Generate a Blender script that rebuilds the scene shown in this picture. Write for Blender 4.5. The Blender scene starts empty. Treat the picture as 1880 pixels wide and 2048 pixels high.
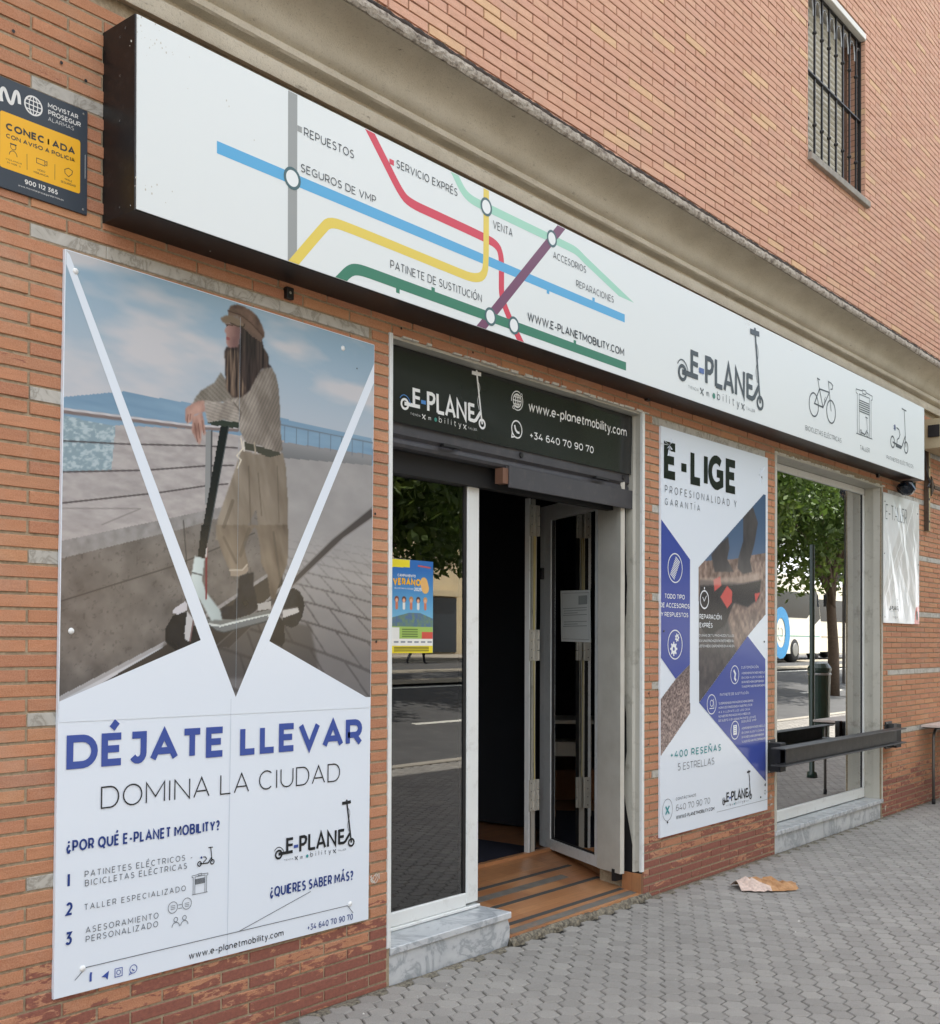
import bpy, math, random
import numpy as np
from mathutils import Vector, Matrix
from math import sin, cos, pi, radians
random.seed(7); rng = np.random.default_rng(7)
scene = bpy.context.scene
COL = scene.collection

# ------------------------------------------------------------------ camera, sky, sun, exposure
cam_d = bpy.data.cameras.new('camera'); cam = bpy.data.objects.new('camera', cam_d); COL.objects.link(cam); scene.camera = cam
cam_d.sensor_fit = 'HORIZONTAL'; cam_d.sensor_width = 36.0; cam_d.lens = 42.70
cam_d.shift_y = 0.1279; cam_d.clip_start = 0.05; cam_d.clip_end = 1500
_phi, _pit, _rol = radians(39.4346), radians(0.5), radians(0.19)
F0 = Vector((cos(_phi), sin(_phi), 0)); R0 = Vector((sin(_phi), -cos(_phi), 0)); U0 = Vector((0, 0, 1))
FW = F0 * cos(_pit) + U0 * sin(_pit); UP = U0 * cos(_pit) - F0 * sin(_pit)
RT = R0 * cos(_rol) + UP * sin(_rol); UP = UP * cos(_rol) - R0 * sin(_rol)
CAM = Vector((0, -3.36257, 1.5))
cam.matrix_world = Matrix(((RT.x, UP.x, -FW.x, CAM.x), (RT.y, UP.y, -FW.y, CAM.y), (RT.z, UP.z, -FW.z, CAM.z), (0, 0, 0, 1)))

SUN_EL, SUN_AZ = radians(57), radians(40)      # the sun stands behind the shop: azimuth measured from +y towards +x
w = bpy.data.worlds.new('World'); scene.world = w; w.use_nodes = True
nt = w.node_tree; N = nt.nodes; Lk = nt.links
bg = N['Background']; sky = N.new('ShaderNodeTexSky'); sky.sky_type = 'NISHITA'; sky.sun_disc = False
sky.sun_elevation = SUN_EL; sky.sun_rotation = SUN_AZ; sky.air_density = 1.2; sky.dust_density = 1.8
tc = N.new('ShaderNodeTexCoord'); mp = N.new('ShaderNodeMapping'); mp.inputs['Scale'].default_value = (1.6, 1.6, 4.0)
cl = N.new('ShaderNodeTexNoise'); cl.inputs['Scale'].default_value = 1.7; cl.inputs['Detail'].default_value = 7; cl.inputs['Roughness'].default_value = .55
cr = N.new('ShaderNodeValToRGB'); cr.color_ramp.elements[0].position = .38; cr.color_ramp.elements[1].position = .6
mx = N.new('ShaderNodeMix'); mx.data_type = 'RGBA'; mx.inputs[7].default_value = (11.5, 11.6, 12.0, 1)
Lk.new(tc.outputs['Generated'], mp.inputs[0]); Lk.new(mp.outputs[0], cl.inputs[0]); Lk.new(cl.outputs[0], cr.inputs[0])
Lk.new(cr.outputs[0], mx.inputs[0]); Lk.new(sky.outputs[0], mx.inputs[6]); Lk.new(mx.outputs[2], bg.inputs[0])
bg.inputs[1].default_value = 0.10
sd = bpy.data.lights.new('sun', 'SUN'); so = bpy.data.objects.new('sun', sd); COL.objects.link(so)
sd.energy = 4.2; sd.angle = radians(.53); sd.color = (1, .955, .88)
_sv = Vector((sin(SUN_AZ) * cos(SUN_EL), cos(SUN_AZ) * cos(SUN_EL), sin(SUN_EL)))
so.rotation_euler = (-_sv).to_track_quat('-Z', 'Y').to_euler(); so.location = (0, 30, 40)
scene.view_settings.view_transform = 'Standard'; scene.view_settings.look = 'None'
scene.view_settings.exposure = 1.5; scene.view_settings.gamma = 1; scene.view_settings.use_curve_mapping = False
try:
    scene.cycles.max_bounces = 8; scene.cycles.transparent_max_bounces = 12; scene.cycles.caustics_reflective = False; scene.cycles.caustics_refractive = False
except Exception: pass

# ------------------------------------------------------------------ materials
def lin(c):
    return tuple((x / 12.92 if x <= .04045 else ((x + .055) / 1.055) ** 2.4) for x in c)
def rgb(r, g, b): return lin((r / 255, g / 255, b / 255)) + (1,)
class NT:
    """small helper to write node trees"""
    def __init__(s, name):
        s.m = bpy.data.materials.new(name); s.m.use_nodes = True; s.t = s.m.node_tree; s.t.nodes.clear()
        s.out = s.n('ShaderNodeOutputMaterial'); s.b = s.n('ShaderNodeBsdfPrincipled'); s.l(s.b.outputs[0], s.out.inputs[0])
    def n(s, typ, **k):
        x = s.t.nodes.new(typ)
        for a, v in k.items(): setattr(x, a, v)
        return x
    def l(s, a, b): s.t.links.new(a, b)
    def set(s, **k):
        for a, v in k.items():
            a = a.replace('_', ' ')
            i = s.b.inputs[a]
            if hasattr(v, 'links') or hasattr(v, 'is_linked'): s.l(v, i)
            else: i.default_value = v
    def noise(s, scale, detail=4, rough=.55, vec=None, dist=0):
        x = s.n('ShaderNodeTexNoise'); x.inputs['Scale'].default_value = scale; x.inputs['Detail'].default_value = detail
        x.inputs['Roughness'].default_value = rough; x.inputs['Distortion'].default_value = dist
        if vec is None: vec = s.geo()
        s.l(vec, x.inputs['Vector']); return x.outputs[0]
    def geo(s):
        if not hasattr(s, '_g'): s._g = s.n('ShaderNodeNewGeometry').outputs['Position']
        return s._g
    def obj(s):
        return s.n('ShaderNodeTexCoord').outputs['Object']
    def map(s, vec, scale=(1, 1, 1), rot=(0, 0, 0)):
        x = s.n('ShaderNodeMapping'); x.inputs['Scale'].default_value = scale; x.inputs['Rotation'].default_value = rot; s.l(vec, x.inputs[0]); return x.outputs[0]
    def ramp(s, fac, stops):
        x = s.n('ShaderNodeValToRGB'); e = x.color_ramp.elements
        while len(e) < len(stops): e.new(.5)
        for i, (p, c) in enumerate(stops):
            e[i].position = p; e[i].color = c if not isinstance(c, (int, float)) else (c, c, c, 1)
        s.l(fac, x.inputs[0]); return x.outputs[0]
    def mix(s, f, a, b, mode='MIX'):
        x = s.n('ShaderNodeMix', data_type='RGBA', blend_type=mode)
        for v, i in ((f, 0), (a, 6), (b, 7)):
            if hasattr(v, 'is_linked'): s.l(v, x.inputs[i])
            else: x.inputs[i].default_value = v
        return x.outputs[2]
    def math(s, op, a, b=None, c=None):
        x = s.n('ShaderNodeMath', operation=op)
        for v, i in ((a, 0), (b, 1), (c, 2)):
            if v is None: continue
            if hasattr(v, 'is_linked'): s.l(v, x.inputs[i])
            else: x.inputs[i].default_value = v
        return x.outputs[0]
    def sep(s, vec):
        x = s.n('ShaderNodeSeparateXYZ'); s.l(vec, x.inputs[0]); return x.outputs
    def bump(s, h, strength=.3, dist=.002):
        x = s.n('ShaderNodeBump'); x.inputs['Strength'].default_value = strength; x.inputs['Distance'].default_value = dist
        s.l(h, x.inputs['Height']); s.l(x.outputs[0], s.b.inputs['Normal']); return x
M = {}
def plain(name, col, rough=.6, metal=0, var=.12, scale=9, bump=0, bscale=300, coat=0, dirt=None):
    t = NT(name); n = t.noise(scale, 5, .6)
    c2 = tuple(min(1, max(0, x * (1 - var))) for x in col[:3]) + (1,); c1 = tuple(min(1, x * (1 + var * .7)) for x in col[:3]) + (1,)
    c = t.ramp(n, [(.3, c2), (.7, c1)])
    if dirt:
        c = t.mix(t.ramp(t.noise(dirt[1], 6, .7), [(.55, 0), (.75, dirt[2])]), c, dirt[0])
    t.set(Base_Color=c, Roughness=rough, Metallic=metal)
    if coat: t.set(Coat_Weight=coat, Coat_Roughness=.06)
    if bump: t.bump(t.noise(bscale, 3), bump, .001)
    M[name] = t.m; return t.m

# bricks: every brick has its own random value (a face attribute in joined meshes, the object's own random otherwise)
def brick_mat(name, cols, lowcols=None, rough=.85):
    t = NT(name)
    at = t.n('ShaderNodeAttribute', attribute_name='rnd'); oi = t.n('ShaderNodeObjectInfo')
    r = t.math('FRACT', t.math('ADD', at.outputs['Fac'], t.math('MULTIPLY', oi.outputs['Random'], 7.31)))
    pos = t.geo(); base = t.ramp(r, cols)
    n1 = t.noise(26, 5, .6, t.map(pos, (.5, 1, 2.2)))
    base = t.mix(t.ramp(n1, [(.35, 0), (.75, .55)]), base, t.mix(1, base, (.72, .66, .62, 1), 'MULTIPLY'))
    n2 = t.noise(3.2, 6, .65)
    base = t.mix(t.ramp(n2, [(.52, 0), (.75, .35)]), base, (.50, .36, .27, 1))
    fine = t.noise(240, 3, .6)
    base = t.mix(.16, base, t.ramp(fine, [(.3, (.2, .1, .07, 1)), (.7, (.9, .62, .45, 1))]))
    base = t.mix(t.ramp(t.noise(55, 2, .5), [(.72, 0), (.76, .5)]), base, (.13, .07, .05, 1))
    if lowcols:
        z = t.sep(pos)[2]
        worn = t.noise(19, 6, .68, t.map(pos, (.6, 1, 1.9)), .6)
        hz = t.n('ShaderNodeMapRange'); hz.inputs[1].default_value = .15; hz.inputs[2].default_value = .62; hz.inputs[3].default_value = .13; hz.inputs[4].default_value = -.25
        t.l(z, hz.inputs[0])
        f = t.ramp(t.math('ADD', t.math('ADD', worn, hz.outputs[0]), t.math('MULTIPLY', t.math('SUBTRACT', r, .5), .22)), [(.49, 0), (.53, 1)])
        dk = t.mix(t.ramp(t.noise(60, 4, .7), [(.35, 0), (.7, 1)]), lowcols[0], lowcols[1])
        base = t.mix(f, base, dk)
        pl = t.math('ADD', t.noise(7, 6, .7, t.map(pos, (.7, 1, 2.4))), t.math('MULTIPLY', z, -.55))
        base = t.mix(t.ramp(pl, [(.585, 0), (.60, .8)]), base, (.42, .40, .36, 1))
    t.set(Base_Color=base, Roughness=rough)
    t.bump(t.math('ADD', fine, t.math('MULTIPLY', n1, 2)), .5, .0016)
    M[name] = t.m
brick_mat('brick', [(0, rgb(172, 114, 82)), (.2, rgb(182, 124, 86)), (.45, rgb(190, 130, 92)), (.65, rgb(178, 120, 88)), (.85, rgb(192, 138, 96)), (1, rgb(166, 110, 82))],
          (rgb(126, 78, 66), rgb(146, 92, 76)))
brick_mat('brick_upper', [(0, rgb(206, 156, 130)), (.35, rgb(214, 166, 140)), (.6, rgb(209, 160, 137)), (.93, rgb(217, 172, 143)), (.96, rgb(222, 184, 142)), (1, rgb(222, 184, 142))])  # paler copy of the brick: stronger skylight higher up is put into its colour
t = NT('mortar'); t.set(Base_Color=t.ramp(t.noise(60, 5, .7), [(.3, rgb(134, 120, 98)), (.7, rgb(176, 160, 134))]), Roughness=.95); t.bump(t.noise(300, 3), .6, .002); M['mortar'] = t.m
t = NT('mortar_upper'); t.set(Base_Color=t.ramp(t.noise(60, 5, .7), [(.3, rgb(112, 86, 72)), (.7, rgb(150, 122, 102))]), Roughness=.95); M['mortar_upper'] = t.m
# weathered concrete cornice
t = NT('cornice_render'); p = t.geo()
c = t.ramp(t.noise(5, 6, .6, t.map(p, (.6, 1, 1))), [(.3, rgb(186, 177, 158)), (.7, rgb(208, 200, 182))])
c = t.mix(t.ramp(t.noise(120, 4, .75), [(.56, 0), (.66, .5)]), c, rgb(140, 130, 114))
c = t.mix(t.ramp(t.noise(18, 7, .75, t.map(p, (.5, 1, 1.6))), [(.62, 0), (.72, .7)]), c, rgb(84, 76, 64))
t.set(Base_Color=c, Roughness=.93); t.bump(t.noise(170, 4, .7), .7, .003); M['cornice_render'] = t.m
t = NT('cornice_lip'); c = t.ramp(t.noise(26, 7, .75), [(.34, rgb(98, 88, 78)), (.48, rgb(166, 156, 142)), (.66, rgb(200, 192, 178))]); t.set(Base_Color=c, Roughness=.95); t.bump(t.noise(60, 6, .75), 1, .01); M['cornice_lip'] = t.m
t = NT('mossy_edge'); c = t.ramp(t.noise(30, 6, .7), [(.35, rgb(34, 28, 24)), (.6, rgb(62, 50, 42)), (.75, rgb(84, 84, 54))]); t.set(Base_Color=c, Roughness=.95); t.bump(t.noise(70, 5), .8, .008); M['mossy_edge'] = t.m
# marble
def marble(name, a, b, v, sc=5):
    t = NT(name); p = t.geo()
    n = t.noise(sc, 8, .65, t.map(p, (1.2, 1, 1), (0, radians(35), 0)), 1.4)
    c = t.ramp(n, [(.32, a), (.5, b), (.56, v), (.62, b), (.8, a)])
    c = t.mix(t.ramp(t.noise(2.2, 5, .6), [(.5, 0), (.8, .45)]), c, v)
    c = t.mix(t.ramp(t.noise(45, 5, .75), [(.66, 0), (.74, .5)]), c, rgb(120, 114, 104))
    t.set(Base_Color=c, Roughness=.28); t.bump(t.noise(60, 4), .15, .001); M[name] = t.m
marble('marble', rgb(204, 208, 208), rgb(190, 194, 196), rgb(150, 156, 160))
marble('marble_band', rgb(190, 188, 180), rgb(178, 175, 166), rgb(146, 142, 132), 9); M['marble_band'].node_tree.nodes['Principled BSDF'].inputs['Roughness'].default_value = .6
# painted metals, plastics
plain('white_aluminium', rgb(224, 228, 226), .32, 0, .05, 3, coat=.1, dirt=(rgb(150, 146, 136), 14, .35))
plain('cream_metal', rgb(190, 188, 176), .5, 0, .08, 3, .25, 60, dirt=(rgb(112, 104, 90), 10, .6))
t = NT('ribbed_aluminium'); p = t.obj(); x = t.sep(p)[0]; s_ = t.math('SINE', t.math('MULTIPLY', x, 300))
t.set(Base_Color=t.mix(t.ramp(t.noise(5, 5, .6), [(.4, 0), (.8, .6)]), rgb(196, 194, 184), rgb(164, 160, 148)), Roughness=.5); t.bump(t.ramp(s_, [(.75, 0), (.95, 1)]), .8, .002); M['ribbed_aluminium'] = t.m
plain('black_box_metal', rgb(18, 19, 22), .42, 0, .2, 6, .2, 80, dirt=(rgb(78, 76, 74), 22, .3))
plain('shutter_metal', rgb(64, 64, 68), .5, 0, .16, 8, .3, 70, dirt=(rgb(98, 94, 90), 16, .45))
plain('steel_dark', rgb(62, 62, 62), .5, .25, .3, 14, .4, 160, dirt=(rgb(104, 98, 90), 24, .6))
plain('black_rubber', rgb(22, 22, 24), .6, 0, .2, 20)
plain('black_gap', rgb(14, 14, 15), .7, 0, .1, 20)
plain('screw_white', rgb(232, 234, 232), .3)
plain('screw_dark', rgb(60, 60, 62), .35, .6)
plain('zinc', rgb(150, 150, 146), .38, .7, .15, 20)
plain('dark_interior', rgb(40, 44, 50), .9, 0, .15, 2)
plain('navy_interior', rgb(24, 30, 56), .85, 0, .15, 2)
plain('grey_panel', rgb(104, 108, 108), .7, 0, .05, 3)
plain('dark_green', rgb(30, 56, 46), .35, 0, .15, 10, coat=.3)
plain('beige_box', rgb(176, 164, 134), .55, 0, .08, 5, dirt=(rgb(122, 108, 84), 8, .5))
plain('rust_bracket', rgb(90, 76, 62), .75, .2, .3, 30)
plain('yellow_bracket', rgb(176, 160, 116), .6, 0, .2, 20, dirt=(rgb(80, 66, 50), 30, .8))
plain('pink_plastic', rgb(214, 98, 122), .35, 0, .06, 6, coat=.4)
plain('red_plastic', rgb(190, 44, 52), .35, 0, .06, 6)
plain('charcoal_plastic', rgb(52, 54, 60), .45, 0, .1, 6)
plain('dark_mat', rgb(20, 22, 40), .95, 0, .25, 60, .5, 600)
plain('table_top', rgb(206, 196, 188), .35, 0, .08, 6)
plain('grey_steel_tube', rgb(104, 102, 98), .4, .5, .12, 10)
plain('grip_strip', rgb(64, 66, 64), .9, 0, .15, 60, .6, 900)
plain('faded_strip', rgb(106, 102, 94), .9, 0, .25, 14, .4, 600, dirt=(rgb(150, 108, 78), 12, .7))
plain('asphalt', rgb(86, 86, 86), .92, 0, .14, 1.5, .5, 160, dirt=(rgb(112, 110, 106), 3, .5))
plain('kerb_stone', rgb(164, 158, 146), .85, 0, .12, 8, .4, 120)
plain('road_paint', rgb(222, 220, 210), .7, 0, .12, 30)
plain('far_paving', rgb(166, 158, 144), .88, 0, .12, 3)
plain('gravel', rgb(156, 148, 132), .95, 0, .35, 60, .9, 60)
plain('bark', rgb(92, 78, 64), .9, 0, .25, 20, .8, 60)
plain('cable_yellow', rgb(206, 192, 128), .5, 0, .06, 20)
plain('cable_black', rgb(26, 24, 24), .5)
plain('white_paper', rgb(214, 218, 214), .75, 0, .04, 4)
plain('paper_print', rgb(150, 156, 152), .8)
plain('bus_white', rgb(228, 224, 208), .3, 0, .04, 1, coat=.5)
plain('bus_cream', rgb(214, 206, 182), .3, 0, .04, 1, coat=.5)
plain('bus_glass', rgb(22, 30, 40), .08, 0, .1, 1)
plain('teal_paint', rgb(40, 150, 140), .4)
plain('blue_paint', rgb(50, 140, 196), .4)
plain('skin', rgb(196, 148, 122), .55)
plain('dark_cloth', rgb(34, 36, 46), .85)
plain('light_cloth', rgb(170, 168, 160), .85)
plain('hair_dark', rgb(40, 30, 24), .8)
plain('render_cream', rgb(214, 196, 160), .9, 0, .08, .6)
plain('render_ochre', rgb(196, 160, 118), .9, 0, .08, .6)
plain('render_pink', rgb(206, 172, 156), .9, 0, .08, .6)
plain('house_glass', rgb(46, 54, 60), .15)
plain('sign_back', rgb(66, 62, 58), .5)
plain('maroon_board', rgb(58, 34, 32), .4)
plain('shutter_slat', rgb(196, 190, 172), .6, 0, .08, 6)
plain('window_brown', rgb(112, 80, 62), .6)
plain('lintel_white', rgb(226, 224, 216), .6, 0, .06, 8)
plain('sill_stone', rgb(150, 144, 134), .85, 0, .2, 14, .5, 90)
plain('paint_flake', rgb(206, 204, 194), .8)
plain('crumb', rgb(226, 224, 216), .8)
plain('amber', rgb(240, 150, 40), .4)
def glass(name, tint=(.86, .9, .88, 1), refl=2.1):
    t = NT(name); t.t.nodes.remove(t.b)
    fr = t.n('ShaderNodeFresnel'); fr.inputs[0].default_value = 1.52
    gl = t.n('ShaderNodeBsdfGlossy'); gl.inputs['Roughness'].default_value = .0; gl.inputs['Color'].default_value = (1, 1, 1, 1)
    tr = t.n('ShaderNodeBsdfTransparent'); tr.inputs[0].default_value = tint
    f = t.math('MINIMUM', t.math('MULTIPLY', fr.outputs[0], refl), 1.0)
    m = t.n('ShaderNodeMixShader'); t.l(f, m.inputs[0]); t.l(tr.outputs[0], m.inputs[1]); t.l(gl.outputs[0], m.inputs[2]); t.l(m.outputs[0], t.out.inputs[0])
    M[name] = t.m
glass('clear_glass', refl=3.2); glass('tinted_glass', (.6, .65, .63, 1), 4.2)
# printed inks: glossy laminate on posters
def ink(name, col, rough=.16, wob=.06, spec=.5):
    t = NT(name); t.set(Base_Color=col, Roughness=rough); t.b.inputs['Specular IOR Level'].default_value = spec
    if wob: t.bump(t.noise(2.3, 3, .5, t.obj()), wob, .02)
    M[name] = t.m
LAMW = rgb(224, 233, 242)
ink('laminate_white', LAMW); ink('ink_blue', rgb(62, 84, 158)); ink('ink_navy', rgb(38, 62, 128)); ink('ink_black', rgb(28, 32, 36)); ink('ink_grey', rgb(96, 102, 108))
ink('ink_royal', rgb(66, 82, 158)); ink('ink_white', rgb(226, 232, 236)); ink('ink_teal', rgb(60, 146, 150)); ink('ink_seam', rgb(160, 176, 190))
ink('sign_face', rgb(220, 226, 225), .34, .03, .35)
for nm, c in dict(s_grey=(150, 154, 152), s_blue=(92, 168, 212), s_red=(204, 70, 88), s_yellow=(222, 200, 92), s_lgreen=(158, 208, 186), s_purple=(116, 74, 100), s_dgreen=(62, 124, 100), s_ring=(76, 104, 108),
                  s_text=(58, 64, 70), s_logo=(66, 74, 78), s_dash=(80, 104, 158), s_white=(226, 231, 230), s_teal=(66, 128, 110), s_navy=(62, 76, 120)).items():
    ink(nm, rgb(*c), .34, .03, .35)
ink('vinyl_black', rgb(40, 42, 42), .3, .5, .6); ink('vinyl_white', rgb(232, 234, 232), .35, .2); ink('vinyl_blue', rgb(70, 130, 196), .35, .2); ink('vinyl_teal', rgb(50, 130, 120), .35, .2)
ink('alarm_black', rgb(54, 62, 72), .35, .1, .5); ink('alarm_yellow', rgb(236, 178, 36), .35, .1, .5); ink('alarm_white', rgb(224, 224, 220), .35, .1); ink('alarm_ink', rgb(44, 50, 52), .35, .1)
def photo_mat(name, rough=.14, wob=.06):
    t = NT(name); a = t.n('ShaderNodeAttribute', attribute_name='Col'); t.set(Base_Color=a.outputs['Color'], Roughness=rough)
    if wob: t.bump(t.noise(2.3, 3, .5, t.obj()), wob, .02)
    M[name] = t.m
photo_mat('photo_laminate'); photo_mat('photo_paper', .35, 0); photo_mat('photo_vinyl', .2, .25)
# pavers
t = NT('paver'); at = t.n('ShaderNodeAttribute', attribute_name='rnd'); oi = t.n('ShaderNodeObjectInfo')
r = t.math('FRACT', t.math('ADD', at.outputs['Fac'], t.math('MULTIPLY', oi.outputs['Random'], 5.7)))
c = t.ramp(r, [(0, rgb(134, 130, 123)), (.5, rgb(146, 142, 135)), (1, rgb(156, 152, 144))])
c = t.mix(t.ramp(t.noise(1.3, 6, .65), [(.4, 0), (.75, .6)]), c, rgb(118, 114, 108))
c = t.mix(.25, c, t.ramp(t.noise(260, 4, .7), [(.35, rgb(90, 88, 84)), (.65, rgb(186, 184, 178))]))
c = t.mix(t.ramp(t.noise(13, 7, .75), [(.66, 0), (.74, .45)]), c, rgb(172, 168, 156))
t.set(Base_Color=c, Roughness=.9); t.bump(t.noise(220, 4, .7), .5, .002); M['paver'] = t.m
t = NT('joint_sand'); t.set(Base_Color=t.ramp(t.noise(40, 6, .75), [(.46, rgb(34, 32, 29)), (.6, rgb(62, 58, 52)), (.68, rgb(176, 172, 160))]), Roughness=.97); M['joint_sand'] = t.m
# wood-look entrance tiles
t = NT('entrance_tile'); at = t.n('ShaderNodeAttribute', attribute_name='rnd'); oi = t.n('ShaderNodeObjectInfo')
r = t.math('FRACT', t.math('ADD', at.outputs['Fac'], t.math('MULTIPLY', oi.outputs['Random'], 3.3)))
pl = t.n('ShaderNodeTexBrick'); pl.inputs['Scale'].default_value = 1; pl.inputs['Brick Width'].default_value = .33; pl.inputs['Row Height'].default_value = .062; pl.inputs['Mortar Size'].default_value = .0012
pl.inputs['Color1'].default_value = rgb(160, 108, 72); pl.inputs['Color2'].default_value = rgb(190, 136, 92); pl.inputs['Mortar'].default_value = rgb(110, 70, 46); t.l(t.geo(), pl.inputs[0])
g = t.noise(9, 6, .6, t.map(t.geo(), (.8, 9, 1)), .4)
c = t.mix(t.ramp(g, [(.3, 0), (.75, .6)]), pl.outputs[0], rgb(128, 80, 52)); c = t.mix(t.math('MULTIPLY', r, .35), c, rgb(206, 156, 110))
c = t.mix(t.ramp(t.noise(4, 6, .7), [(.55, 0), (.8, .5)]), c, rgb(110, 92, 74))
t.set(Base_Color=c, Roughness=.3); M['entrance_tile'] = t.m
t = NT('rough_concrete'); t.set(Base_Color=t.ramp(t.noise(50, 7, .75), [(.36, rgb(58, 54, 48)), (.5, rgb(120, 114, 100)), (.68, rgb(160, 150, 128))]), Roughness=.97); t.bump(t.noise(60, 6, .75), 1, .01); M['rough_concrete'] = t.m
t = NT('leaf_green'); oi = t.n('ShaderNodeAttribute', attribute_name='rnd')
c = t.ramp(oi.outputs['Fac'], [(0, (.045, .085, .016, 1)), (.5, (.09, .15, .026, 1)), (1, (.19, .26, .05, 1))])
t.set(Base_Color=c, Roughness=.5); tl = t.n('ShaderNodeBsdfTranslucent'); t.l(c, tl.inputs[0]); ms = t.n('ShaderNodeMixShader'); ms.inputs[0].default_value = .35
t.l(t.b.outputs[0], ms.inputs[1]); t.l(tl.outputs[0], ms.inputs[2]); t.l(ms.outputs[0], t.out.inputs[0]); M['leaf_green'] = t.m
t = NT('kraft_paper'); c = t.ramp(t.noise(14, 6, .7), [(.3, rgb(146, 104, 66)), (.6, rgb(184, 140, 96)), (.8, rgb(200, 170, 136))]); t.set(Base_Color=c, Roughness=.8); t.bump(t.noise(120, 5), .4, .002); M['kraft_paper'] = t.m
plain('kraft_printed', rgb(206, 184, 170), .75, 0, .25, 60)

# ------------------------------------------------------------------ mesh helpers
def setp(o, label=None, cat=None, group=None, kind=None):
    if label: o['label'] = label
    if cat: o['category'] = cat
    if group: o['group'] = group
    if kind: o['kind'] = kind
    return o
def thing(name, label, cat, loc=(0, 0, 0), rot=(0, 0, 0), group=None):
    o = bpy.data.objects.new(name, None); COL.objects.link(o); o.location = loc; o.rotation_euler = rot; o.empty_display_size = .1
    return setp(o, label, cat, group)
class MB:
    def __init__(s): s.v = []; s.f = []; s.m = []; s.mats = []; s.r = []; s.cur = 0.0
    def mi(s, m):
        if m not in s.mats: s.mats.append(m)
        return s.mats.index(m)
    def add(s, vs, fs, m):
        b = len(s.v); s.v.extend(vs); i = s.mi(m)
        for f in fs: s.f.append([b + k for k in f]); s.m.append(i); s.r.append(s.cur)
    def box(s, x0, x1, y0, y1, z0, z1, m, skip=''):
        v = [(x0, y0, z0), (x1, y0, z0), (x1, y1, z0), (x0, y1, z0), (x0, y0, z1), (x1, y0, z1), (x1, y1, z1), (x0, y1, z1)]
        s.add(v, [(3, 2, 1, 0), (4, 5, 6, 7), (0, 1, 5, 4), (1, 2, 6, 5), (2, 3, 7, 6), (3, 0, 4, 7)], m)
    def bbox(s, x0, x1, y0, y1, z0, z1, m, b=.003):
        """box whose front (-y) edges are chamfered"""
        v = [(x0 + b, y0, z0 + b), (x1 - b, y0, z0 + b), (x1 - b, y0, z1 - b), (x0 + b, y0, z1 - b), (x0, y0 + b, z0), (x1, y0 + b, z0), (x1, y0 + b, z1), (x0, y0 + b, z1), (x0, y1, z0), (x1, y1, z0), (x1, y1, z1), (x0, y1, z1)]
        s.add(v, [(0, 1, 2, 3), (0, 4, 5, 1), (1, 5, 6, 2), (2, 6, 7, 3), (3, 7, 4, 0), (4, 8, 9, 5), (5, 9, 10, 6), (6, 10, 11, 7), (7, 11, 8, 4), (11, 10, 9, 8)], m)
    def obox(s, a, b, w, h, m, up=(0, 0, 1)):
        """bar with rectangular section from point a to b"""
        a = Vector(a); b = Vector(b); d = (b - a).normalized(); u = Vector(up); sd_ = d.cross(u)
        if sd_.length < 1e-4: sd_ = d.cross(Vector((1, 0, 0)))
        sd_.normalize(); u = sd_.cross(d); p = []
        for c in (a, b):
            for i, j in ((-1, -1), (1, -1), (1, 1), (-1, 1)): p.append(tuple(c + sd_ * (i * w / 2) + u * (j * h / 2)))
        s.add(p, [(0, 1, 2, 3), (7, 6, 5, 4), (0, 4, 5, 1), (1, 5, 6, 2), (2, 6, 7, 3), (3, 7, 4, 0)], m)
    def tube(s, pts, r, m, n=8, caps=True, closed=False):
        pts = [Vector(p) for p in pts]; k = len(pts); rr = r if isinstance(r, (list, tuple)) else [r] * k; vs = []; fs = []; ref = None
        for i, p in enumerate(pts):
            if closed: d = pts[(i + 1) % k] - pts[i - 1]
            else: d = pts[min(i + 1, k - 1)] - pts[max(i - 1, 0)]
            d.normalize()
            if ref is None: ref = Vector((0, 0, 1)) if abs(d.z) < .9 else Vector((1, 0, 0))
            a = d.cross(ref); a = a.normalized() if a.length > 1e-5 else Vector((1, 0, 0)); b = a.cross(d); ref = b
            for j in range(n):
                t_ = 2 * pi * j / n; vs.append(tuple(p + (a * cos(t_) + b * sin(t_)) * rr[i]))
        for i in range(k if closed else k - 1):
            i2 = (i + 1) % k
            for j in range(n):
                j2 = (j + 1) % n; fs.append((i * n + j, i * n + j2, i2 * n + j2, i2 * n + j))
        if caps and not closed: fs.append(tuple(range(n))[::-1]); fs.append(tuple(range((k - 1) * n, k * n)))
        s.add(vs, fs, m)
    def lathe(s, prof, m, c=(0, 0, 0), n=20, axis='z'):
        vs = []; fs = []
        for r, z in prof:
            for j in range(n):
                t_ = 2 * pi * j / n
                q = (r * cos(t_), r * sin(t_), z)
                if axis == 'y': q = (q[0], q[2], q[1])
                if axis == 'x': q = (q[2], q[0], q[1])
                vs.append((q[0] + c[0], q[1] + c[1], q[2] + c[2]))
        for i in range(len(prof) - 1):
            for j in range(n):
                j2 = (j + 1) % n; fs.append((i * n + j, i * n + j2, (i + 1) * n + j2, (i + 1) * n + j))
        s.add(vs, fs, m)
    def prism(s, poly, y0, y1, m):
        """xz polygon (counter-clockwise seen from -y) extruded from y0 (front) to y1"""
        k = len(poly); v = [(x, y0, z) for x, z in poly] + [(x, y1, z) for x, z in poly]
        s.add(v, [tuple(range(k)), tuple(range(2 * k - 1, k - 1, -1))] + [(i, k + i, k + (i + 1) % k, (i + 1) % k) for i in range(k)], m)
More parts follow.
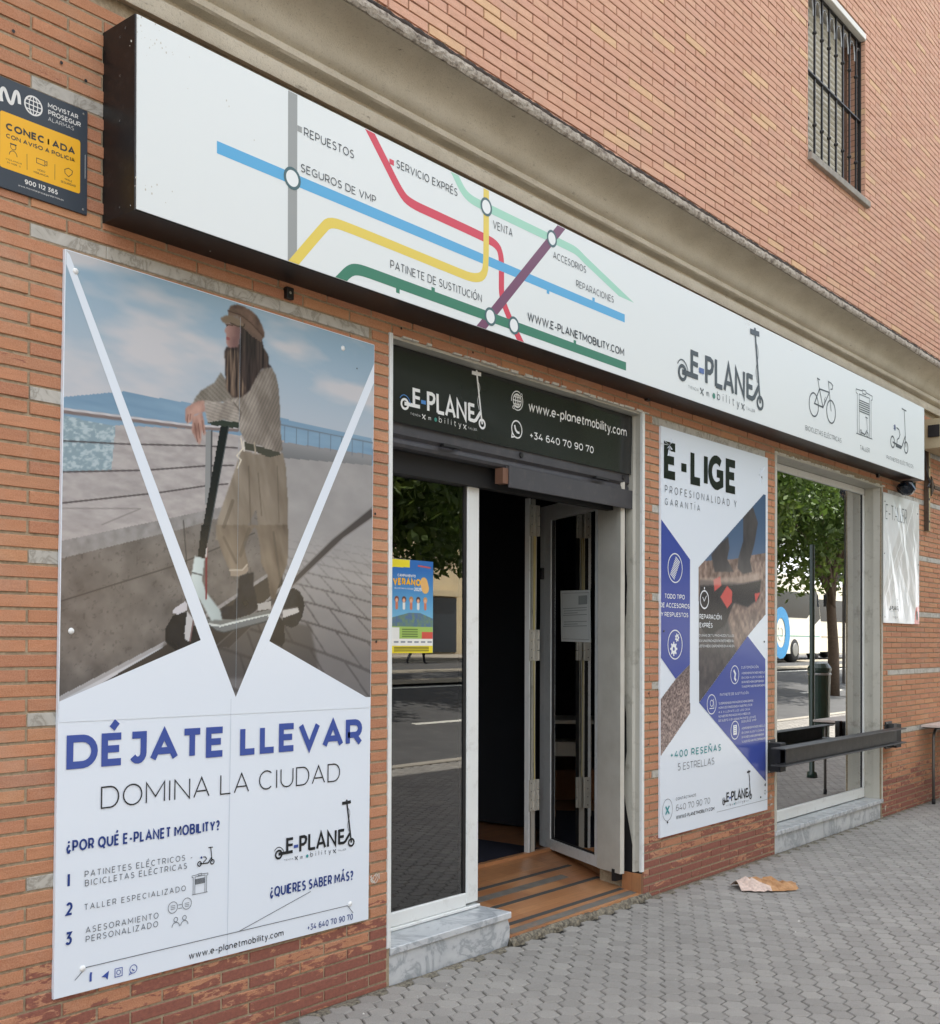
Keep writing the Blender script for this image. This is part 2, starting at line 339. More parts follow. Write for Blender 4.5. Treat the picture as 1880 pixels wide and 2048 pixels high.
    def build(s, name, parent=None, smooth=False, attr=False, **k):
        me = bpy.data.meshes.new(name); me.from_pydata(s.v, [], s.f)
        for m in s.mats: me.materials.append(M[m])
        me.polygons.foreach_set('material_index', s.m)
        if smooth: me.polygons.foreach_set('use_smooth', [True] * len(s.f))
        if attr:
            a = me.attributes.new('rnd', 'FLOAT', 'FACE'); a.data.foreach_set('value', s.r)
        me.update(); o = bpy.data.objects.new(name, me); COL.objects.link(o)
        if parent is not None: o.parent = parent
        return setp(o, **k)
def smooth_by_angle(o, deg=35):
    me = o.data
    me.polygons.foreach_set('use_smooth', [True] * len(me.polygons))
    try: me.set_sharp_from_angle(angle=radians(deg))
    except Exception: pass

# ------------------------------------------------------------------ flat print: strokes, letters, polygons on a plane facing -y
class Print:
    def __init__(s, y=0.0, step=.00004): s.mb = MB(); s.y = y; s.k = 0; s.step = step
    def lay(s): s.k += 1; return s.y - s.step * (s.k % 24)
    def poly(s, pts, m, same=False):
        y = s.lay(); v = [(x, y, z) for x, z in pts]
        ar = sum(pts[i][0] * pts[(i + 1) % len(pts)][1] - pts[(i + 1) % len(pts)][0] * pts[i][1] for i in range(len(pts)))
        f = tuple(range(len(pts)))
        if ar < 0: f = f[::-1]
        s.mb.add(v, [f], m)
    def stroke(s, pts, w, m, closed=None, hcut=False):
        pts = [p for i, p in enumerate(pts) if i == 0 or math.hypot(p[0] - pts[i - 1][0], p[1] - pts[i - 1][1]) > 1e-6]
        if len(pts) < 2: return
        if closed is None: closed = len(pts) > 3 and math.hypot(pts[0][0] - pts[-1][0], pts[0][1] - pts[-1][1]) < 1e-5
        if closed: pts = pts[:-1]
        y = s.lay(); k = len(pts); vs = []; h = w / 2
        for i in range(k):
            def dr(a, b):
                dx, dz = b[0] - a[0], b[1] - a[1]; L_ = math.hypot(dx, dz) or 1; return dx / L_, dz / L_
            if closed or 0 < i < k - 1:
                d1 = dr(pts[i - 1], pts[i]); d2 = dr(pts[i], pts[(i + 1) % k])
                n1 = (-d1[1], d1[0]); n2 = (-d2[1], d2[0]); mx_, mz_ = n1[0] + n2[0], n1[1] + n2[1]; L_ = math.hypot(mx_, mz_)
                if L_ < .5: mx_, mz_ = n1; sc = 1.0
                else: mx_ /= L_; mz_ /= L_; sc = min(1 / max(.3, mx_ * n1[0] + mz_ * n1[1]), 2.2)
            else:
                d = dr(pts[0], pts[1]) if i == 0 else dr(pts[-2], pts[-1]); mx_, mz_ = -d[1], d[0]; sc = 1
            if hcut and i in (0, k - 1) and abs(d[1]) > .25:       # cut level with the edge of the board
                q_ = h / abs(d[1]); vs.append((pts[i][0] - q_ * (1 if d[1] > 0 else -1), y, pts[i][1])); vs.append((pts[i][0] + q_ * (1 if d[1] > 0 else -1), y, pts[i][1])); continue
            vs.append((pts[i][0] + mx_ * h * sc, y, pts[i][1] + mz_ * h * sc)); vs.append((pts[i][0] - mx_ * h * sc, y, pts[i][1] - mz_ * h * sc))
        fs = []
        for i in range(k if closed else k - 1):
            j = (i + 1) % k; fs.append((2 * i, 2 * i + 1, 2 * j + 1, 2 * j))
        s.mb.add(vs, fs, m)
    def disc(s, x, z, r, m, n=20, rz=None):
        rz = rz or r; s.poly([(x + r * cos(2 * pi * i / n), z + rz * sin(2 * pi * i / n)) for i in range(n)], m)
    def ring(s, x, z, r, w, m, n=26, rz=None, a0=0, a1=360):
        rz = rz or r
        if a1 - a0 >= 360: p = [(x + r * cos(2 * pi * i / n), z + rz * sin(2 * pi * i / n)) for i in range(n)]; s.stroke(p + [p[0]], w, m, True)
        else: s.stroke([(x + r * cos(radians(a0 + (a1 - a0) * i / n)), z + rz * sin(radians(a0 + (a1 - a0) * i / n))) for i in range(n + 1)], w, m, False)
    def text(s, txt, x0, x1, z, cap, w, m, slope=0, track=1.5):
        tot = 0; adv = []
        for ch in txt:
            g = GL.get(ch, GL['-']); adv.append(g[0])
        gap = .15 if w < .14 else .09; nat = sum(adv) + gap * (len(txt) - 1)
        need = (x1 - x0) / cap
        if need >= nat: sx = min(need / nat, track); g_ = (need - sum(adv) * sx) / max(1, len(txt) - 1)
        else: sx = need / nat; g_ = gap * sx
        if len(txt) == 1: sx = need / nat if need < nat else 1
        x = x0; W = w * cap
        for ch, a in zip(txt, adv):
            gw = a * sx * cap
            for st in GL.get(ch, GL['-'])[1]:
                cl_ = isinstance(st, tuple)
                pts = []
                for px, pz in (st[0] if cl_ else st):
                    qx = x + W / 2 + px * max(gw - W, .001); qz = z + (W / 2 + pz * (cap - W) if -.01 <= pz <= 1.01 else pz * cap)
                    pts.append((qx, qz + slope * (qx - x0)))
                if cl_: s.disc(pts[0][0], pts[0][1], W * .62, m, 8)
                else: s.stroke(pts, W * (1 if a > .2 else 1), m)
            x += gw + g_ * cap
    def build(s, name, parent, **k): return s.mb.build(name, parent, **k)
def arc(cx, cz, rx, rz, a0, a1, n=9): return [(cx + rx * cos(radians(a0 + (a1 - a0) * i / n)), cz + rz * sin(radians(a0 + (a1 - a0) * i / n))) for i in range(n + 1)]
def O_(z=1.0): p = arc(.5, .5 * z, .5, .5 * z, 0, 345, 19); return p + [p[0]]
GL = {}
def _glyphs():
    G = GL
    G['A'] = (.78, [[(0, 0), (.5, 1), (1, 0)], [(.2, .3), (.8, .3)]])
    G['B'] = (.66, [[(0, 0), (0, 1), (.55, 1)] + arc(.6, .77, .33, .23, 90, -90, 6) + [(0, .54)], [(.0, .54), (.6, .54)] + arc(.62, .27, .38, .27, 90, -90, 7) + [(0, 0)]])
    G['C'] = (.74, [arc(.55, .5, .55, .5, 48, 312, 14)])
    G['D'] = (.76, [[(0, 0), (0, 1), (.45, 1)] + arc(.5, .5, .5, .5, 85, -85, 10) + [(.45, 0), (0, 0)]])
    G['E'] = (.58, [[(1, 1), (0, 1), (0, 0), (1, 0)], [(0, .52), (.88, .52)]])
    G['F'] = (.56, [[(1, 1), (0, 1), (0, 0)], [(0, .5), (.85, .5)]])
    G['G'] = (.78, [arc(.52, .5, .52, .5, 48, 300, 13) + [(.95, .12), (.95, .48), (.55, .48)]])
    G['H'] = (.74, [[(0, 0), (0, 1)], [(1, 0), (1, 1)], [(0, .5), (1, .5)]])
    G['I'] = (.12, [[(.5, 0), (.5, 1)]])
    G['J'] = (.5, [[(.1, 1), (1, 1), (1, .32)] + arc(.55, .3, .45, .3, 0, -150, 7)])
    G['K'] = (.66, [[(0, 0), (0, 1)], [(1, 1), (.0, .38)], [(.3, .56), (1, 0)]])
    G['L'] = (.54, [[(0, 1), (0, 0), (1, 0)]])
    G['M'] = (.86, [[(0, 0), (0, 1), (.5, .28), (1, 1), (1, 0)]])
    G['N'] = (.74, [[(0, 0), (0, 1), (1, 0), (1, 1)]])
    G['O'] = (.84, [O_()]); G['Q'] = (.84, [O_(), [(.55, .2), (.95, -.08)]])
    G['P'] = (.62, [[(0, 0), (0, 1), (.55, 1)] + arc(.6, .7, .4, .3, 90, -90, 8) + [(0, .4)]])
    G['R'] = (.64, [[(0, 0), (0, 1), (.55, 1)] + arc(.58, .7, .4, .3, 90, -90, 8) + [(0, .4)], [(.55, .4), (1, 0)]])
    G['S'] = (.6, [arc(.52, .76, .45, .24, 40, 250, 8) + arc(.48, .26, .5, .26, 80, -145, 9)])
    G['T'] = (.62, [[(0, 1), (1, 1)], [(.5, 1), (.5, 0)]])
    G['U'] = (.72, [[(0, 1), (0, .4)] + arc(.5, .4, .5, .4, 180, 360, 10) + [(1, 1)]])
    G['V'] = (.76, [[(0, 1), (.5, 0), (1, 1)]])
    G['W'] = (1.1, [[(0, 1), (.26, 0), (.5, 1), (.74, 0), (1, 1)]])
    G['X'] = (.7, [[(0, 1), (1, 0)], [(0, 0), (1, 1)]])
    G['Y'] = (.68, [[(0, 1), (.5, .42), (1, 1)], [(.5, .42), (.5, 0)]])
    G['Z'] = (.64, [[(0, 1), (1, 1), (0, 0), (1, 0)]])
    for a, b, x in (('Á', 'A', .5), ('É', 'E', .5), ('Í', 'I', .5), ('Ó', 'O', .5)):
        dx = .14 / max(G[b][0], .3)
        G[a] = (G[b][0], G[b][1] + [[(x - dx * .3, 1.13), (x + dx, 1.34)]])
    G['Ñ'] = (G['N'][0], G['N'][1] + [[(.25, 1.14), (.4, 1.22), (.6, 1.14), (.75, 1.22)]])
    G[' '] = (.22, []); G['-'] = (.42, [[(0, .38), (1, .38)]]); G['.'] = (.12, [([(.5, 0.02)],)])
    G['+'] = (.5, [[(0, .42), (1, .42)], [(.5, .15), (.5, .7)]])
    G[':'] = (.12, [([(.5, .05)],), ([(.5, .55)],)])
    G['?'] = (.52, [arc(.5, .74, .46, .26, 160, -60, 9) + [(.5, .42), (.5, .28)], ([(.5, .03)],)])
    G['¿'] = (.52, [[(.5, .68), (.5, .5)] + arc(.5, .22, .46, .26, 60, 340, 9)[1:], ([(.5, .95)],)])
    G['0'] = (.66, [O_()]); G['1'] = (.32, [[(0, 1), (.9, 1), (.9, 0)]])
    G['2'] = (.58, [arc(.48, .7, .46, .3, 155, -35, 8) + [(0, 0), (1, 0)]])
    G['3'] = (.58, [[(.05, 1), (.92, 1), (.45, .6)] + arc(.46, .3, .5, .3, 85, -150, 9)])
    G['4'] = (.68, [[(.72, 0), (.72, .5)], [(.6, 1), (0, .26), (1, .26)]])
    G['5'] = (.58, [[(.92, 1), (.18, 1), (.1, .58), (.45, .6)] + arc(.46, .3, .5, .3, 80, -150, 9)])
    G['6'] = (.62, [arc(.56, .56, .56, .44, 55, 180, 7) + arc(.5, .31, .5, .31, 180, 540, 14)])
    G['7'] = (.6, [[(0, .8), (0, 1), (1, 1), (.35, 0)]])
    G['8'] = (.62, [arc(.5, .77, .42, .23, 270, -90, 13), arc(.5, .27, .5, .27, 90, 450, 14)])
    G['9'] = (.62, [arc(.44, .44, .56, .44, -125, 0, 7) + arc(.5, .69, .5, .31, 0, 360, 14)])
    X = .73
    G['a'] = (.56, [arc(.5, X / 2, .5, X / 2, 20, 340, 12), [(1, X), (1, 0)]])
    G['b'] = (.58, [[(0, 1.04), (0, 0)], arc(.5, X / 2, .5, X / 2, 160, -160, 12)])
    G['c'] = (.54, [arc(.55, X / 2, .55, X / 2, 48, 312, 11)])
    G['d'] = (.58, [[(1, 1.04), (1, 0)], arc(.5, X / 2, .5, X / 2, 20, 340, 12)])
    G['e'] = (.6, [[(0, X / 2), (1, X / 2)] + arc(.5, X / 2, .5, X / 2, 0, 310, 12)])
    G['f'] = (.36, [[(.35, 0), (.35, .8)] + arc(.75, .8, .4, .22, 180, 90, 4), [(0, X), (.95, X)]])
    G['g'] = (.58, [arc(.5, X / 2, .5, X / 2, 20, 340, 12), [(1, X), (1, -.05), (.8, -.22), (.15, -.2)]])
    G['h'] = (.56, [[(0, 1.04), (0, 0)], [(0, .4)] + arc(.5, .4, .5, .33, 180, 0, 8) + [(1, 0)]])
    G['i'] = (.12, [[(.5, 0), (.5, X)], ([(.5, .96)],)]); G['l'] = (.12, [[(.5, 0), (.5, 1.04)]])
    G['m'] = (.92, [[(0, X), (0, 0)], [(0, .42)] + arc(.25, .42, .25, .31, 180, 0, 7) + [(.5, 0)], [(.5, .42)] + arc(.75, .42, .25, .31, 180, 0, 7) + [(1, 0)]])
    G['n'] = (.56, [[(0, X), (0, 0)], [(0, .4)] + arc(.5, .4, .5, .33, 180, 0, 8) + [(1, 0)]])
    G['o'] = (.6, [O_(X)]); G['p'] = (.58, [[(0, X), (0, -.26)], arc(.5, X / 2, .5, X / 2, 160, -160, 12)])
    G['r'] = (.34, [[(0, X), (0, 0)], [(0, .4), (.3, .66), (1, X)]])
    G['s'] = (.46, [arc(.5, .54, .45, .19, 40, 250, 6) + arc(.5, .18, .5, .18, 80, -145, 7)])
    G['t'] = (.38, [[(.35, .95), (.35, .15), (.6, 0), (1, .02)], [(0, X), (1, X)]])
    G['u'] = (.56, [[(0, X), (0, .33)] + arc(.5, .33, .5, .33, 180, 360, 8) + [(1, X)], [(1, X), (1, 0)]])
    G['v'] = (.54, [[(0, X), (.5, 0), (1, X)]]); G['w'] = (.86, [[(0, X), (.26, 0), (.5, X), (.74, 0), (1, X)]])
    G['y'] = (.54, [[(0, X), (.5, 0)], [(1, X), (.4, -.26), (.1, -.26)]])
_glyphs()

# ------------------------------------------------------------------ measured outlines of the printed artwork (metres in each print's own plane)
S_TXT=[('REPUESTOS',2.855,3.12,3.418,0.033,0.11,0.005),('SEGUROS DE VMP',2.839,3.246,3.277,0.031,0.11,0.011),('SERVICIO EXPRÉS',3.366,3.76,3.465,0.034,0.11,0.007),('VENTA',4.015,4.162,3.398,0.038,0.1,0.006),('ACCESORIOS',4.493,4.785,3.386,0.035,0.1,0.007),('REPARACIONES',4.695,5.051,3.295,0.035,0.1,0.006),('PATINETE DE SUSTITUCIÓN',3.331,3.932,3.037,0.035,0.1,0.01),('WWW.E-PLANETMOBILITY.COM',4.281,5.156,3.032,0.041,0.16,0.003)]
S_TXT2=[('BICICLETAS ELÉCTRICAS',7.583,8.254,2.988,0.035,0.1,0.005),('TALLER',8.639,8.848,2.989,0.036,0.1,0.003),('PATINETES ELÉCTRICOS',9.237,9.907,2.991,0.032,0.1,-0.001)]
S_LINES={'blue': [(2.448,3.234),(2.796,3.236),(3.846,3.241),(4.287,3.234),(4.654,3.237),(5.164,3.239)],'grey': [(2.801,3.561),(2.798,2.934)],'yellow': [(2.811,2.926),(2.913,3.046),(2.979,3.109),(3.034,3.129),(3.131,3.137),(3.847,3.149),(3.723,3.127),(3.824,3.131),(3.893,3.154),(3.942,3.211),(3.965,3.264),(3.964,3.555)],'red': [(3.211,3.566),(3.32,3.449),(3.398,3.368),(3.461,3.344),(3.59,3.34),(3.846,3.341),(3.955,3.331),(4.021,3.332),(4.065,3.309),(4.079,3.259),(4.079,3.099),(4.099,3.062),(4.228,2.917)],'lgreen': [(3.742,3.559),(3.786,3.517),(3.845,3.489),(3.899,3.477),(3.968,3.48),(4.476,3.476),(4.653,3.49),(4.722,3.48),(5.182,3.352)],'purple': [(4.567,3.562),(4.476,3.476),(3.994,2.985),(3.93,2.921)],'dgreen': [(3.049,2.92),(3.097,2.966),(3.147,2.986),(3.219,2.994),(3.848,2.983),(3.991,2.986),(4.175,2.984),(5.177,2.979)]}
S_CIRC=[(2.796,3.237),(3.965,3.482),(4.483,3.48),(3.996,2.986),(4.174,2.984)]
LOGO={'bold': [[(5.913,3.22),(5.913,3.067)],[(5.898,3.204),(5.992,3.206)],[(5.913,3.144),(5.988,3.141)],[(5.796,3.068),(5.989,3.07)],[(6.095,3.221),(6.096,3.055)],[(6.095,3.206),(6.147,3.207),(6.171,3.196),(6.177,3.175),(6.167,3.144),(6.14,3.126),(6.096,3.125)],[(6.22,3.222),(6.22,3.058)],[(6.22,3.064),(6.305,3.063)],[(6.333,3.055),(6.389,3.217),(6.451,3.054)],[(6.357,3.104),(6.427,3.105)],[(6.493,3.054),(6.492,3.212),(6.603,3.06),(6.605,3.218)],[(6.656,3.218),(6.657,3.059)],[(6.656,3.207),(6.732,3.205)],[(6.656,3.138),(6.728,3.137)],[(6.657,3.069),(6.724,3.066),(6.754,3.08),(6.776,3.107),(6.821,3.161)]],'stem': [[(6.833,3.116),(6.771,3.49)],[(6.834,3.116),(6.844,3.055)]],'bar': [[(6.696,3.499),(6.758,3.501),(6.829,3.506)]],'dash': [[(6.003,3.117),(6.064,3.118)]],'w1': [(5.799,3.063),(5.799,3.112),(5.8,3.013)],'w2': [(6.842,3.057),(6.842,3.106),(6.842,3.01)],'dot': [(6.193,2.994),(6.193,3.012)],'fender': [[(5.739,3.105),(5.757,3.126),(5.785,3.14),(5.821,3.135),(5.853,3.11),(5.868,3.077)]],'cable': [[(6.785,3.442),(6.82,3.395),(6.807,3.33),(6.776,3.258),(6.803,3.181)]],'xx': [(6.038,2.993),(6.59,2.991)]}
LOGO_TXT=[('TIENDA',5.868,5.996,2.986,0.017,0.07,-0.001),('m',6.096,6.152,2.976,0.036,0.1,0.0),('b i l i t y',6.236,6.539,2.978,0.049,0.1,0.004),('TALLER',6.637,6.763,2.981,0.019,0.07,-0.0)]
ICON={'bike': {'wh': [[(7.733,3.192),(7.732,3.282)],[(8.054,3.191),(8.054,3.281)]],'st': [[(7.835,3.323),(8.02,3.329),(7.901,3.199),(7.835,3.323),(7.745,3.203),(7.901,3.2)],[(7.833,3.323),(7.803,3.393)],[(7.791,3.393),(7.845,3.39)],[(8.054,3.195),(8.002,3.407),(8.054,3.403),(8.088,3.391),(8.078,3.363),(8.043,3.356)]]},'shop': {'wh': [],'st': [[(8.691,3.456),(8.556,3.449),(8.556,3.421),(8.583,3.418),(8.583,3.107)],[(8.768,3.456),(8.908,3.451),(8.908,3.422),(8.881,3.413),(8.881,3.11)],[(8.691,3.465),(8.768,3.468),(8.768,3.439),(8.694,3.437),(8.691,3.465)],[(8.623,3.112),(8.623,3.421),(8.845,3.424),(8.845,3.111)],[(8.559,3.106),(8.908,3.108)],[(8.623,3.374),(8.845,3.376)],[(8.623,3.357),(8.845,3.359)],[(8.623,3.34),(8.845,3.342)],[(8.623,3.323),(8.845,3.324)],[(8.623,3.306),(8.845,3.307)],[(8.623,3.289),(8.845,3.29)]]},'scoot': {'wh': [[(9.384,3.151),(9.384,3.201)],[(9.718,3.149),(9.718,3.2)]],'st': [[(9.384,3.151),(9.47,3.145),(9.61,3.14),(9.696,3.245)],[(9.714,3.151),(9.673,3.461)],[(9.611,3.466),(9.727,3.462)],[(9.479,3.285),(9.54,3.276),(9.566,3.239),(9.54,3.205),(9.496,3.187),(9.487,3.153)]],'plug': [(9.439,3.279),(9.439,3.306)]}}
B_TXT=[('www.e-planetmobility.com',4.658,5.609,2.703,0.051,0.15,-0.007),('+34 640 70 90 70',4.669,5.268,2.56,0.039,0.15,-0.007)]
P1_TXT=[('DÉJATE',0.031,0.678,0.744,0.112,0.22,-0.004),('LLEVAR',0.748,1.398,0.742,0.112,0.22,-0.002),('DOMINA LA CIUDAD',0.16,1.271,0.602,0.075,0.06,-0.003),('¿POR QUÉ E-PLANET MOBILITY?',0.035,0.658,0.472,0.038,0.18,-0.004),('1',0.037,0.054,0.357,0.043,0.2,-0.0),('PATINETES ELÉCTRICOS',0.104,0.505,0.381,0.021,0.1,-0.006),('-',0.528,0.538,0.379,0.021,0.1,-0.0),('BICICLETAS ELÉCTRICAS',0.105,0.513,0.351,0.021,0.1,-0.007),('2',0.037,0.068,0.265,0.043,0.18,-0.002),('TALLER ESPECIALIZADO',0.104,0.509,0.272,0.02,0.1,-0.005),('3',0.036,0.068,0.168,0.043,0.18,-0.002),('ASESORAMIENTO',0.11,0.395,0.194,0.021,0.1,-0.005),('PERSONALIZADO',0.111,0.394,0.164,0.021,0.1,-0.005),('¿QUIERES SABER MÁS?',0.903,1.354,0.182,0.04,0.17,-0.005),('www.e-planetmobility.com',0.527,0.975,0.022,0.024,0.13,-0.005),('+34 640 70 90 70',1.1,1.354,0.017,0.025,0.13,-0.004)]
P1_LINES=[[(0.073,0.047),(0.114,0.081),(0.752,0.08),(1.322,0.08),(1.356,0.043)],[(0.752,0.08),(1.115,0.172)]]
P1_V={'bandL': [(-0.008,2.444),(0.013,2.431),(0.25,1.971),(0.383,1.67),(0.725,0.964),(0.561,1.176),(0.329,1.664),(0.157,2.016),(-0.006,2.347)],'bandR': [(0.725,0.964),(1.105,1.749),(1.432,2.42),(1.437,2.316),(1.164,1.756),(0.885,1.176)],'roof': [(-0.007,0.968),(0.561,1.176),(0.725,0.964),(0.885,1.176),(1.441,0.933)]}
P1_PH=[('hairback',[(0.728,2.387),(0.821,2.368),(0.839,2.312),(0.864,2.283),(0.866,2.253),(0.88,2.242),(0.832,2.226),(0.799,2.176),(0.774,2.131),(0.737,2.098),(0.692,2.089),(0.667,2.111),(0.656,2.174),(0.653,2.258),(0.66,2.273),(0.721,2.299)]),('blond',[(0.655,2.255),(0.662,2.175),(0.661,2.116),(0.684,2.094),(0.733,2.097),(0.757,2.134),(0.723,2.187),(0.714,2.271),(0.689,2.272)]),('face',[(0.663,2.365),(0.659,2.351),(0.652,2.333),(0.655,2.325),(0.66,2.322),(0.658,2.312),(0.661,2.302),(0.66,2.292),(0.664,2.277),(0.681,2.274),(0.717,2.285),(0.729,2.354),(0.712,2.37)]),('cap',[(0.666,2.408),(0.678,2.431),(0.707,2.445),(0.744,2.445),(0.778,2.438),(0.808,2.422),(0.83,2.394),(0.843,2.37),(0.841,2.349),(0.83,2.34),(0.796,2.352),(0.754,2.363),(0.745,2.377),(0.711,2.403),(0.671,2.393)]),('capband',[(0.666,2.411),(0.728,2.408),(0.778,2.389),(0.834,2.354),(0.826,2.327),(0.779,2.342),(0.737,2.366),(0.695,2.389),(0.667,2.392)]),('visor',[(0.633,2.374),(0.647,2.386),(0.671,2.396),(0.712,2.393),(0.745,2.377),(0.741,2.367),(0.712,2.363),(0.679,2.367),(0.655,2.358),(0.637,2.365)]),('eye',[(0.659,2.357),(0.668,2.36),(0.669,2.356),(0.661,2.351)]),('lips',[(0.659,2.312),(0.672,2.311),(0.682,2.305),(0.67,2.3),(0.66,2.303)]),('sweater_l',[(0.638,2.174),(0.607,2.129),(0.549,2.089),(0.519,2.052),(0.515,2.035),(0.569,2.041),(0.644,2.064),(0.7,2.071),(0.733,2.107),(0.715,2.166),(0.667,2.144)]),('sweater',[(0.841,2.234),(0.88,2.242),(0.902,2.216),(0.916,2.174),(0.926,2.091),(0.93,2.003),(0.942,1.926),(0.89,1.898),(0.859,1.9),(0.837,1.927),(0.761,1.929),(0.727,1.97),(0.718,1.995),(0.657,1.995),(0.652,2.063),(0.7,2.084),(0.757,2.128),(0.794,2.182)]),('forearm',[(0.565,2.055),(0.652,2.063),(0.668,2.082),(0.7,2.071),(0.734,2.041),(0.726,2.006),(0.653,1.998),(0.582,1.973),(0.571,2.003)]),('hand_top',[(0.481,2.01),(0.504,2.03),(0.538,2.049),(0.563,2.055),(0.571,2.016),(0.523,1.995),(0.505,1.964),(0.49,1.958),(0.482,1.969)]),('hand_low',[(0.512,1.987),(0.554,2.01),(0.564,1.98),(0.573,1.933),(0.565,1.925),(0.553,1.949),(0.551,1.898),(0.542,1.889),(0.529,1.907),(0.509,1.936)]),('bars',[(0.578,1.976),(0.645,1.996),(0.726,2.0),(0.726,1.98),(0.677,1.972),(0.645,1.974),(0.609,1.969)]),('pole',[(0.638,1.971),(0.677,1.978),(0.589,1.545),(0.555,1.542)]),('pole2',[(0.558,1.597),(0.598,1.601),(0.575,1.475),(0.544,1.48)]),('belt',[(0.748,1.931),(0.824,1.925),(0.933,1.914),(0.929,1.907),(0.872,1.888),(0.812,1.9),(0.757,1.902)]),('trousers',[(0.737,1.897),(0.819,1.895),(0.943,1.916),(0.958,1.87),(0.973,1.714),(0.972,1.576),(0.834,1.565),(0.813,1.683),(0.777,1.621),(0.742,1.557),(0.623,1.548),(0.63,1.621),(0.677,1.739),(0.715,1.837)]),('trousers2',[(0.623,1.603),(0.818,1.621),(0.973,1.636),(0.977,1.57),(0.973,1.483),(0.932,1.401),(0.91,1.339),(0.891,1.342),(0.871,1.433),(0.839,1.478),(0.835,1.534),(0.819,1.6),(0.805,1.613),(0.753,1.545),(0.776,1.47),(0.778,1.449),(0.733,1.42),(0.698,1.42),(0.689,1.44),(0.658,1.493),(0.628,1.559)]),('cuff',[(0.69,1.44),(0.75,1.444),(0.772,1.466),(0.779,1.446),(0.768,1.431),(0.733,1.42),(0.696,1.42)]),('boot',[(0.735,1.419),(0.781,1.435),(0.803,1.437),(0.804,1.394),(0.823,1.328),(0.821,1.293),(0.753,1.266),(0.701,1.254),(0.641,1.259),(0.657,1.298),(0.708,1.31),(0.727,1.342)]),('boot2',[(0.934,1.278),(0.958,1.25),(0.966,1.178),(0.95,1.156),(0.885,1.173)]),('wheelF',[(0.408,1.214),(0.438,1.26),(0.473,1.278),(0.509,1.272),(0.561,1.175),(0.456,1.135),(0.408,1.168)]),('forkF',[(0.501,1.279),(0.529,1.25),(0.515,1.172),(0.495,1.174),(0.49,1.199)]),('fenderF',[(0.435,1.273),(0.445,1.287),(0.492,1.315),(0.5,1.305),(0.499,1.282),(0.461,1.267)]),('stem',[(0.53,1.482),(0.575,1.474),(0.564,1.395),(0.581,1.356),(0.649,1.287),(0.658,1.253),(0.607,1.248),(0.565,1.311),(0.54,1.34),(0.515,1.399)]),('deck',[(0.582,1.261),(0.607,1.248),(0.658,1.256),(0.709,1.254),(0.824,1.286),(0.887,1.298),(0.888,1.277),(0.709,1.241),(0.65,1.227),(0.599,1.233)]),('deckside',[(0.599,1.231),(0.65,1.226),(0.878,1.277),(0.87,1.252),(0.667,1.205),(0.633,1.211)]),('deckpad',[(0.825,1.318),(0.891,1.331),(0.892,1.302),(0.828,1.293)]),('wheelR',[(0.98,1.382),(1.008,1.388),(1.038,1.377),(1.058,1.352),(1.066,1.319),(1.054,1.275),(1.03,1.241),(0.997,1.229),(0.954,1.243),(0.952,1.308)]),('hubR',[(0.953,1.301),(1.029,1.314),(1.037,1.293),(0.953,1.268)]),('wallface',[(-0.005,1.492),(0.626,1.649)]),('wallA',[(-0.005,1.493),(0.6,1.658)]),('wallB',[(-0.004,1.435),(0.484,1.578),(0.626,1.626)]),('wallbot',[(-0.003,0.983),(0.402,1.167),(0.873,1.437)]),('rail1',[(-0.006,1.92),(0.494,1.948),(0.717,1.973)]),('cable1',[(-0.004,1.821),(0.229,1.845),(0.579,1.89),(0.719,1.903)]),('cable2',[(-0.006,1.718),(0.322,1.767),(0.58,1.817),(0.702,1.835)]),('cable3',[(-0.004,1.616),(0.369,1.693),(0.581,1.744),(0.676,1.762)]),('post',[(0.574,1.944),(0.599,1.948),(0.599,1.674),(0.574,1.672)]),('horizon',[(-0.006,1.964),(0.226,2.026),(0.348,2.028),(0.931,2.052),(1.438,2.048)]),('farwall',[(0.932,1.959),(1.439,1.979),(1.44,1.934),(0.933,1.896)]),('farfence',[(0.931,2.026),(1.438,2.031)]),('sea',[(-0.005,1.902),(0.199,1.897),(0.183,1.753),(-0.002,1.722)]),('channel',[(1.442,1.754),(1.212,1.597),(0.999,1.422),(0.634,1.156),(0.695,1.149),(1.059,1.44),(1.277,1.61),(1.443,1.709)])]
P2_TXT=[('E-LIGE',0.033,1.004,2.154,0.224,0.21,0.015),('PROFESIONALIDAD Y',0.045,0.999,2.068,0.045,0.09,0.007),('GARANTÍA',0.045,0.487,1.994,0.041,0.09,0.003),('TODO TIPO',0.043,0.292,1.432,0.029,0.16,0.003),('DE ACCESORIOS',-0.014,0.352,1.377,0.029,0.16,0.002),('Y RESPUESTOS',-0.0,0.336,1.323,0.027,0.16,0.001),('REPARACIÓN',0.482,0.786,1.316,0.031,0.16,0.005),('EXPRÉS',0.482,0.659,1.262,0.031,0.16,0.002),('CUSTOMIZACIÓN',1.071,1.338,0.993,0.017,0.12,-0.004),('PATINETE DE SUSTITUCIÓN',0.763,1.187,0.82,0.017,0.12,-0.003),('SEGUROS VMP',1.075,1.303,0.63,0.016,0.12,-0.005),('+400 RESEÑAS',0.118,0.78,0.465,0.044,0.15,-0.013),('5 ESTRELLAS',0.207,0.687,0.384,0.044,0.08,-0.006),('CONTÁCTANOS',0.184,0.442,0.204,0.018,0.13,-0.009),('640 70 90 70',0.187,0.629,0.139,0.039,0.08,-0.013),('WWW.E-PLANETMOBILITY.COM',0.188,0.688,0.09,0.022,0.14,-0.008)]
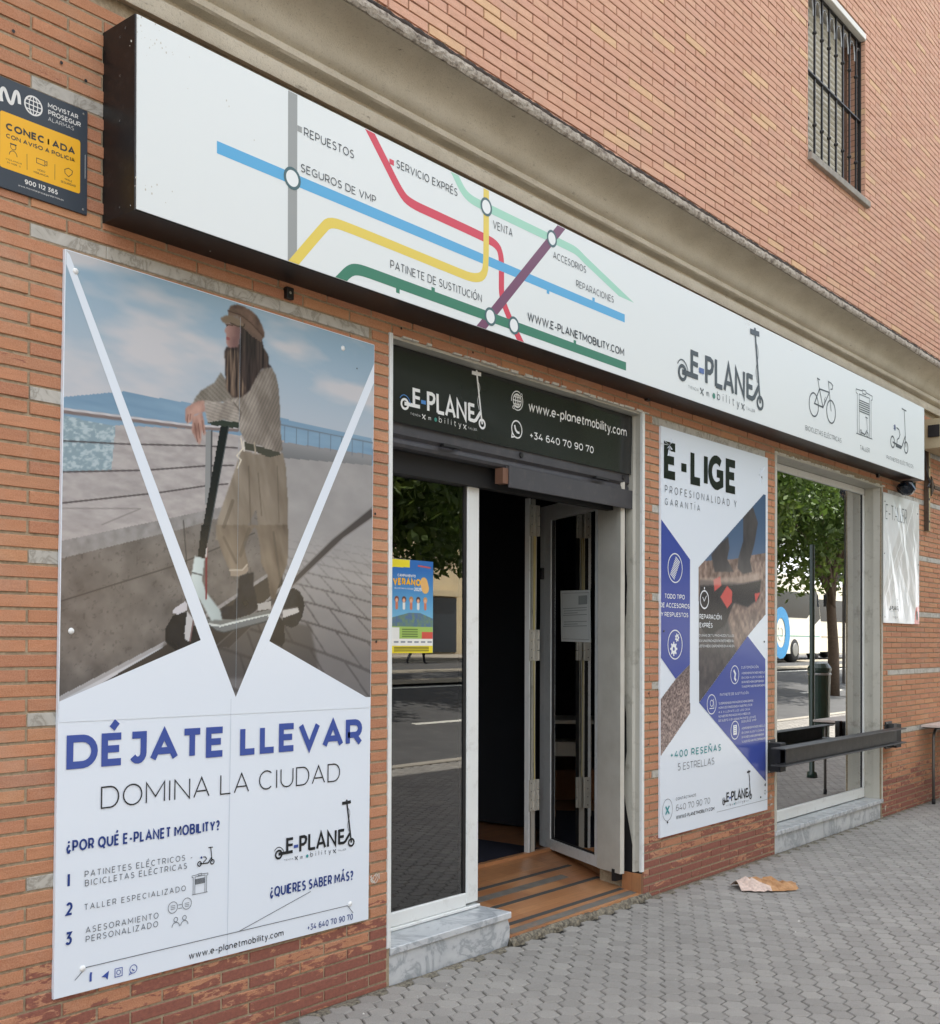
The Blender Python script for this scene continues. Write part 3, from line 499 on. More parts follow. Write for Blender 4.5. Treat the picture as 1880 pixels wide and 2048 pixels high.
P2_POLY={'blueL': [(-0.027,1.903),(0.361,1.683),(0.361,1.033),(0.181,0.945),(-0.035,1.075)],'photoR': [(1.455,2.221),(0.473,1.641),(0.482,0.788),(1.172,1.212),(1.457,1.367)],'blueR': [(1.172,1.212),(0.482,0.788),(1.46,0.2),(1.45,1.053)],'gravel': [(0.181,0.943),(0.361,1.033),(0.365,0.727),(-0.013,0.489),(-0.021,0.828)]}
P2_PH=[('legR',[(1.25,2.097),(1.331,1.995),(1.277,1.849),(1.207,1.727),(1.242,1.651),(1.102,1.629),(1.017,1.663),(1.034,1.74),(1.102,1.852),(1.101,2.014)]),('legL',[(0.883,1.866),(0.899,1.792),(0.867,1.715),(0.966,1.637),(0.69,1.623),(0.642,1.731),(0.769,1.813)]),('bike',[(0.489,1.562),(1.103,1.567),(1.387,1.603),(1.35,1.475),(1.173,1.407),(0.967,1.432),(0.835,1.279),(0.612,1.203),(0.49,1.274)]),('red1',[(0.674,1.571),(0.769,1.597),(0.786,1.539),(0.69,1.498)]),('red2',[(0.77,1.464),(0.867,1.542),(0.942,1.507),(0.934,1.431),(0.868,1.392)]),('red3',[(1.278,1.504),(1.369,1.515),(1.296,1.442)]),('flare',[(0.489,1.577),(0.933,1.598),(1.35,1.649),(1.35,1.601),(1.034,1.556),(0.489,1.526)])]
AL_TXT=[('MOVISTAR',1.911,2.019,3.232,0.015,0.18,0.004),('PROSEGUR',1.912,2.029,3.209,0.016,0.18,0.002),('ALARMAS',1.912,2.004,3.189,0.013,0.09,0.001),('CONECTADA',1.769,2.009,3.109,0.023,0.24,0.002),('CON AVISO A POLICÍA',1.77,2.009,3.084,0.014,0.2,0.001),('VIGILANCIA',1.769,1.823,3.015,0.005,0.16,0.002),('24 HORAS',1.773,1.819,3.005,0.005,0.16,0.002),('VIDEO',1.875,1.903,3.015,0.006,0.16,0.002),('VIGILANCIA',1.862,1.915,3.004,0.006,0.16,0.002),('TRIPLE',1.971,1.999,3.015,0.006,0.16,0.001),('SEGURIDAD',1.958,2.012,3.003,0.007,0.16,0.002),('900 112 365',1.833,1.948,2.958,0.015,0.2,0.001),('www.movistarproseguralarmas.es',1.812,1.968,2.944,0.006,0.12,-0.001)]
AL_PTS={'yellow': [(1.75,3.164),(2.028,3.164),(2.029,2.986),(1.751,2.986)],'m': [(1.755,3.193),(1.751,3.212),(1.754,3.23),(1.762,3.238),(1.769,3.226),(1.776,3.206),(1.784,3.197),(1.79,3.2),(1.794,3.219),(1.799,3.238),(1.806,3.243),(1.812,3.231),(1.814,3.206)],'globe': [(1.861,3.218),(1.861,3.25)],'div': [(1.84,3.056),(1.841,3.005),(1.937,3.055),(1.937,3.004)],'guard': [(1.794,3.056),(1.794,3.044)],'cam': [(1.873,3.054),(1.901,3.054),(1.902,3.037),(1.873,3.039)],'shield': [(1.986,3.058),(2.0,3.053),(1.998,3.042),(1.986,3.03),(1.973,3.038),(1.972,3.05)]}

# ------------------------------------------------------------------ the shop building
bld = thing('shop_building', 'long brick building with a moulded concrete cornice above its ground floor shops', 'building')
CH = .0478; ZR = 2.845; XR = 1.857
OPEN = [(3.525, 5.69, -.5, 2.85), (7.50, 9.69, -.5, 2.86)]
BANDS = {10: [(1.857, 16)], 0: [(1.857, 3.405), (5.787, 7.345), (9.82, 16)]}
for _n in (-11, -22, -33, -44): BANDS[_n] = BANDS[0]
m = MB()
for x0, x1, z0, z1 in ((-14, 3.545, -.3, 3.8), (5.692, 7.515, -.3, 3.8), (9.68, 17, -.3, 3.8), (3.545, 5.692, 2.85, 3.8), (7.515, 9.68, 2.86, 3.8)):
    m.box(x0, x1, .0045, .30, z0, z1, 'mortar')
m.build('wall', bld)
m = MB(); UW = (7.868, 9.032, 5.10, 6.46)
for x0, x1, z0, z1 in ((-14, UW[0], 4.09, 9.4), (UW[1], 17, 4.09, 9.4), (UW[0], UW[1], 4.09, UW[2]), (UW[0], UW[1], UW[3], 9.4)):
    m.box(x0, x1, -.083, .30, z0, z1, 'mortar_upper')
m.build('wall', bld)
m = MB(); m.box(-14, 17, .302, 12, 9.1, 9.4, 'cornice_render'); m.box(-14, 17, 11.7, 12, -.3, 9.098, 'mortar_upper'); m.box(-14, -13.7, .302, 11.698, -.3, 9.098, 'mortar_upper'); m.box(16.7, 17, .302, 11.698, -.3, 9.098, 'mortar_upper')
m.box(-13.7, 16.7, .302, 11.698, 3.3, 3.5, 'dark_interior')
m.build('unseen_roof_and_rear', bld)  # unseen shell added to block the sun, right end cut short for bounce light
# dark shop interior
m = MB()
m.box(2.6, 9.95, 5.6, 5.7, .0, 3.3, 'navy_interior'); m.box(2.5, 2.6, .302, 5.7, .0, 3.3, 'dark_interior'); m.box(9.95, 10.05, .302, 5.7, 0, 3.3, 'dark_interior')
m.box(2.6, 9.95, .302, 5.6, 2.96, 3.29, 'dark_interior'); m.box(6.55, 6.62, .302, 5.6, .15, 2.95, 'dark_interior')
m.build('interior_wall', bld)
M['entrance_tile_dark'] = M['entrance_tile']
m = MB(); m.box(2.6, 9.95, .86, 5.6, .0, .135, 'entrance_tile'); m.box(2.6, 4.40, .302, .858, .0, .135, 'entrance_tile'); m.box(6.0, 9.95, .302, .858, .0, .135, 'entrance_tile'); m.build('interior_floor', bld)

def inframe(x, y, z):
    v = Vector((x, y, z)) - CAM; d = v.dot(FW)
    if d < .1: return None
    u = 940 + 2230 * v.dot(RT) / d; vv = 1264.5 - 2230 * v.dot(UP) / d
    return (u, vv, d) if -10 < u < 1890 and -10 < vv < 2058 else None
bricks = []
def clear_intervals(x0, x1, cuts):
    iv = [(x0, x1)]
    for a, b in cuts:
        nv = []
        for p, q in iv:
            if b <= p or a >= q: nv.append((p, q)); continue
            if a > p: nv.append((p, a))
            if b < q: nv.append((b, q))
        iv = nv
    return iv
def course(n, zb, zt, x0, x1, cuts, y, mat):
    off = XR + (.13 if n % 2 else 0)
    for a, b in clear_intervals(x0, x1, cuts):
        k = math.floor((a - off) / .26)
        x = off + k * .26
        while x < b:
            p, q = max(x, a) + (.0045 if x > a else .001), min(x + .26, b) - (.0045 if x + .26 < b else .001)
            if q - p > .018: bricks.append((p, q, zb, zt, y, mat))
            x += .26
for n in range(-60, 18):
    zt = ZR + n * CH - .0045; zb = zt - CH + .009
    if zt < .02 or zb > 3.705: continue
    zb = max(zb, .0)
    cuts = [(o[0], o[1]) for o in OPEN if zb < o[3] - .004]
    cuts += BANDS.get(n, [])
    course(n, zb, zt, -2, 16, cuts, 0.0, 'brick')
for n in range(0, 96):
    zt = 4.10 + (n + 1) * CH - .003; zb = zt - CH + .006
    cuts = [(UW[0], UW[1])] if (zt > UW[2] and zb < UW[3]) else []
    course(n, zb, zt, -1, 14, cuts, -.09, 'brick_upper')
def hidden(x0, x1, z0, z1, y):
    cx, cz = (x0 + x1) / 2, (z0 + z1) / 2
    if y > -.05:
        for a, b, c, d in ((1.96, 3.40, .335, 2.77), (5.87, 7.35, .34, 2.79), (9.68, 10.6, 1.69, 2.8), (1.70, 2.05, 2.93, 3.27)):
            if x0 > a and x1 < b and z0 > c and z1 < d: return True
        if x0 > 2.13 and cz > 2.925: return True
        if cz > 3.69: return True
    elif cz < 4.24: return True
    return False
sc_ = []
for i, (x0, x1, z0, z1, y, mt) in enumerate(bricks):
    if hidden(x0, x1, z0, z1, y): continue
    c = inframe((x0 + x1) / 2, y, (z0 + z1) / 2)
    if not c: continue
    a = (x1 - x0) * (z1 - z0) * 3.36 / c[2] ** 3
    sc_.append((a, i))
sc_.sort(reverse=True); solo = {i for a, i in sc_[:300]}
_bm = {}
def brick_mesh(w_, h_, mt):
    key = (round(w_, 3), round(h_, 4), mt)
    if key in _bm: return _bm[key]
    b = .0018; D = .012
    v = [(b, 0, b), (w_ - b, 0, b), (w_ - b, 0, h_ - b), (b, 0, h_ - b), (0, .0025, 0), (w_, .0025, 0), (w_, .0025, h_), (0, .0025, h_), (0, D, 0), (w_, D, 0), (w_, D, h_), (0, D, h_)]
    f = [(0, 1, 2, 3), (0, 4, 5, 1), (1, 5, 6, 2), (2, 6, 7, 3), (3, 7, 4, 0), (4, 8, 9, 5), (5, 9, 10, 6), (6, 10, 11, 7), (7, 11, 8, 4)]
    me = bpy.data.meshes.new('brick'); me.from_pydata(v, [], f); me.materials.append(M[mt]); _bm[key] = me; return me
for i in sorted(solo):
    x0, x1, z0, z1, y, mt = bricks[i]
    o = bpy.data.objects.new('brick', brick_mesh(x1 - x0, z1 - z0, mt)); COL.objects.link(o); o.parent = bld
    o.location = (x0, y + random.uniform(-.0022, .0012), z0); o.rotation_euler = (random.uniform(-.006, .006), 0, random.uniform(-.004, .004))
for mt, nm in (('brick', 'lower_brickwork'), ('brick_upper', 'upper_brickwork')):
    V = []; Fc = []; Rr = []
    for i, (x0, x1, z0, z1, y, mm_) in enumerate(bricks):
        if mm_ != mt or i in solo: continue
        yy = y + random.uniform(-.0022, .0012); b = .0018; k = len(V); D = .012; r_ = random.random()
        V += [(x0 + b, yy, z0 + b), (x1 - b, yy, z0 + b), (x1 - b, yy, z1 - b), (x0 + b, yy, z1 - b), (x0, yy + D, z0), (x1, yy + D, z0), (x1, yy + D, z1), (x0, yy + D, z1)]
        Fc += [(k, k + 1, k + 2, k + 3), (k, k + 4, k + 5, k + 1), (k + 1, k + 5, k + 6, k + 2), (k + 2, k + 6, k + 7, k + 3), (k + 3, k + 7, k + 4, k)]; Rr += [r_] * 5
    me = bpy.data.meshes.new(nm); me.from_pydata(V, [], Fc); me.materials.append(M[mt]); a = me.attributes.new('rnd', 'FLOAT', 'FACE'); a.data.foreach_set('value', Rr)
    o = bpy.data.objects.new(nm, me); COL.objects.link(o); o.parent = bld; o['kind'] = 'stuff'
# marble bands let into the brickwork
for n, ivs in BANDS.items():
    zt = ZR + n * CH; zb = zt - CH + .002
    for a, b in ivs:
        x = a + .004; first = True
        while x < b - .01:
            L_ = .275 if first else random.choice((.36, .41, .45)); first = False; q = min(x + L_, b - .002)
            if b - q < .12: q = b - .002
            mb = MB(); mb.bbox(0, q - x - .0015, 0, .013, 0, zt - zb - .003, 'marble_band', .0015); o = mb.build('marble_band', bld); o.location = (x, .0006 + random.uniform(-.001, .002), zb + .001); x = q
# cornice
prof = [(0.004, 3.702), (-.028, 3.696), (-.031, 3.702), (-.031, 3.758), (-.028, 3.763), (-.012, 3.768), (-.012, 3.784), (-.052, 3.790), (-.061, 3.798), (-.062, 3.818), (-.056, 3.826), (-.043, 3.830),
        (-.044, 3.838), (-.058, 3.846), (-.072, 3.860), (-.081, 3.880), (-.087, 3.905), (-.099, 3.933), (-.124, 3.962), (-.162, 3.982), (-.20, 3.993), (-.232, 3.997)]
def extrude(prof, name, mat, jit=0, x0=-14, x1=17, smooth=True):
    xs = [x0] + list(np.arange(1, 14.01, .08 if not jit else .03)) + [x1]; V = []; Fc = []; k = len(prof)
    for x in xs:
        for i, (y, z) in enumerate(prof):
            j = jit if 0 < i < k - 1 else jit * .4
            V.append((x, y + random.uniform(-j, j), z + random.uniform(-j, j)))
    for i in range(len(xs) - 1):
        for j in range(k - 1): Fc.append((i * k + j, (i + 1) * k + j, (i + 1) * k + j + 1, i * k + j + 1))
    me = bpy.data.meshes.new(name); me.from_pydata(V, [], Fc); me.materials.append(M[mat]); o = bpy.data.objects.new(name, me); COL.objects.link(o); o.parent = bld
    if smooth: smooth_by_angle(o, 32)
    return o
extrude(prof, 'cornice', 'cornice_render', .0006)
extrude([(-.231, 3.998), (-.243, 3.996), (-.251, 4.008), (-.253, 4.024), (-.247, 4.043), (-.236, 4.048), (-.215, 4.050)], 'cornice_lip', 'cornice_lip', .0028, smooth=False)
extrude([(-.217, 4.049), (-.212, 4.056), (-.213, 4.078), (-.206, 4.094), (-.185, 4.100), (-.06, 4.106)], 'cornice_drip', 'mossy_edge', .0035, smooth=False)
mb = MB()
for _ in range(46):      # dry weeds and grime tufts along the ledge
    x = random.uniform(3.2, 12); z = 4.085 + random.uniform(-.02, .015)
    for _k in range(random.randint(2, 5)):
        dx, dz = random.uniform(-.02, .02), random.uniform(-.03, .012); mb.tube([(x, -.214, z), (x + dx * .5, -.222, z + dz * .4), (x + dx, -.226, z + dz)], .0007, 'yellow_bracket' if random.random() < .3 else 'bark', 3)
mb.build('dry_weeds', bld, kind='stuff')

# upper window with its grille
uw = MB(); uw.bbox(UW[0] - .01, UW[1] + .03, -.125, .05, UW[2] - .052, UW[2], 'sill_stone', .004); uw.build('window_sill', bld)
uw = MB(); uw.bbox(UW[0] + .0, UW[1] + .0, -.098, .10, UW[3] - .045, UW[3] + .004, 'lintel_white', .003); uw.build('lintel', bld)
m = MB()    # brick reveal
n = 0; z = UW[2]
while z < UW[3] - .05:
    m.cur = random.random(); m.box(UW[1] - .001, UW[1] + .02, -.088, .06, z + .003, min(z + CH, UW[3] - .05) - .003, 'brick_upper'); m.cur = random.random(); m.box(UW[0] - .02, UW[0] + .001, -.088, .06, z + .003, min(z + CH, UW[3] - .05) - .003, 'brick_upper'); z += CH
m.build('window_reveal', bld, attr=True, kind='stuff')
win = MB(); X0, X1, Z0, Z1 = UW[0], UW[1], UW[2], UW[3] - .046
win.box(X0, X1, .085, .12, Z0, Z0 + .06, 'window_brown'); win.box(X0, X1, .085, .12, Z1 - .05, Z1, 'window_brown'); win.box(X0, X0 + .05, .085, .12, Z0 + .06, Z1 - .05, 'window_brown'); win.box(X1 - .125, X1 - .085, .05, .12, Z0 + .06, Z1 - .05, 'window_brown'); win.box(X1 - .05, X1, .085, .12, Z0 + .06, Z1 - .05, 'window_brown')
wfr = win.build('window', bld)
g = MB(); g.box(X0 + .05, X1 - .05, .098, .104, Z0 + .06, Z1 - .05, 'house_glass'); g.build('pane', wfr)
slat_me = None; z = Z0 + .13
while z < Z1 - .05:
    if slat_me is None:
        s_ = MB(); s_.add([(X0 + .052, .046, 0), (X1 - .13, .046, 0), (X1 - .13, .038, .012), (X0 + .052, .038, .012), (X1 - .13, .038, .034), (X0 + .052, .038, .034), (X1 - .13, .052, .044), (X0 + .052, .052, .044)], [(0, 1, 2, 3), (3, 2, 4, 5), (5, 4, 6, 7)], 'shutter_slat'); o = s_.build('shutter_slat', wfr); slat_me = o.data; o.location = (0, 0, z)
    else:
        o = bpy.data.objects.new('shutter_slat', slat_me); COL.objects.link(o); o.parent = wfr; o.location = (0, 0, z)
    z += .046
s_ = MB(); s_.box(X0 + .052, X1 - .13, .034, .055, Z0 + .09, Z0 + .128, 'lintel_white'); s_.build('shutter_bottom_bar', wfr)
gr = MB(); gy = -.045
zm = (Z0 + Z1) / 2 + .0
gr.obox((X0 + .004, gy, zm), (X1 - .004, gy, zm), .03, .012, 'cable_black'); gr.obox((X0 + .004, gy, Z0 + .012), (X1 - .004, gy, Z0 + .012), .02, .01, 'cable_black'); gr.obox((X0 + .004, gy, Z1 - .012), (X1 - .004, gy, Z1 - .012), .02, .01, 'cable_black')
gr.box(X0 + .003, X0 + .018, gy - .012, gy + .012, Z0 + .003, Z1 - .003, 'cable_black'); gr.box(X1 - .018, X1 - .003, gy - .012, gy + .012, Z0 + .003, Z1 - .003, 'cable_black')
grille = gr.build('window_grille', bld); bar_me = None
for k in range(8):
    bx = X0 + .018 + (X1 - X0 - .036) * (k + .5) / 8
    if bar_me is None:
        b = MB(); b.obox((0, gy, Z0 + .01), (0, gy, Z1 - .01), .014, .014, 'cable_black', up=(0, 1, 0))
        for kz in (Z0 + .30, zm + .34): b.lathe([(.001, -.022), (.016, -.007), (.018, 0), (.016, .007), (.001, .022)], 'cable_black', (0, gy, kz), 8)
        b.tube([(0, gy, Z1 - .20), (.006, gy, Z1 - .12), (.03, gy, Z1 - .07), (.06, gy, Z1 - .06), (.095, gy, Z1 - .09), (.11, gy, Z1 - .15), (.112, gy, Z1 - .2)], .005, 'zinc', 5)
        for q in (-1, 1):
            b.tube([(.066 + q * .03 * cos(t_ * .9) * (1 - t_ * .09), gy, Z0 + .06 + .03 * sin(t_ * .9) * (1 - t_ * .09)) for t_ in range(9)], .004, 'cable_black', 5)
        o = b.build('bar', grille); bar_me = o.data
    else: o = bpy.data.objects.new('bar', bar_me); COL.objects.link(o); o.parent = grille
    o.location = (bx, 0, 0)

# ---- doorway with its aluminium shopfront
m = MB(); m.bbox(3.525, 3.547, -.006, .215, .165, 2.852, 'white_aluminium', .002); m.build('door_trim', bld)
m = MB(); m.bbox(5.666, 5.692, -.006, .012, .16, 2.852, 'white_aluminium', .002); m.build('door_trim', bld)
m = MB()      # painted sheet lining of the right jamb: torn, buckled at the foot
rows = 30; V = []
for i in range(rows + 1):
    z = .155 + (2.845 - .155) * i / rows; tear = max(0, (.62 - z)) * .17 + .004 * sin(z * 9) + .002 * sin(z * 31)
    V += [(5.670, .012, z + (.012 * (i == 0))), (5.672, .045, z), (5.666 + .003 * sin(z * 5), .06, z), (5.676 + .003 * sin(z * 7 + 1), .118 - tear, z)]
m.add(V, [(4 * i + j, 4 * i + j + 1, 4 * i + 5 + j, 4 * i + 4 + j) for i in range(rows) for j in range(3)], 'cream_metal'); m.build('jamb_lining', bld)
m = MB(); m.box(3.548, 5.672, .012, .21, 2.836, 2.849, 'cream_metal'); m.build('door_soffit', bld)
m = MB()      # ragged plaster edge over the door and over the window
for xa, xb, zz in ((3.53, 5.70, 2.851), (7.50, 9.69, 2.861)):
    x = xa
    while x < xb:
        q = x + random.uniform(.02, .07)
        if random.random() < .8: m.bbox(x, q, -.006 - random.uniform(0, .003), .006, zz - random.uniform(.004, .009), zz + random.uniform(.001, .008), 'paint_flake', .001)
        x = q + random.uniform(0, .03)
m.build('plaster_edge', bld, kind='stuff')
m = MB(); m.box(5.655, 5.70, .128, .165, .10, 2.84, 'black_gap'); m.box(5.676, 5.6915, .006, .1275, .0, 2.84, 'black_gap'); m.box(5.60, 5.665, .1305, .16, .10, .17, 'black_gap'); m.build('shutter_guide', bld)
m = MB(); m.box(3.548, 5.672, .16, .212, 2.28, 2.835, 'black_gap'); m.build('shutter_housing', bld)
# roller shutter: bottom rail, round bar, locks, handles
sh = MB(); sh.bbox(3.550, 5.668, .085, .155, 2.435, 2.50, 'shutter_metal', .004)
V = []; Fc = []; pr = [(.088, 2.437), (.100, 2.425), (.092, 2.415), (.090, 2.400), (.098, 2.386), (.118, 2.380), (.150, 2.382)]
for x in (3.550, 5.668): V += [(x, a, b) for a, b in pr]
sh.add(V, [(i, i + 1, i + 8, i + 7) for i in range(6)], 'shutter_metal'); shut = sh.build('roller_shutter', bld)
for x in (3.60, 4.60, 5.60):
    m = MB(); m.lathe([(.001, -.006), (.014, -.006), (.016, 0), (.016, .004)], 'screw_dark', (x, .083, 2.465), 14, 'y'); m.build('lock', shut)
for x in (4.02, 5.33):
    m = MB(); m.obox((x - .06, .066, 2.428), (x + .07, .066, 2.428), .018, .012, 'black_rubber'); m.obox((x - .045, .09, 2.428), (x - .045, .066, 2.428), .012, .01, 'black_rubber'); m.obox((x + .05, .09, 2.428), (x + .05, .066, 2.428), .012, .01, 'black_rubber'); m.build('handle', shut)
m = MB(); m.bbox(4.475, 5.672, .062, .072, 2.283, 2.392, 'shutter_metal', .002); m.box(4.46, 5.66, .0725, .12, 2.375, 2.388, 'shutter_metal'); m.box(4.43, 4.474, .07, .12, 2.30, 2.378, 'window_brown'); m.build('shutter_flap', shut)

# left fixed glazing
gz = MB(); gy0, gy1 = .195, .235
gz.bbox(4.305, 4.398, gy0, gy1, .19, 2.40, 'white_aluminium', .004); gz.bbox(3.548, 4.304, gy0, gy1, .178, .245, 'white_aluminium', .004)
gz.bbox(3.548, 4.4, gy0 - .012, gy1, .163, .177, 'white_aluminium', .002); gz.bbox(3.548, 4.305, gy0, gy1, 2.385, 2.44, 'black_rubber', .004); gz.box(4.284, 4.304, gy0 + .006, gy1 - .004, .246, 2.384, 'black_rubber')
gz.bbox(4.4, 5.60, gy0, gy1 + .05, 2.34, 2.43, 'white_aluminium', .003)
sf = gz.build('shopfront_frame', bld)
m = MB(); m.box(3.548, 4.284, gy0 + .012, gy0 + .018, .246, 2.384, 'clear_glass'); m.build('pane', sf)
m = MB(); m.bbox(3.55, 4.422, .0, .21, .128, .160, 'marble', .003); o = m.build('door_bench_slab', bld)
m = MB(); V = [(3.552, .012, -.02), (4.424, .012, -.02), (4.424, .012, .126), (3.552, .012, .126)]
m.prism([(3.552, -.02), (4.395, -.02), (4.42, .03), (4.424, .08), (4.405, .126), (3.552, .126)], .012, .30, 'marble'); m.build('bench_front', bld)
# entrance ramp: tiles of wood-look ceramic, grip strips
def rz(y): return .035 + .119 * y
ramp_root = MB(); V = [(4.424, 0.004, -.05), (5.70, .004, -.05), (5.70, .86, -.05), (4.424, .86, -.05), (4.424, .004, rz(0) - .012), (5.70, .004, rz(0) - .012), (5.70, .86, rz(.86) - .012), (4.424, .86, rz(.86) - .012)]
ramp_root.add(V, [(4, 5, 6, 7), (0, 1, 5, 4), (1, 2, 6, 5), (3, 0, 4, 7)], 'rough_concrete')
ramp_root.add([(5.70, .16, 0), (6.1, .86, 0), (5.70, .86, 0), (5.70, .16, rz(.16) - .012), (6.1, .86, rz(.86) - .012), (5.70, .86, rz(.86) - .012)], [(3, 4, 5), (0, 1, 4, 3)], 'rough_concrete')
ramp = ramp_root.build('entrance_ramp', bld)
tx = [4.424, 4.75, 5.08, 5.41, 5.70]; ty = [0.0, .0, .33, .66, .86]
for j in range(1, 4):
    for i in range(4):
        m = MB(); m.cur = random.random(); a, b = tx[i] + .001, tx[i + 1] - .001; c, d = ty[j] + .001 + (.002 if j == 1 else 0), ty[j + 1] - .001
        m.add([(a, c, rz(c) - .011), (b, c, rz(c) - .011), (b, d, rz(d) - .011), (a, d, rz(d) - .011), (a, c, rz(c)), (b, c, rz(c)), (b, d, rz(d)), (a, d, rz(d))], [(4, 5, 6, 7), (0, 1, 5, 4), (1, 2, 6, 5), (2, 3, 7, 6), (3, 0, 4, 7)], 'entrance_tile'); m.build('tile', ramp, attr=True)
m = MB(); m.cur = .4; m.add([(5.701, .16, rz(.16)), (6.02, .86, rz(.86)), (5.701, .86, rz(.86))], [(0, 1, 2)], 'entrance_tile'); m.build('tile', ramp, attr=True)
for ya, yb, xa, xb, mt in ((.575, .605, 4.55, 5.80, 'grip_strip'), (.44, .50, 4.55, 5.57, 'faded_strip'), (.325, .355, 4.55, 5.74, 'grip_strip'), (.11, .14, 4.43, 5.66, 'grip_strip'), (.025, .075, 4.45, 5.66, 'faded_strip')):
    m = MB(); m.add([(xa, ya, rz(ya) + .0016), (xb, ya, rz(ya) + .0016), (xb, yb, rz(yb) + .0016), (xa, yb, rz(yb) + .0016), (xa, ya, rz(ya)), (xb, ya, rz(ya))], [(0, 1, 2, 3), (4, 5, 1, 0)], mt); m.build('grip_strip', ramp)
mb = MB(); xs = np.arange(4.40, 5.76, .018); V = []; rr_ = random.Random(3)
for i, x in enumerate(xs):       # crumbling concrete nosing
    dz = rr_.uniform(-.004, .004) - (.012 if 5.05 < x < 5.45 else 0) * rr_.random(); V += [(x, -.028 + rr_.uniform(-.008, .008), -.01), (x, -.022 + rr_.uniform(-.006, .006), .014 + dz), (x, -.006 + rr_.uniform(-.003, .003), .030 + dz), (x, .003, .0335 + min(dz, 0))]
mb.add(V, [(4 * i + j, 4 * i + 4 + j, 4 * i + 5 + j, 4 * i + 1 + j) for i in range(len(xs) - 1) for j in range(3)], 'rough_concrete')
mb.build('step_nosing', bld)
m = MB(); m.box(4.40, 6.02, .862, .90, .10, .158, 'entrance_tile'); m.box(4.42, 6.0, .90, 2.6, .1355, .1395, 'dark_mat'); m.build('threshold', bld)
m = MB(); m.add([(5.702, .13, -.02), (5.70, .16, -.02), (6.03, .862, -.02), (5.702, .13, .145), (5.70, .16, .148), (6.03, .862, .149)], [(0, 1, 4, 3), (1, 2, 5, 4)], 'entrance_tile'); m.box(5.667, 5.702, .001, .13, -.02, .15, 'entrance_tile'); m.build('skirting', bld)

# right: ribbed post, glazed door leaf folded back, hinges, cables
P0 = Vector((5.68, .285, 0)); DV = Vector((.31, .578, 0)).normalized(); NV = Vector((-DV.y, DV.x, 0))
leafR = thing_rot = math.atan2(DV.y, DV.x)
m = MB(); a_, b_ = Vector((5.605, .078, 0)), Vector((5.677, .282, 0)); L_ = (b_ - a_).length
m.box(0, L_, 0, .03, .150, 2.44, 'ribbed_aluminium'); o = m.build('ribbed_post', bld); o.location = (a_.x + .004, a_.y + .06, 0); o.rotation_euler = (0, 0, math.atan2(b_.y - a_.y, b_.x - a_.x)); o.location = (5.612, .082, 0)
dl = MB(); LL = .80
for a, b, c, d in ((0, .045, .205, 2.40), (LL - .155, LL - .066, .15, 2.40), (LL - .064, LL, .15, 2.40), (.045, LL - .155, .15, .215), (.045, LL - .155, 2.30, 2.40)):
    dl.bbox(a, b, -.02, .02, c, d, 'white_aluminium', .003)
dl.bbox(0, .045, -.02, .02, .15, .204, 'white_aluminium', .003)
dl.box(.045, .056, -.012, .012, .216, 2.299, 'black_rubber'); dl.box(LL - .166, LL - .155, -.012, .012, .216, 2.299, 'black_rubber'); dl.box(.056, LL - .166, -.012, .012, .216, .224, 'black_rubber')
leaf = dl.build('door_leaf', bld); leaf.location = (5.68, .285, 0); leaf.rotation_euler = (0, 0, math.atan2(DV.y, DV.x))
m = MB(); m.box(.057, LL - .167, -.003, .003, .225, 2.298, 'tinted_glass'); m.build('pane', leaf)
# far stile assembly with black gaps, hinges and hanging cables (faces the street)
m = MB(); m.box(5.735, 5.752, .868, .90, .155, 2.42, 'white_aluminium'); m.box(5.752, 5.775, .88, .90, .155, 2.42, 'black_gap'); m.box(5.775, 5.81, .872, .90, .155, 2.42, 'cream_metal'); m.box(5.81, 5.832, .88, .90, .155, 2.42, 'black_gap')
stile = m.build('folding_door_stile', bld)
for zt in (2.38, 1.58, .62):
    m = MB()
    m.box(5.738, 5.772, .858, .866, zt - .2, zt, 'cream_metal'); m.box(5.792, 5.815, .858, .866, zt - .2, zt, 'cream_metal')
    for xx in (5.780, 5.826):
        for k in range(3): m.tube([(xx, .858, zt - .2 + k * .067 + .002), (xx, .858, zt - .2 + (k + 1) * .067 - .002)], .009, 'cream_metal', 8)
    for k in range(4): m.lathe([(.001, -.002), (.004, 0)], 'cable_black', (5.752, .8565, zt - .18 + k * .053), 8, 'y')
    m.build('hinge', stile)
for xx, ph, mt in ((5.786, 0, 'cable_yellow'), (5.792, 1.3, 'cable_yellow'), (5.799, 2.2, 'cream_metal')):
    m = MB(); m.tube([(xx + .006 * sin(z * 2.6 + ph), .862, z) for z in np.linspace(.62, 2.38, 24)], .0035, mt, 6); m.build('cable', stile)

# ---- shop window with marble bench
m = MB(); m.bbox(7.502, 7.532, -.004, .14, .16, 2.862, 'cream_metal', .002); m.build('window_jamb', bld)
m = MB(); V = []
for i in range(25):
    z = .155 + (2.858 - .155) * i / 24; V += [(9.691, -.004, z), (9.683, .004, z), (9.668 + .003 * sin(z * 4), .07, z), (9.672, .145, z)]
m.add(V, [(4 * i + j, 4 * i + 1 + j, 4 * i + 5 + j, 4 * i + 4 + j) for i in range(24) for j in range(3)], 'cream_metal'); m.build('window_jamb', bld)
m = MB(); m.box(7.533, 9.67, -.002, .145, 2.845, 2.858, 'cream_metal'); m.build('window_soffit', bld)
wf = MB(); wy0, wy1 = .145, .19
wf.bbox(7.533, 9.67, wy0, wy1, 2.79, 2.844, 'white_aluminium', .004); wf.bbox(7.533, 9.67, wy0, wy1, .165, .25, 'white_aluminium', .004); wf.bbox(9.632, 9.67, wy0, wy1, .252, 2.788, 'white_aluminium', .003); wf.bbox(7.533, 7.56, wy0, wy1, .252, 2.788, 'white_aluminium', .003)
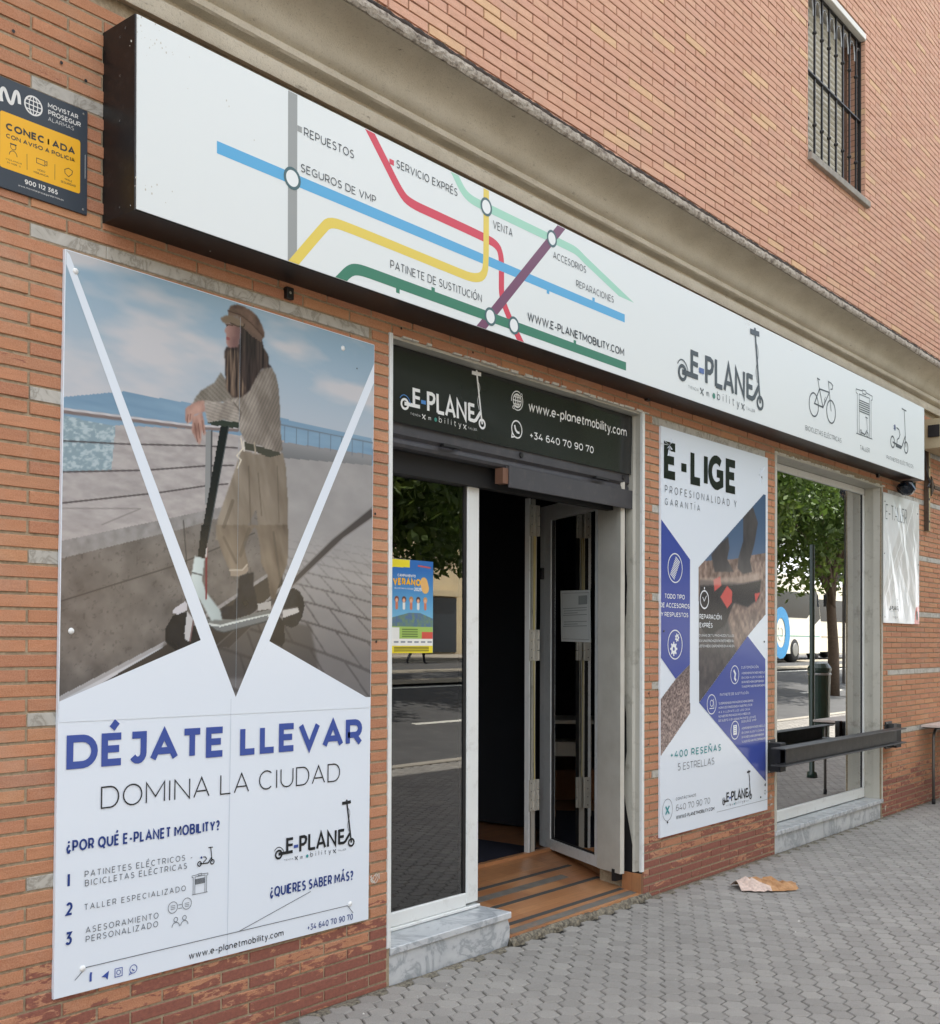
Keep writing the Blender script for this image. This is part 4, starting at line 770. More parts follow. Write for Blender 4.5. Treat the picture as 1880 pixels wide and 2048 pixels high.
wf.box(9.618, 9.631, wy0 + .008, wy1 - .004, .252, 2.788, 'black_rubber')
wfo = wf.build('shop_window', bld)
m = MB(); m.box(7.561, 9.617, wy0 + .014, wy0 + .020, .252, 2.788, 'tinted_glass'); m.build('pane', wfo)
m = MB(); m.bbox(7.505, 8.42, -.012, .15, .128, .160, 'marble', .003); m.build('sill_slab', wfo)
m = MB(); m.bbox(8.422, 9.688, -.012, .15, .128, .160, 'marble', .003); m.build('sill_slab', wfo)
m = MB(); m.bbox(7.507, 8.42, .010, .3, -.02, .126, 'marble', .002); m.build('sill_front', wfo)
m = MB(); m.bbox(8.423, 9.672, .010, .3, -.02, .126, 'marble', .002); m.build('sill_front', wfo)
m = MB(); m.box(9.40, 9.66, .21, .30, .16, 2.84, 'grey_panel'); m.build('inner_pillar', bld)
# small fixing plates under the sign and drill holes
for x, z in ((2.94, 2.87), (5.71, 2.935), (9.55, 2.93)):
    m = MB(); m.bbox(x - .015, x + .02, -.02, .004, z - .015, z + .03, 'black_box_metal', .002); m.lathe([(.001, -.022), (.006, -.021)], 'zinc', (x, 0, z + .008), 8, 'y'); m.build('fixing_plate', bld)
mb = MB()
for x, z in ((1.795, 3.433), (1.961, 3.40), (2.05, 3.375), (1.86, 2.93), (3.60, 2.885), (4.1, 2.88), (5.75, 2.0), (5.745, 1.2), (5.76, 1.03), (5.74, .9), (3.45, 1.5), (10.69, 1.9), (10.72, 2.5), (10.5, 2.85), (3.44, 2.05)):
    mb.disc = None; mb.add([(x + .006 * cos(t_), -.0035, z + .006 * sin(t_)) for t_ in np.linspace(0, 2 * pi, 9)[:-1]], [tuple(range(8))], 'cable_black')
mb.build('drill_holes', bld, kind='stuff')

# ------------------------------------------------------------------ long fascia sign (light box)
sign = thing('shop_sign', 'long white fascia light box with coloured metro lines and black sides above the shop', 'sign', (2.12, 0, 2.918), (0, -.0034, 0))
m = MB(); m.bbox(0, 8.09, -.187, .004, 0, .649, 'black_box_metal', .004); body = m.build('sign_box', sign)
m = MB(); m.box(.003, 8.087, -.1905, -.1875, .003, .646, 'sign_face'); m.build('sign_face', sign)
m = MB()
for z in (.03, .32, .47, .60):
    m.lathe([(.004, 0), (.001, .003)], 'zinc', (-.0005, -.10, z), 8, 'x')
m.lathe([(.004, 0), (.001, .002)], 'zinc', (-.0005, -.13, .62), 8, 'x')
for x in np.arange(.4, 8, 1.15): m.lathe([(.004, 0), (.002, -.002)], 'zinc', (x, -.06, -.0004), 8)
m.build('rivets', sign, kind='stuff')
def off(p, dx, dz, s=1.0): return [((a - dx) * s, (b - dz) * s) for a, b in p]
def round_poly(p, it=2):
    for _ in range(it):
        q = [p[0]]
        for i in range(len(p) - 1):
            a, b = p[i], p[i + 1]
            if i > 0: q.append((a[0] * .75 + b[0] * .25, a[1] * .75 + b[1] * .25))
            if i < len(p) - 2: q.append((a[0] * .25 + b[0] * .75, a[1] * .25 + b[1] * .75))
        q.append(p[-1]); p = q
    return p
SX, SZ = 2.12, 2.918
P = Print(-.1907)
S_L2 = {
 'grey': ([(2.799, 3.561), (2.799, 2.922)], .046), 'blue': ([(2.448, 3.236), (5.164, 3.238)], .044),
 'yellow': (round_poly([(2.805, 2.922), (2.950, 3.090), (2.99, 3.131), (3.09, 3.137), (3.74, 3.131), (3.88, 3.131), (3.955, 3.165), (3.965, 3.25), (3.965, 3.40)], 2) + [(3.965, 3.561)], .040),
 'red': ([(3.211, 3.561)] + round_poly([(3.30, 3.468), (3.40, 3.362), (3.46, 3.342), (3.60, 3.341), (3.95, 3.338), (4.05, 3.330), (4.079, 3.285), (4.079, 3.2), (4.079, 3.10), (4.11, 3.05), (4.16, 2.99)], 2) + [(4.226, 2.922)], .040),
 'lgreen': (round_poly([(3.742, 3.561), (3.80, 3.50), (3.86, 3.480), (3.97, 3.480), (4.62, 3.480), (4.70, 3.478), (4.77, 3.455)], 2) + [(5.182, 3.345)], .040),
 'purple': ([(4.566, 3.561), (3.930, 2.922)], .048), 'dgreen': (round_poly([(3.052, 2.922), (3.10, 2.970), (3.15, 2.986), (3.25, 2.986)], 2) + [(5.177, 2.981)], .045)}
for k in ('grey', 'red', 'blue', 'lgreen', 'yellow', 'purple', 'dgreen'): P.stroke(off(S_L2[k][0], SX, SZ), S_L2[k][1], 's_' + k, False, True)
for (x, z), k in zip([(3.377, 2.957), (3.599, 3.011), (4.685, 3.009), (4.451, 3.212), (4.857, 3.266)], ('dgreen', 'dgreen', 'dgreen', 'blue', 'blue')): P.stroke(off([(x, z - .012), (x, z + .012)], SX, SZ), .022, 's_' + k)
P.stroke(off([(2.822, 3.436), (2.845, 3.436)], SX, SZ), .022, 's_grey'); P.stroke(off([(3.325, 3.478), (3.352, 3.478)], SX, SZ), .022, 's_red')
P.build('metro_lines', sign)
P = Print(-.1916)
for x, z in [(2.797, 3.237), (3.965, 3.481), (4.483, 3.480), (3.996, 2.986), (4.174, 2.984)]:
    P.disc(x - SX, z - SZ, .037, 's_white', 24); P.ring(x - SX, z - SZ, .0365, .0115, 's_ring')
P.build('station_rings', sign)
P = Print(-.1917)
for t_, x0, x1, z, cap, w_, dz in S_TXT + S_TXT2: P.text(t_, x0 - SX, x1 - SX, z - SZ, cap, w_, 's_text')
P.build('lettering', sign)
def logo(P, ax, az, sc, ink_, dash, dot, thin=1.0):
    f = lambda p: [(ax + (a - 5.799) * sc, az + (b - 3.063) * sc) for a, b in p]
    for k, st in enumerate(LOGO['bold']):
        P.stroke(f(st), (.031 if k not in (1, 2, 9) else .028) * sc, ink_, False)
    for st in LOGO['stem']: P.stroke(f(st), .020 * sc, ink_)
    for st in LOGO['bar']: P.stroke(f(st), .034 * sc, ink_)
    P.disc(*f([(6.765, 3.522)])[0], .014 * sc, ink_, 10)
    P.stroke(f(LOGO['dash'][0]), .032 * sc, dash)
    for c_, r_ in ((LOGO['w1'][0], .050), (LOGO['w2'][0], .049)):
        P.ring(*f([c_])[0], (r_ - .008) * sc * 1.0, .020 * sc, ink_, rz=(r_ - .010) * sc)
    for st in LOGO['fender']: P.stroke(round_poly(f(st), 2), .007 * sc * thin, ink_ if dash != 'vinyl_blue' else dash)
    for st in LOGO['cable']: P.stroke(round_poly(f(st), 2), .005 * sc * thin, ink_)
    P.disc(*f([LOGO['dot'][0]])[0], .018 * sc, dot, 16)
    for c_ in LOGO['xx']:
        a, b = f([c_])[0]; q = .016 * sc; P.stroke([(a - q, b + q), (a + q, b - q)], .007 * sc, ink_); P.stroke([(a - q, b - q), (a + q, b + q)], .007 * sc, ink_)
        for i_, j_ in ((-1, 1), (1, 1), (1, -1)): P.disc(a + q * i_, b + q * j_, .006 * sc, ink_, 8)
    for t_, x0, x1, z, cap, w_, dz in LOGO_TXT:
        (a, b), (c, d) = f([(x0, z), (x1, z)]); P.text(t_, a, c, b, cap * sc, max(w_, .1) * thin, ink_)
def icon(P, key, cx, cz, sc, ink_, plug='s_navy', ox=None, oz=None, wl=.009):
    ic = ICON[key]; f = lambda p: [(cx + (a - ox) * sc, cz + (b - oz) * sc) for a, b in p]
    for k, st in enumerate(ic['st']): P.stroke(f(st), wl * sc * (1.25 if (key != 'shop' and k in (0,)) else .8 if key == 'shop' and k < 5 else 1), ink_)
    for c_, t_ in ic['wh']:
        (a, b), (c, d) = f([c_, t_]); r_ = (d - b); P.ring(a, b, r_ * .93, wl * sc * 1.2, ink_)
    if 'plug' in ic:
        (a, b), (c, d) = f(ic['plug']); P.disc(a, b, (d - b) * .72, plug, 14, rz=(d - b)); P.stroke([(a - (d - b) * 1.2, b + (d - b) * .4), (a, b + (d - b) * .4)], wl * sc * .7, plug); P.stroke([(a - (d - b) * 1.2, b - (d - b) * .4), (a, b - (d - b) * .4)], wl * sc * .7, plug)
P = Print(-.1926); logo(P, 5.799 - SX, 3.063 - SZ, 1, 's_logo', 's_dash', 's_teal'); P.build('logo', sign)
P = Print(-.1917)
icon(P, 'bike', 7.9 - SX, 3.25 - SZ, 1, 's_text', ox=7.9, oz=3.25); icon(P, 'shop', 8.7 - SX, 3.25 - SZ, 1, 's_text', ox=8.7, oz=3.25, wl=.008)
P.ring(8.66 - SX, 3.128 - SZ, .018, .006, 's_text'); P.ring(8.80 - SX, 3.128 - SZ, .018, .006, 's_text'); P.stroke(off([(8.66, 3.128), (8.745, 3.120), (8.785, 3.16)], SX, SZ), .01, 's_text'); P.stroke(off([(8.80, 3.13), (8.785, 3.255)], SX, SZ), .006, 's_text'); P.stroke(off([(8.755, 3.262), (8.805, 3.258)], SX, SZ), .008, 's_text')
icon(P, 'scoot', 9.55 - SX, 3.3 - SZ, 1, 's_text', ox=9.55, oz=3.3, wl=.011); P.stroke(off([(9.46, 3.135), (9.60, 3.132)], SX, SZ), .028, 's_text')
P.stroke(off([(7.95, 3.285), (7.925, 3.262), (7.94, 3.258), (7.92, 3.235)], SX, SZ), .004, 's_text')
P.build('icons', sign)
mb = MB()
rr_ = random.Random(5)
for cx, cz, n_, sp in ((2.16, 3.5, 24, .05), (2.15, 3.0, 10, .04), (6.65, 3.56, 26, .035), (7.55, 2.93, 22, .06), (2.4, 3.35, 5, .1), (7.35, 3.50, 4, .015)):
    for _ in range(n_):
        x = cx + rr_.gauss(0, sp); z = min(3.56, max(2.922, cz + rr_.gauss(0, sp * .6))); r_ = rr_.uniform(.0008, .003)
        mb.add([(x - SX + r_ * cos(a), -.1908, z - SZ + r_ * 1.6 * sin(a)) for a in (0, 1.2, 2.5, 3.8, 5)], [(0, 1, 2, 3, 4)], 'cream_metal')
mb.build('grime_specks', sign, kind='stuff')

# ------------------------------------------------------------------ "photographs": a fine coloured grid painted with numpy
def vnoise(x, y, seed=0):
    r_ = np.random.default_rng(seed); G_ = r_.random((64, 64)); xi = np.floor(x).astype(int); yi = np.floor(y).astype(int); fx = x - xi; fy = y - yi
    fx = fx * fx * (3 - 2 * fx); fy = fy * fy * (3 - 2 * fy); a = G_[xi % 64, yi % 64]; b = G_[(xi + 1) % 64, yi % 64]; c = G_[xi % 64, (yi + 1) % 64]; d = G_[(xi + 1) % 64, (yi + 1) % 64]
    return (a * (1 - fx) + b * fx) * (1 - fy) + (c * (1 - fx) + d * fx) * fy
def fbm(x, y, seed=0, o=4):
    s_ = 0; a = .5
    for k in range(o): s_ = s_ + a * vnoise(x * 2 ** k, y * 2 ** k, seed + k); a *= .5
    return s_ / .9375
class Paint:
    def __init__(s, x0, x1, z0, z1, step):
        s.nx = int((x1 - x0) / step) + 1; s.nz = int((z1 - z0) / step) + 1
        xs = np.linspace(x0, x1, s.nx); zs = np.linspace(z0, z1, s.nz); s.X, s.Z = np.meshgrid(xs, zs); s.C = np.zeros(s.X.shape + (3,))
    def mask(s, poly):
        inside = np.zeros(s.X.shape, bool); k = len(poly)
        for i in range(k):
            (x0, z0), (x1, z1) = poly[i], poly[(i + 1) % k]
            if z0 == z1: continue
            c = ((z0 > s.Z) != (z1 > s.Z)) & (s.X < (x1 - x0) * (s.Z - z0) / (z1 - z0) + x0); inside ^= c
        return inside.astype(float)
    def soft(s, m, n=1):
        for _ in range(n):
            p = np.pad(m, 1, mode='edge'); m = (p[:-2, 1:-1] + p[2:, 1:-1] + p[1:-1, :-2] + p[1:-1, 2:] + 2 * m) / 6
        return m
    def dist(s, pts):
        d = np.full(s.X.shape, 9.)
        for (x0, z0), (x1, z1) in zip(pts[:-1], pts[1:]):
            vx, vz = x1 - x0, z1 - z0; L_ = vx * vx + vz * vz + 1e-12; t_ = np.clip(((s.X - x0) * vx + (s.Z - z0) * vz) / L_, 0, 1); d = np.minimum(d, np.hypot(s.X - x0 - t_ * vx, s.Z - z0 - t_ * vz))
        return d
    def put(s, m, col):
        c = col if isinstance(col, np.ndarray) else np.array(col, float) / 255.
        s.C = s.C * (1 - m[..., None]) + c * m[..., None]
    def line(s, pts, w, col, a=1.0): s.put(np.clip((w / 2 + .0022 - s.dist(pts)) / .003, 0, 1) * a, col)
    def mesh(s, name, y, mat, parent, warp=None):
        C = np.clip(s.C, 0, 1); L_ = np.where(C <= .04045, C / 12.92, ((C + .055) / 1.055) ** 2.4)
        co = np.stack([s.X, np.full(s.X.shape, y) if warp is None else y + warp(s.X, s.Z), s.Z], -1).reshape(-1, 3).astype(np.float32)
        i = np.arange((s.nz - 1) * (s.nx - 1)); r_, c_ = i // (s.nx - 1), i % (s.nx - 1); b = r_ * s.nx + c_
        q = np.stack([b, b + 1, b + s.nx + 1, b + s.nx], -1).astype(np.int32)
        me = bpy.data.meshes.new(name); me.vertices.add(len(co)); me.vertices.foreach_set('co', co.ravel()); me.loops.add(q.size); me.loops.foreach_set('vertex_index', q.ravel())
        me.polygons.add(len(q)); me.polygons.foreach_set('loop_start', np.arange(0, q.size, 4, dtype=np.int32)); me.update(calc_edges=True); me.validate()
        a = me.color_attributes.new('Col', 'FLOAT_COLOR', 'POINT'); a.data.foreach_set('color', np.concatenate([L_.reshape(-1, 3), np.ones((len(co), 1))], 1).astype(np.float32).ravel())
        me.materials.append(M[mat]); o = bpy.data.objects.new(name, me); COL.objects.link(o); o.parent = parent; return o
def A3(*c): return np.array(c, float) / 255.
def lerp(a, b, t_): return a + (b - a) * t_[..., None]

# ------------------------------------------------------------------ big poster left of the door
p1 = thing('wall_poster', 'large poster of a woman leaning on a scooter above blue DÉJATE LLEVAR lettering', 'poster', (1.949, -.002, .333), (0, radians(.545), 0))
m = MB(); m.bbox(0, 1.449, -.012, .002, 0, 2.454, 'laminate_white', .001); m.build('panel', p1)
PH = dict(P1_PH)
I = Paint(.003, 1.446, .945, 2.451, .0038); X, Z = I.X, I.Z
sky_ = lerp(A3(186, 190, 196), A3(146, 172, 190), np.clip((Z - 1.9) / .5, 0, 1)); cloud = fbm(X * 3 + 4, Z * 9, 3)
sky_ = lerp(sky_, A3(204, 200, 200), np.clip((cloud - .42) * 3, 0, .8)); I.C = sky_
I.put(I.mask(PH['horizon'] + [(1.449, 1.93), (0, 1.86)]), lerp(A3(112, 142, 166), A3(140, 168, 188), fbm(X * 4, Z * 30, 8)))
spark = np.clip((fbm(X * 70, Z * 110, 9) - .45) * 5, 0, 1); I.put(I.mask([(0, 1.905), (.199, 1.90), (.183, 1.74), (0, 1.70)]), lerp(A3(138, 158, 166), A3(192, 206, 210), spark * .7))
plat = I.mask([(.197, 1.905), (.5, 1.94), (.95, 1.965), (.92, 1.75), (.62, 1.662), (0, 1.493), (0, 1.72), (.183, 1.75)])
I.put(plat, lerp(A3(152, 147, 146), A3(188, 183, 180), fbm(X * 22, Z * 60, 12)))
I.line([(0, 1.60), (.30, 1.63), (.15, 1.56)], .003, A3(120, 116, 114), .6)
# paving to the right, drainage channel, blocks
pv = I.mask([(.93, 1.90), (1.449, 1.934), (1.449, .94), (.40, .94), (.402, 1.167), (.873, 1.437), (.95, 1.6)]); I.put(pv, lerp(A3(166, 164, 162), A3(142, 140, 139), np.clip(fbm(X * 8, Z * 14, 5), 0, 1)))
dpt = np.maximum(2.02 - Z, .05); lu = (X - .85 + (Z - 1.2) * .55) / dpt * 6.0; lv = 6.6 / dpt + X * 2.2; blk = (np.abs((lv % 1) - .5) > .452) | (np.abs(((lu + np.floor(lv) * .5) % 1) - .5) > .468)
I.put(I.soft(pv * np.clip((1.62 - Z) * 3, 0, 1) * blk * .9, 1), A3(70, 68, 69)); I.put(pv * np.clip((1.45 - Z) * 1.8, 0, .62), A3(88, 86, 87))
I.put(I.mask(PH['farwall']), lerp(A3(140, 141, 142), A3(116, 118, 120), np.clip((1.96 - Z) * 18, 0, 1)))
for k_ in range(9): I.line([(.95 + k_ * .062, 2.026), (.95 + k_ * .062, 1.962)], .0025, A3(104, 118, 130))
I.line([(.931, 2.026), (1.446, 2.031)], .004, A3(112, 124, 134))
# wall on the left with coping
wl_ = I.mask([(0, 1.437), (.484, 1.578), (.66, 1.64), (.95, 1.74), (.95, 1.48), (.873, 1.437), (.402, 1.167), (0, .983)])
I.put(wl_, lerp(A3(124, 119, 114), A3(88, 84, 81), np.clip(fbm(X * 14, Z * 14, 21) * 1.5 - .35 + (1.35 - Z) * .7, 0, 1)))
I.put(I.mask([(0, 1.493), (.6, 1.658), (.92, 1.755), (.95, 1.73), (.626, 1.626), (.484, 1.578), (0, 1.435)]), lerp(A3(160, 158, 157), A3(124, 122, 120), fbm(X * 40, Z * 40, 22)))
I.line([(0, 1.295), (.437, 1.438), (.806, 1.589)], .003, A3(74, 70, 68)); I.line([(.479, 1.605), (.493, 1.483), (.495, 1.22)], .003, A3(70, 68, 66))
I.put(wl_ * np.clip((fbm(X * 90, Z * 90, 30) - .68) * 6, 0, .35), A3(70, 67, 65))
I.put(I.mask([(0, .945), (.402, 1.150), (.873, 1.425), (.95, 1.47), (.95, 1.40), (.66, 1.17), (.5, .945)]), A3(62, 58, 55)); I.line([(0, .975), (.402, 1.160), (.873, 1.432)], .012, A3(150, 148, 146), .7)
I.put(I.mask(PH['channel']), A3(78, 74, 73)); I.line([PH['channel'][0], PH['channel'][1], PH['channel'][2], PH['channel'][3]], .004, A3(126, 124, 122)); I.line([PH['channel'][-1], PH['channel'][-2], PH['channel'][-3], PH['channel'][-4]], .004, A3(132, 128, 126))
# railing and wires
I.line(PH['rail1'], .017, A3(124, 112, 110)); I.line([(a, b + .006) for a, b in PH['rail1']], .006, A3(196, 194, 196))
for k_ in ('cable1', 'cable2', 'cable3'): I.line(PH[k_], .0035, A3(72, 66, 68))
I.put(I.mask(PH['post']), A3(140, 142, 142)); I.line([PH['post'][1], PH['post'][2]], .004, A3(64, 66, 68))
# scooter rear parts, wheel shadows
sh_ = I.soft(I.mask([(.33, 1.02), (1.15, 1.05), (1.10, 1.24), (.888, 1.27), (.60, 1.20), (.40, 1.16)]), 8); I.put(sh_ * .55, A3(50, 47, 46))
I.put(I.mask(PH['wheelR']), lerp(A3(30, 31, 34), A3(54, 56, 60), fbm(X * 30, Z * 30, 41))); I.put(I.mask(PH['hubR']), A3(190, 188, 184)); I.line(PH['hubR'][:2], .004, A3(70, 66, 66))
I.put(I.mask(PH['boot2']), A3(34, 34, 38))
# trousers, person
def cloth(poly, c0, c1, seed, fx=10, fz=4, rib=None, edge=.5, dirx=1):
    m_ = I.soft(I.mask(poly)); xs_ = [p[0] for p in poly]; xa, xb = min(xs_), max(xs_); u_ = np.clip((X - xa) / (xb - xa), 0, 1)
    if dirx < 0: u_ = 1 - u_
    f_ = np.clip(fbm(X * fx * 3 + Z * 5, Z * fz * 3, seed) * 1.5 - .25 + (u_ - .5) * edge, 0, 1)
    c_ = lerp(A3(*c0), A3(*c1), f_)
    if rib: c_ = c_ * (1 - .10 * (np.sin((X * rib[0] + Z * rib[1])) > .1))[..., None]
    I.put(m_, c_)
cloth(PH['trousers'], (150, 140, 126), (116, 106, 94), 51, 6, 2, None, .7); cloth(PH['trousers2'], (142, 130, 114), (92, 82, 72), 52, 6, 2, None, .5)
for a_, b_, w_ in (((.774, 1.84), (.787, 1.62), .006), ((.82, 1.82), (.84, 1.66), .005), ((.915, 1.86), (.928, 1.64), .004), ((.70, 1.70), (.66, 1.60), .014), ((.78, 1.60), (.74, 1.50), .016), ((.90, 1.60), (.94, 1.40), .010), ((.66, 1.56), (.72, 1.47), .010)): I.line([a_, b_], w_, A3(90, 82, 72), .5)
I.put(I.mask(PH['cuff']), A3(150, 138, 124)); I.line(PH['cuff'][:3], .004, A3(186, 176, 160))
I.put(I.soft(I.mask(PH['boot'])), lerp(A3(24, 26, 32), A3(44, 46, 54), fbm(X * 25, Z * 25, 44)))
I.put(I.mask(PH['deckpad']), A3(170, 168, 164)); I.put(I.mask(PH['deck']), A3(112, 116, 114)); I.line([PH['deck'][-1], PH['deck'][-2], PH['deck'][-3], PH['deck'][-4]], .011, A3(206, 212, 208)); I.put(I.mask(PH['deckside']), A3(110, 116, 118)); I.line([PH['deckside'][0], PH['deckside'][-1], PH['deckside'][-2], PH['deckside'][-3]], .004, A3(60, 62, 64))
I.put(I.mask(PH['wheelF']), lerp(A3(26, 27, 30), A3(44, 45, 48), fbm(X * 20, Z * 20, 61))); I.put(I.mask(PH['fenderF']), A3(198, 196, 200)); I.put(I.mask(PH['forkF']), A3(190, 190, 190)); I.line([PH['forkF'][1], PH['forkF'][2]], .005, A3(110, 84, 84))
I.put(I.soft(I.mask(PH['stem'])), lerp(A3(208, 220, 218), A3(150, 164, 164), np.clip((X - .55) * 5 + fbm(X * 9, Z * 9, 71) * .4, 0, 1)))
I.line([(.521, 1.42), (.563, 1.414)], .003, A3(50, 54, 56)); I.line([(.572, 1.527), (.582, 1.515), (.582, 1.423), (.583, 1.329)], .006, A3(120, 40, 48)); I.line([(.582, 1.515), (.581, 1.484)], .006, A3(206, 206, 200))
cloth(PH['sweater_l'], (146, 140, 130), (112, 106, 98), 55, 7, 4, (210, 330)); cloth(PH['sweater'], (172, 164, 154), (122, 114, 106), 56, 7, 4, (420, -210), .9)
I.put(I.mask(PH['belt']), A3(74, 74, 66)); I.line([PH['belt'][0], (PH['belt'][0][0] + .003, PH['belt'][-1][1] - .004)], .005, A3(214, 208, 196))
I.line([(.735, 1.942), (.744, 1.904), (.716, 1.873), (.737, 1.86), (.721, 1.828)], .004, A3(216, 208, 190)); I.line([(.80, 1.935), (.806, 1.895)], .006, A3(160, 150, 134))
cloth(PH['forearm'], (186, 178, 168), (138, 130, 122), 57, 7, 4, (60, 520), .2)
I.line([PH['forearm'][3], PH['forearm'][4], PH['forearm'][5]], .005, A3(96, 88, 82), .8)
I.put(I.mask(PH['bars']), A3(54, 62, 56)); I.put(I.mask(PH['pole']), A3(34, 38, 40)); I.put(I.mask(PH['pole2']), A3(28, 32, 36)); I.line([PH['pole'][1], PH['pole'][2]], .003, A3(72, 78, 80))
for k_ in ('hand_low', 'hand_top'):
    I.put(I.soft(I.mask(PH[k_])), lerp(A3(196, 160, 146), A3(136, 104, 94), np.clip(fbm(X * 34, Z * 18, 66) * 1.4 - .3, 0, 1)))
for a_ in ([(.522, 1.963), (.536, 1.900)], [(.539, 1.966), (.546, 1.913)], [(.556, 1.978), (.563, 1.937)], [(.493, 1.99), (.490, 1.963)], [(.504, 1.995), (.501, 1.974)]): I.line(a_, .0025, A3(104, 72, 66), .75)
# head
strand = fbm(X * 150, Z * 7, 77); I.put(I.soft(I.mask(PH['hairback'])), lerp(A3(44, 38, 42), A3(92, 78, 72), np.clip(strand * 1.6 - .4 - (Z - 2.2) * 1.5, 0, 1)))
bl = I.soft(I.mask(PH['blond']), 3); I.put(bl * np.clip(strand * 1.6 - .4, 0, .7), lerp(A3(112, 92, 78), A3(170, 150, 128), np.clip(strand * 2 - .8, 0, 1)))
I.put(I.soft(I.mask(PH['face'])), lerp(A3(182, 144, 134), A3(118, 90, 88), np.clip(fbm(X * 20, Z * 20, 80) * .5 + (X - .665) * 16 + .1, 0, 1))); I.put(I.mask(PH['eye']), A3(46, 36, 36)); I.put(I.mask(PH['lips']), A3(142, 84, 84)); I.line([PH['eye'][0], (PH['eye'][0][0] + .03, PH['eye'][0][1] + .004)], .003, A3(70, 54, 50))
I.put(I.soft(I.mask(PH['cap'])), lerp(A3(118, 94, 84), A3(74, 58, 54), np.clip(fbm(X * 26, Z * 26, 90) * 1.8 - .4, 0, 1))); I.put(I.mask(PH['capband']) * .8, A3(112, 92, 82)); I.put(I.soft(I.mask(PH['visor'])), A3(120, 104, 90)); I.line(PH['visor'][4:8], .004, A3(70, 58, 50)); I.line(PH['capband'][:4], .003, A3(70, 54, 48))
I.mesh('photo_print', -.0124, 'photo_laminate', p1)
P = Print(-.0132, .00005)
ap = (.725, .964); li = (.561, 1.176)
V1 = P1_V
L_b, L_in, L_bo = V1['bandL'][4], V1['bandL'][5], V1['bandL'][6]
bandL = [(.003, 2.450), (.014, 2.440)] + V1['bandL'][2:8] + [(.003, 2.30)]
P.poly([(.004, 2.448), (.016, 2.438), V1['bandL'][4], V1['bandL'][5], (.004, 2.405)], 'laminate_white')
R_in = V1['bandR'][-1]
P.poly([V1['bandL'][4], (1.446, 2.372), (1.446, 2.29), R_in], 'laminate_white')
roof = V1['roof']
P.poly([(.003, roof[0][1]), roof[1], roof[2], (roof[2][0], .90), (.003, .90)], 'laminate_white'); P.poly([roof[2], roof[3], (1.446, roof[4][1]), (1.446, .90), (roof[2][0], .90)], 'laminate_white')
P.stroke([(.703, .958), (.700, .004)], .0012, 'ink_seam'); P.stroke([(.7245, 2.40), (.7245, 1.0)], .0009, 'ink_seam')
P.build('white_shapes', p1)
P = Print(-.0140, .00003)
inks = {'DÉJATE': 'ink_blue', 'LLEVAR': 'ink_blue', '¿POR QUÉ E-PLANET MOBILITY?': 'ink_navy', '1': 'ink_navy', '2': 'ink_navy', '3': 'ink_navy', '¿QUIERES SABER MÁS?': 'ink_navy', '+34 640 70 90 70': 'ink_navy'}
for t_, x0, x1, z, cap, w_, dz in P1_TXT: P.text(t_, x0, x1, z, cap, w_ * (1.12 if w_ < .12 else 1), inks.get(t_, 'ink_black' if t_[:3] in ('DOM', 'www') else 'ink_grey'), track=1.12 if t_[:3] in ('PAT', 'BIC', 'TAL', 'ASE', 'PER') else 1.5)
for st in P1_LINES: P.stroke(st, .0026, 'ink_grey', False)
logo(P, .945, .343, .3787, 'ink_black', 'ink_blue', 'ink_teal', 1.1)
icon(P, 'scoot', .568, .360, .172, 'ink_black', 'ink_navy', ox=9.384, oz=3.151, wl=.02)
icon(P, 'shop', .571, .287, .20, 'ink_grey', ox=8.73, oz=3.28, wl=.013)
for cx in (.455, .515): P.ring(cx, .221 + (cx > .5) * .004, .020, .0022, 'ink_grey'); [P.stroke([(cx - .009, .227 - q * .006), (cx + .010, .227 - q * .006)], .0018, 'ink_grey') for q in range(3)]
for cx in (.468, .505): P.ring(cx, .176, .008, .0022, 'ink_grey'); P.stroke(arc(cx, .150, .016, .016, 180, 0, 8), .0022, 'ink_grey')
P.stroke([(.478, .226), (.494, .226)], .002, 'ink_grey'); P.stroke([(.478, .213), (.494, .213)], .002, 'ink_grey')
P.text('f', .126, .146, .026, .034, .24, 'ink_blue'); P.poly([(.172, .036), (.201, .052), (.196, .022), (.188, .032)], 'ink_blue')
P.stroke([(.224, .024), (.224, .052), (.252, .052), (.252, .024), (.224, .024)], .0026, 'ink_blue'); P.ring(.238, .038, .0075, .0024, 'ink_blue'); P.ring(.296, .037, .014, .0026, 'ink_blue'); P.stroke(arc(.299, .040, .008, .008, 190, 280, 5), .004, 'ink_blue'); P.stroke([(.284, .028), (.280, .020), (.290, .023)], .0024, 'ink_blue')
P.build('lettering', p1)
for x, z in [(.038, 2.39), (1.262, 2.398), (.042, 1.199), (.102, .079), (1.339, .084)]:
    m = MB(); m.lathe([(.011, 0), (.010, -.003), (.006, -.006), (.001, -.007)], 'screw_white', (x, -.0118, z), 16, 'y'); m.build('screw_cap', p1, smooth=True)
m = MB(); m.lathe([(.0035, 0), (.001, -.0005)], 'cable_black', (1.343, -.0142, 2.330), 10, 'y'); m.build('screw_hole', p1)

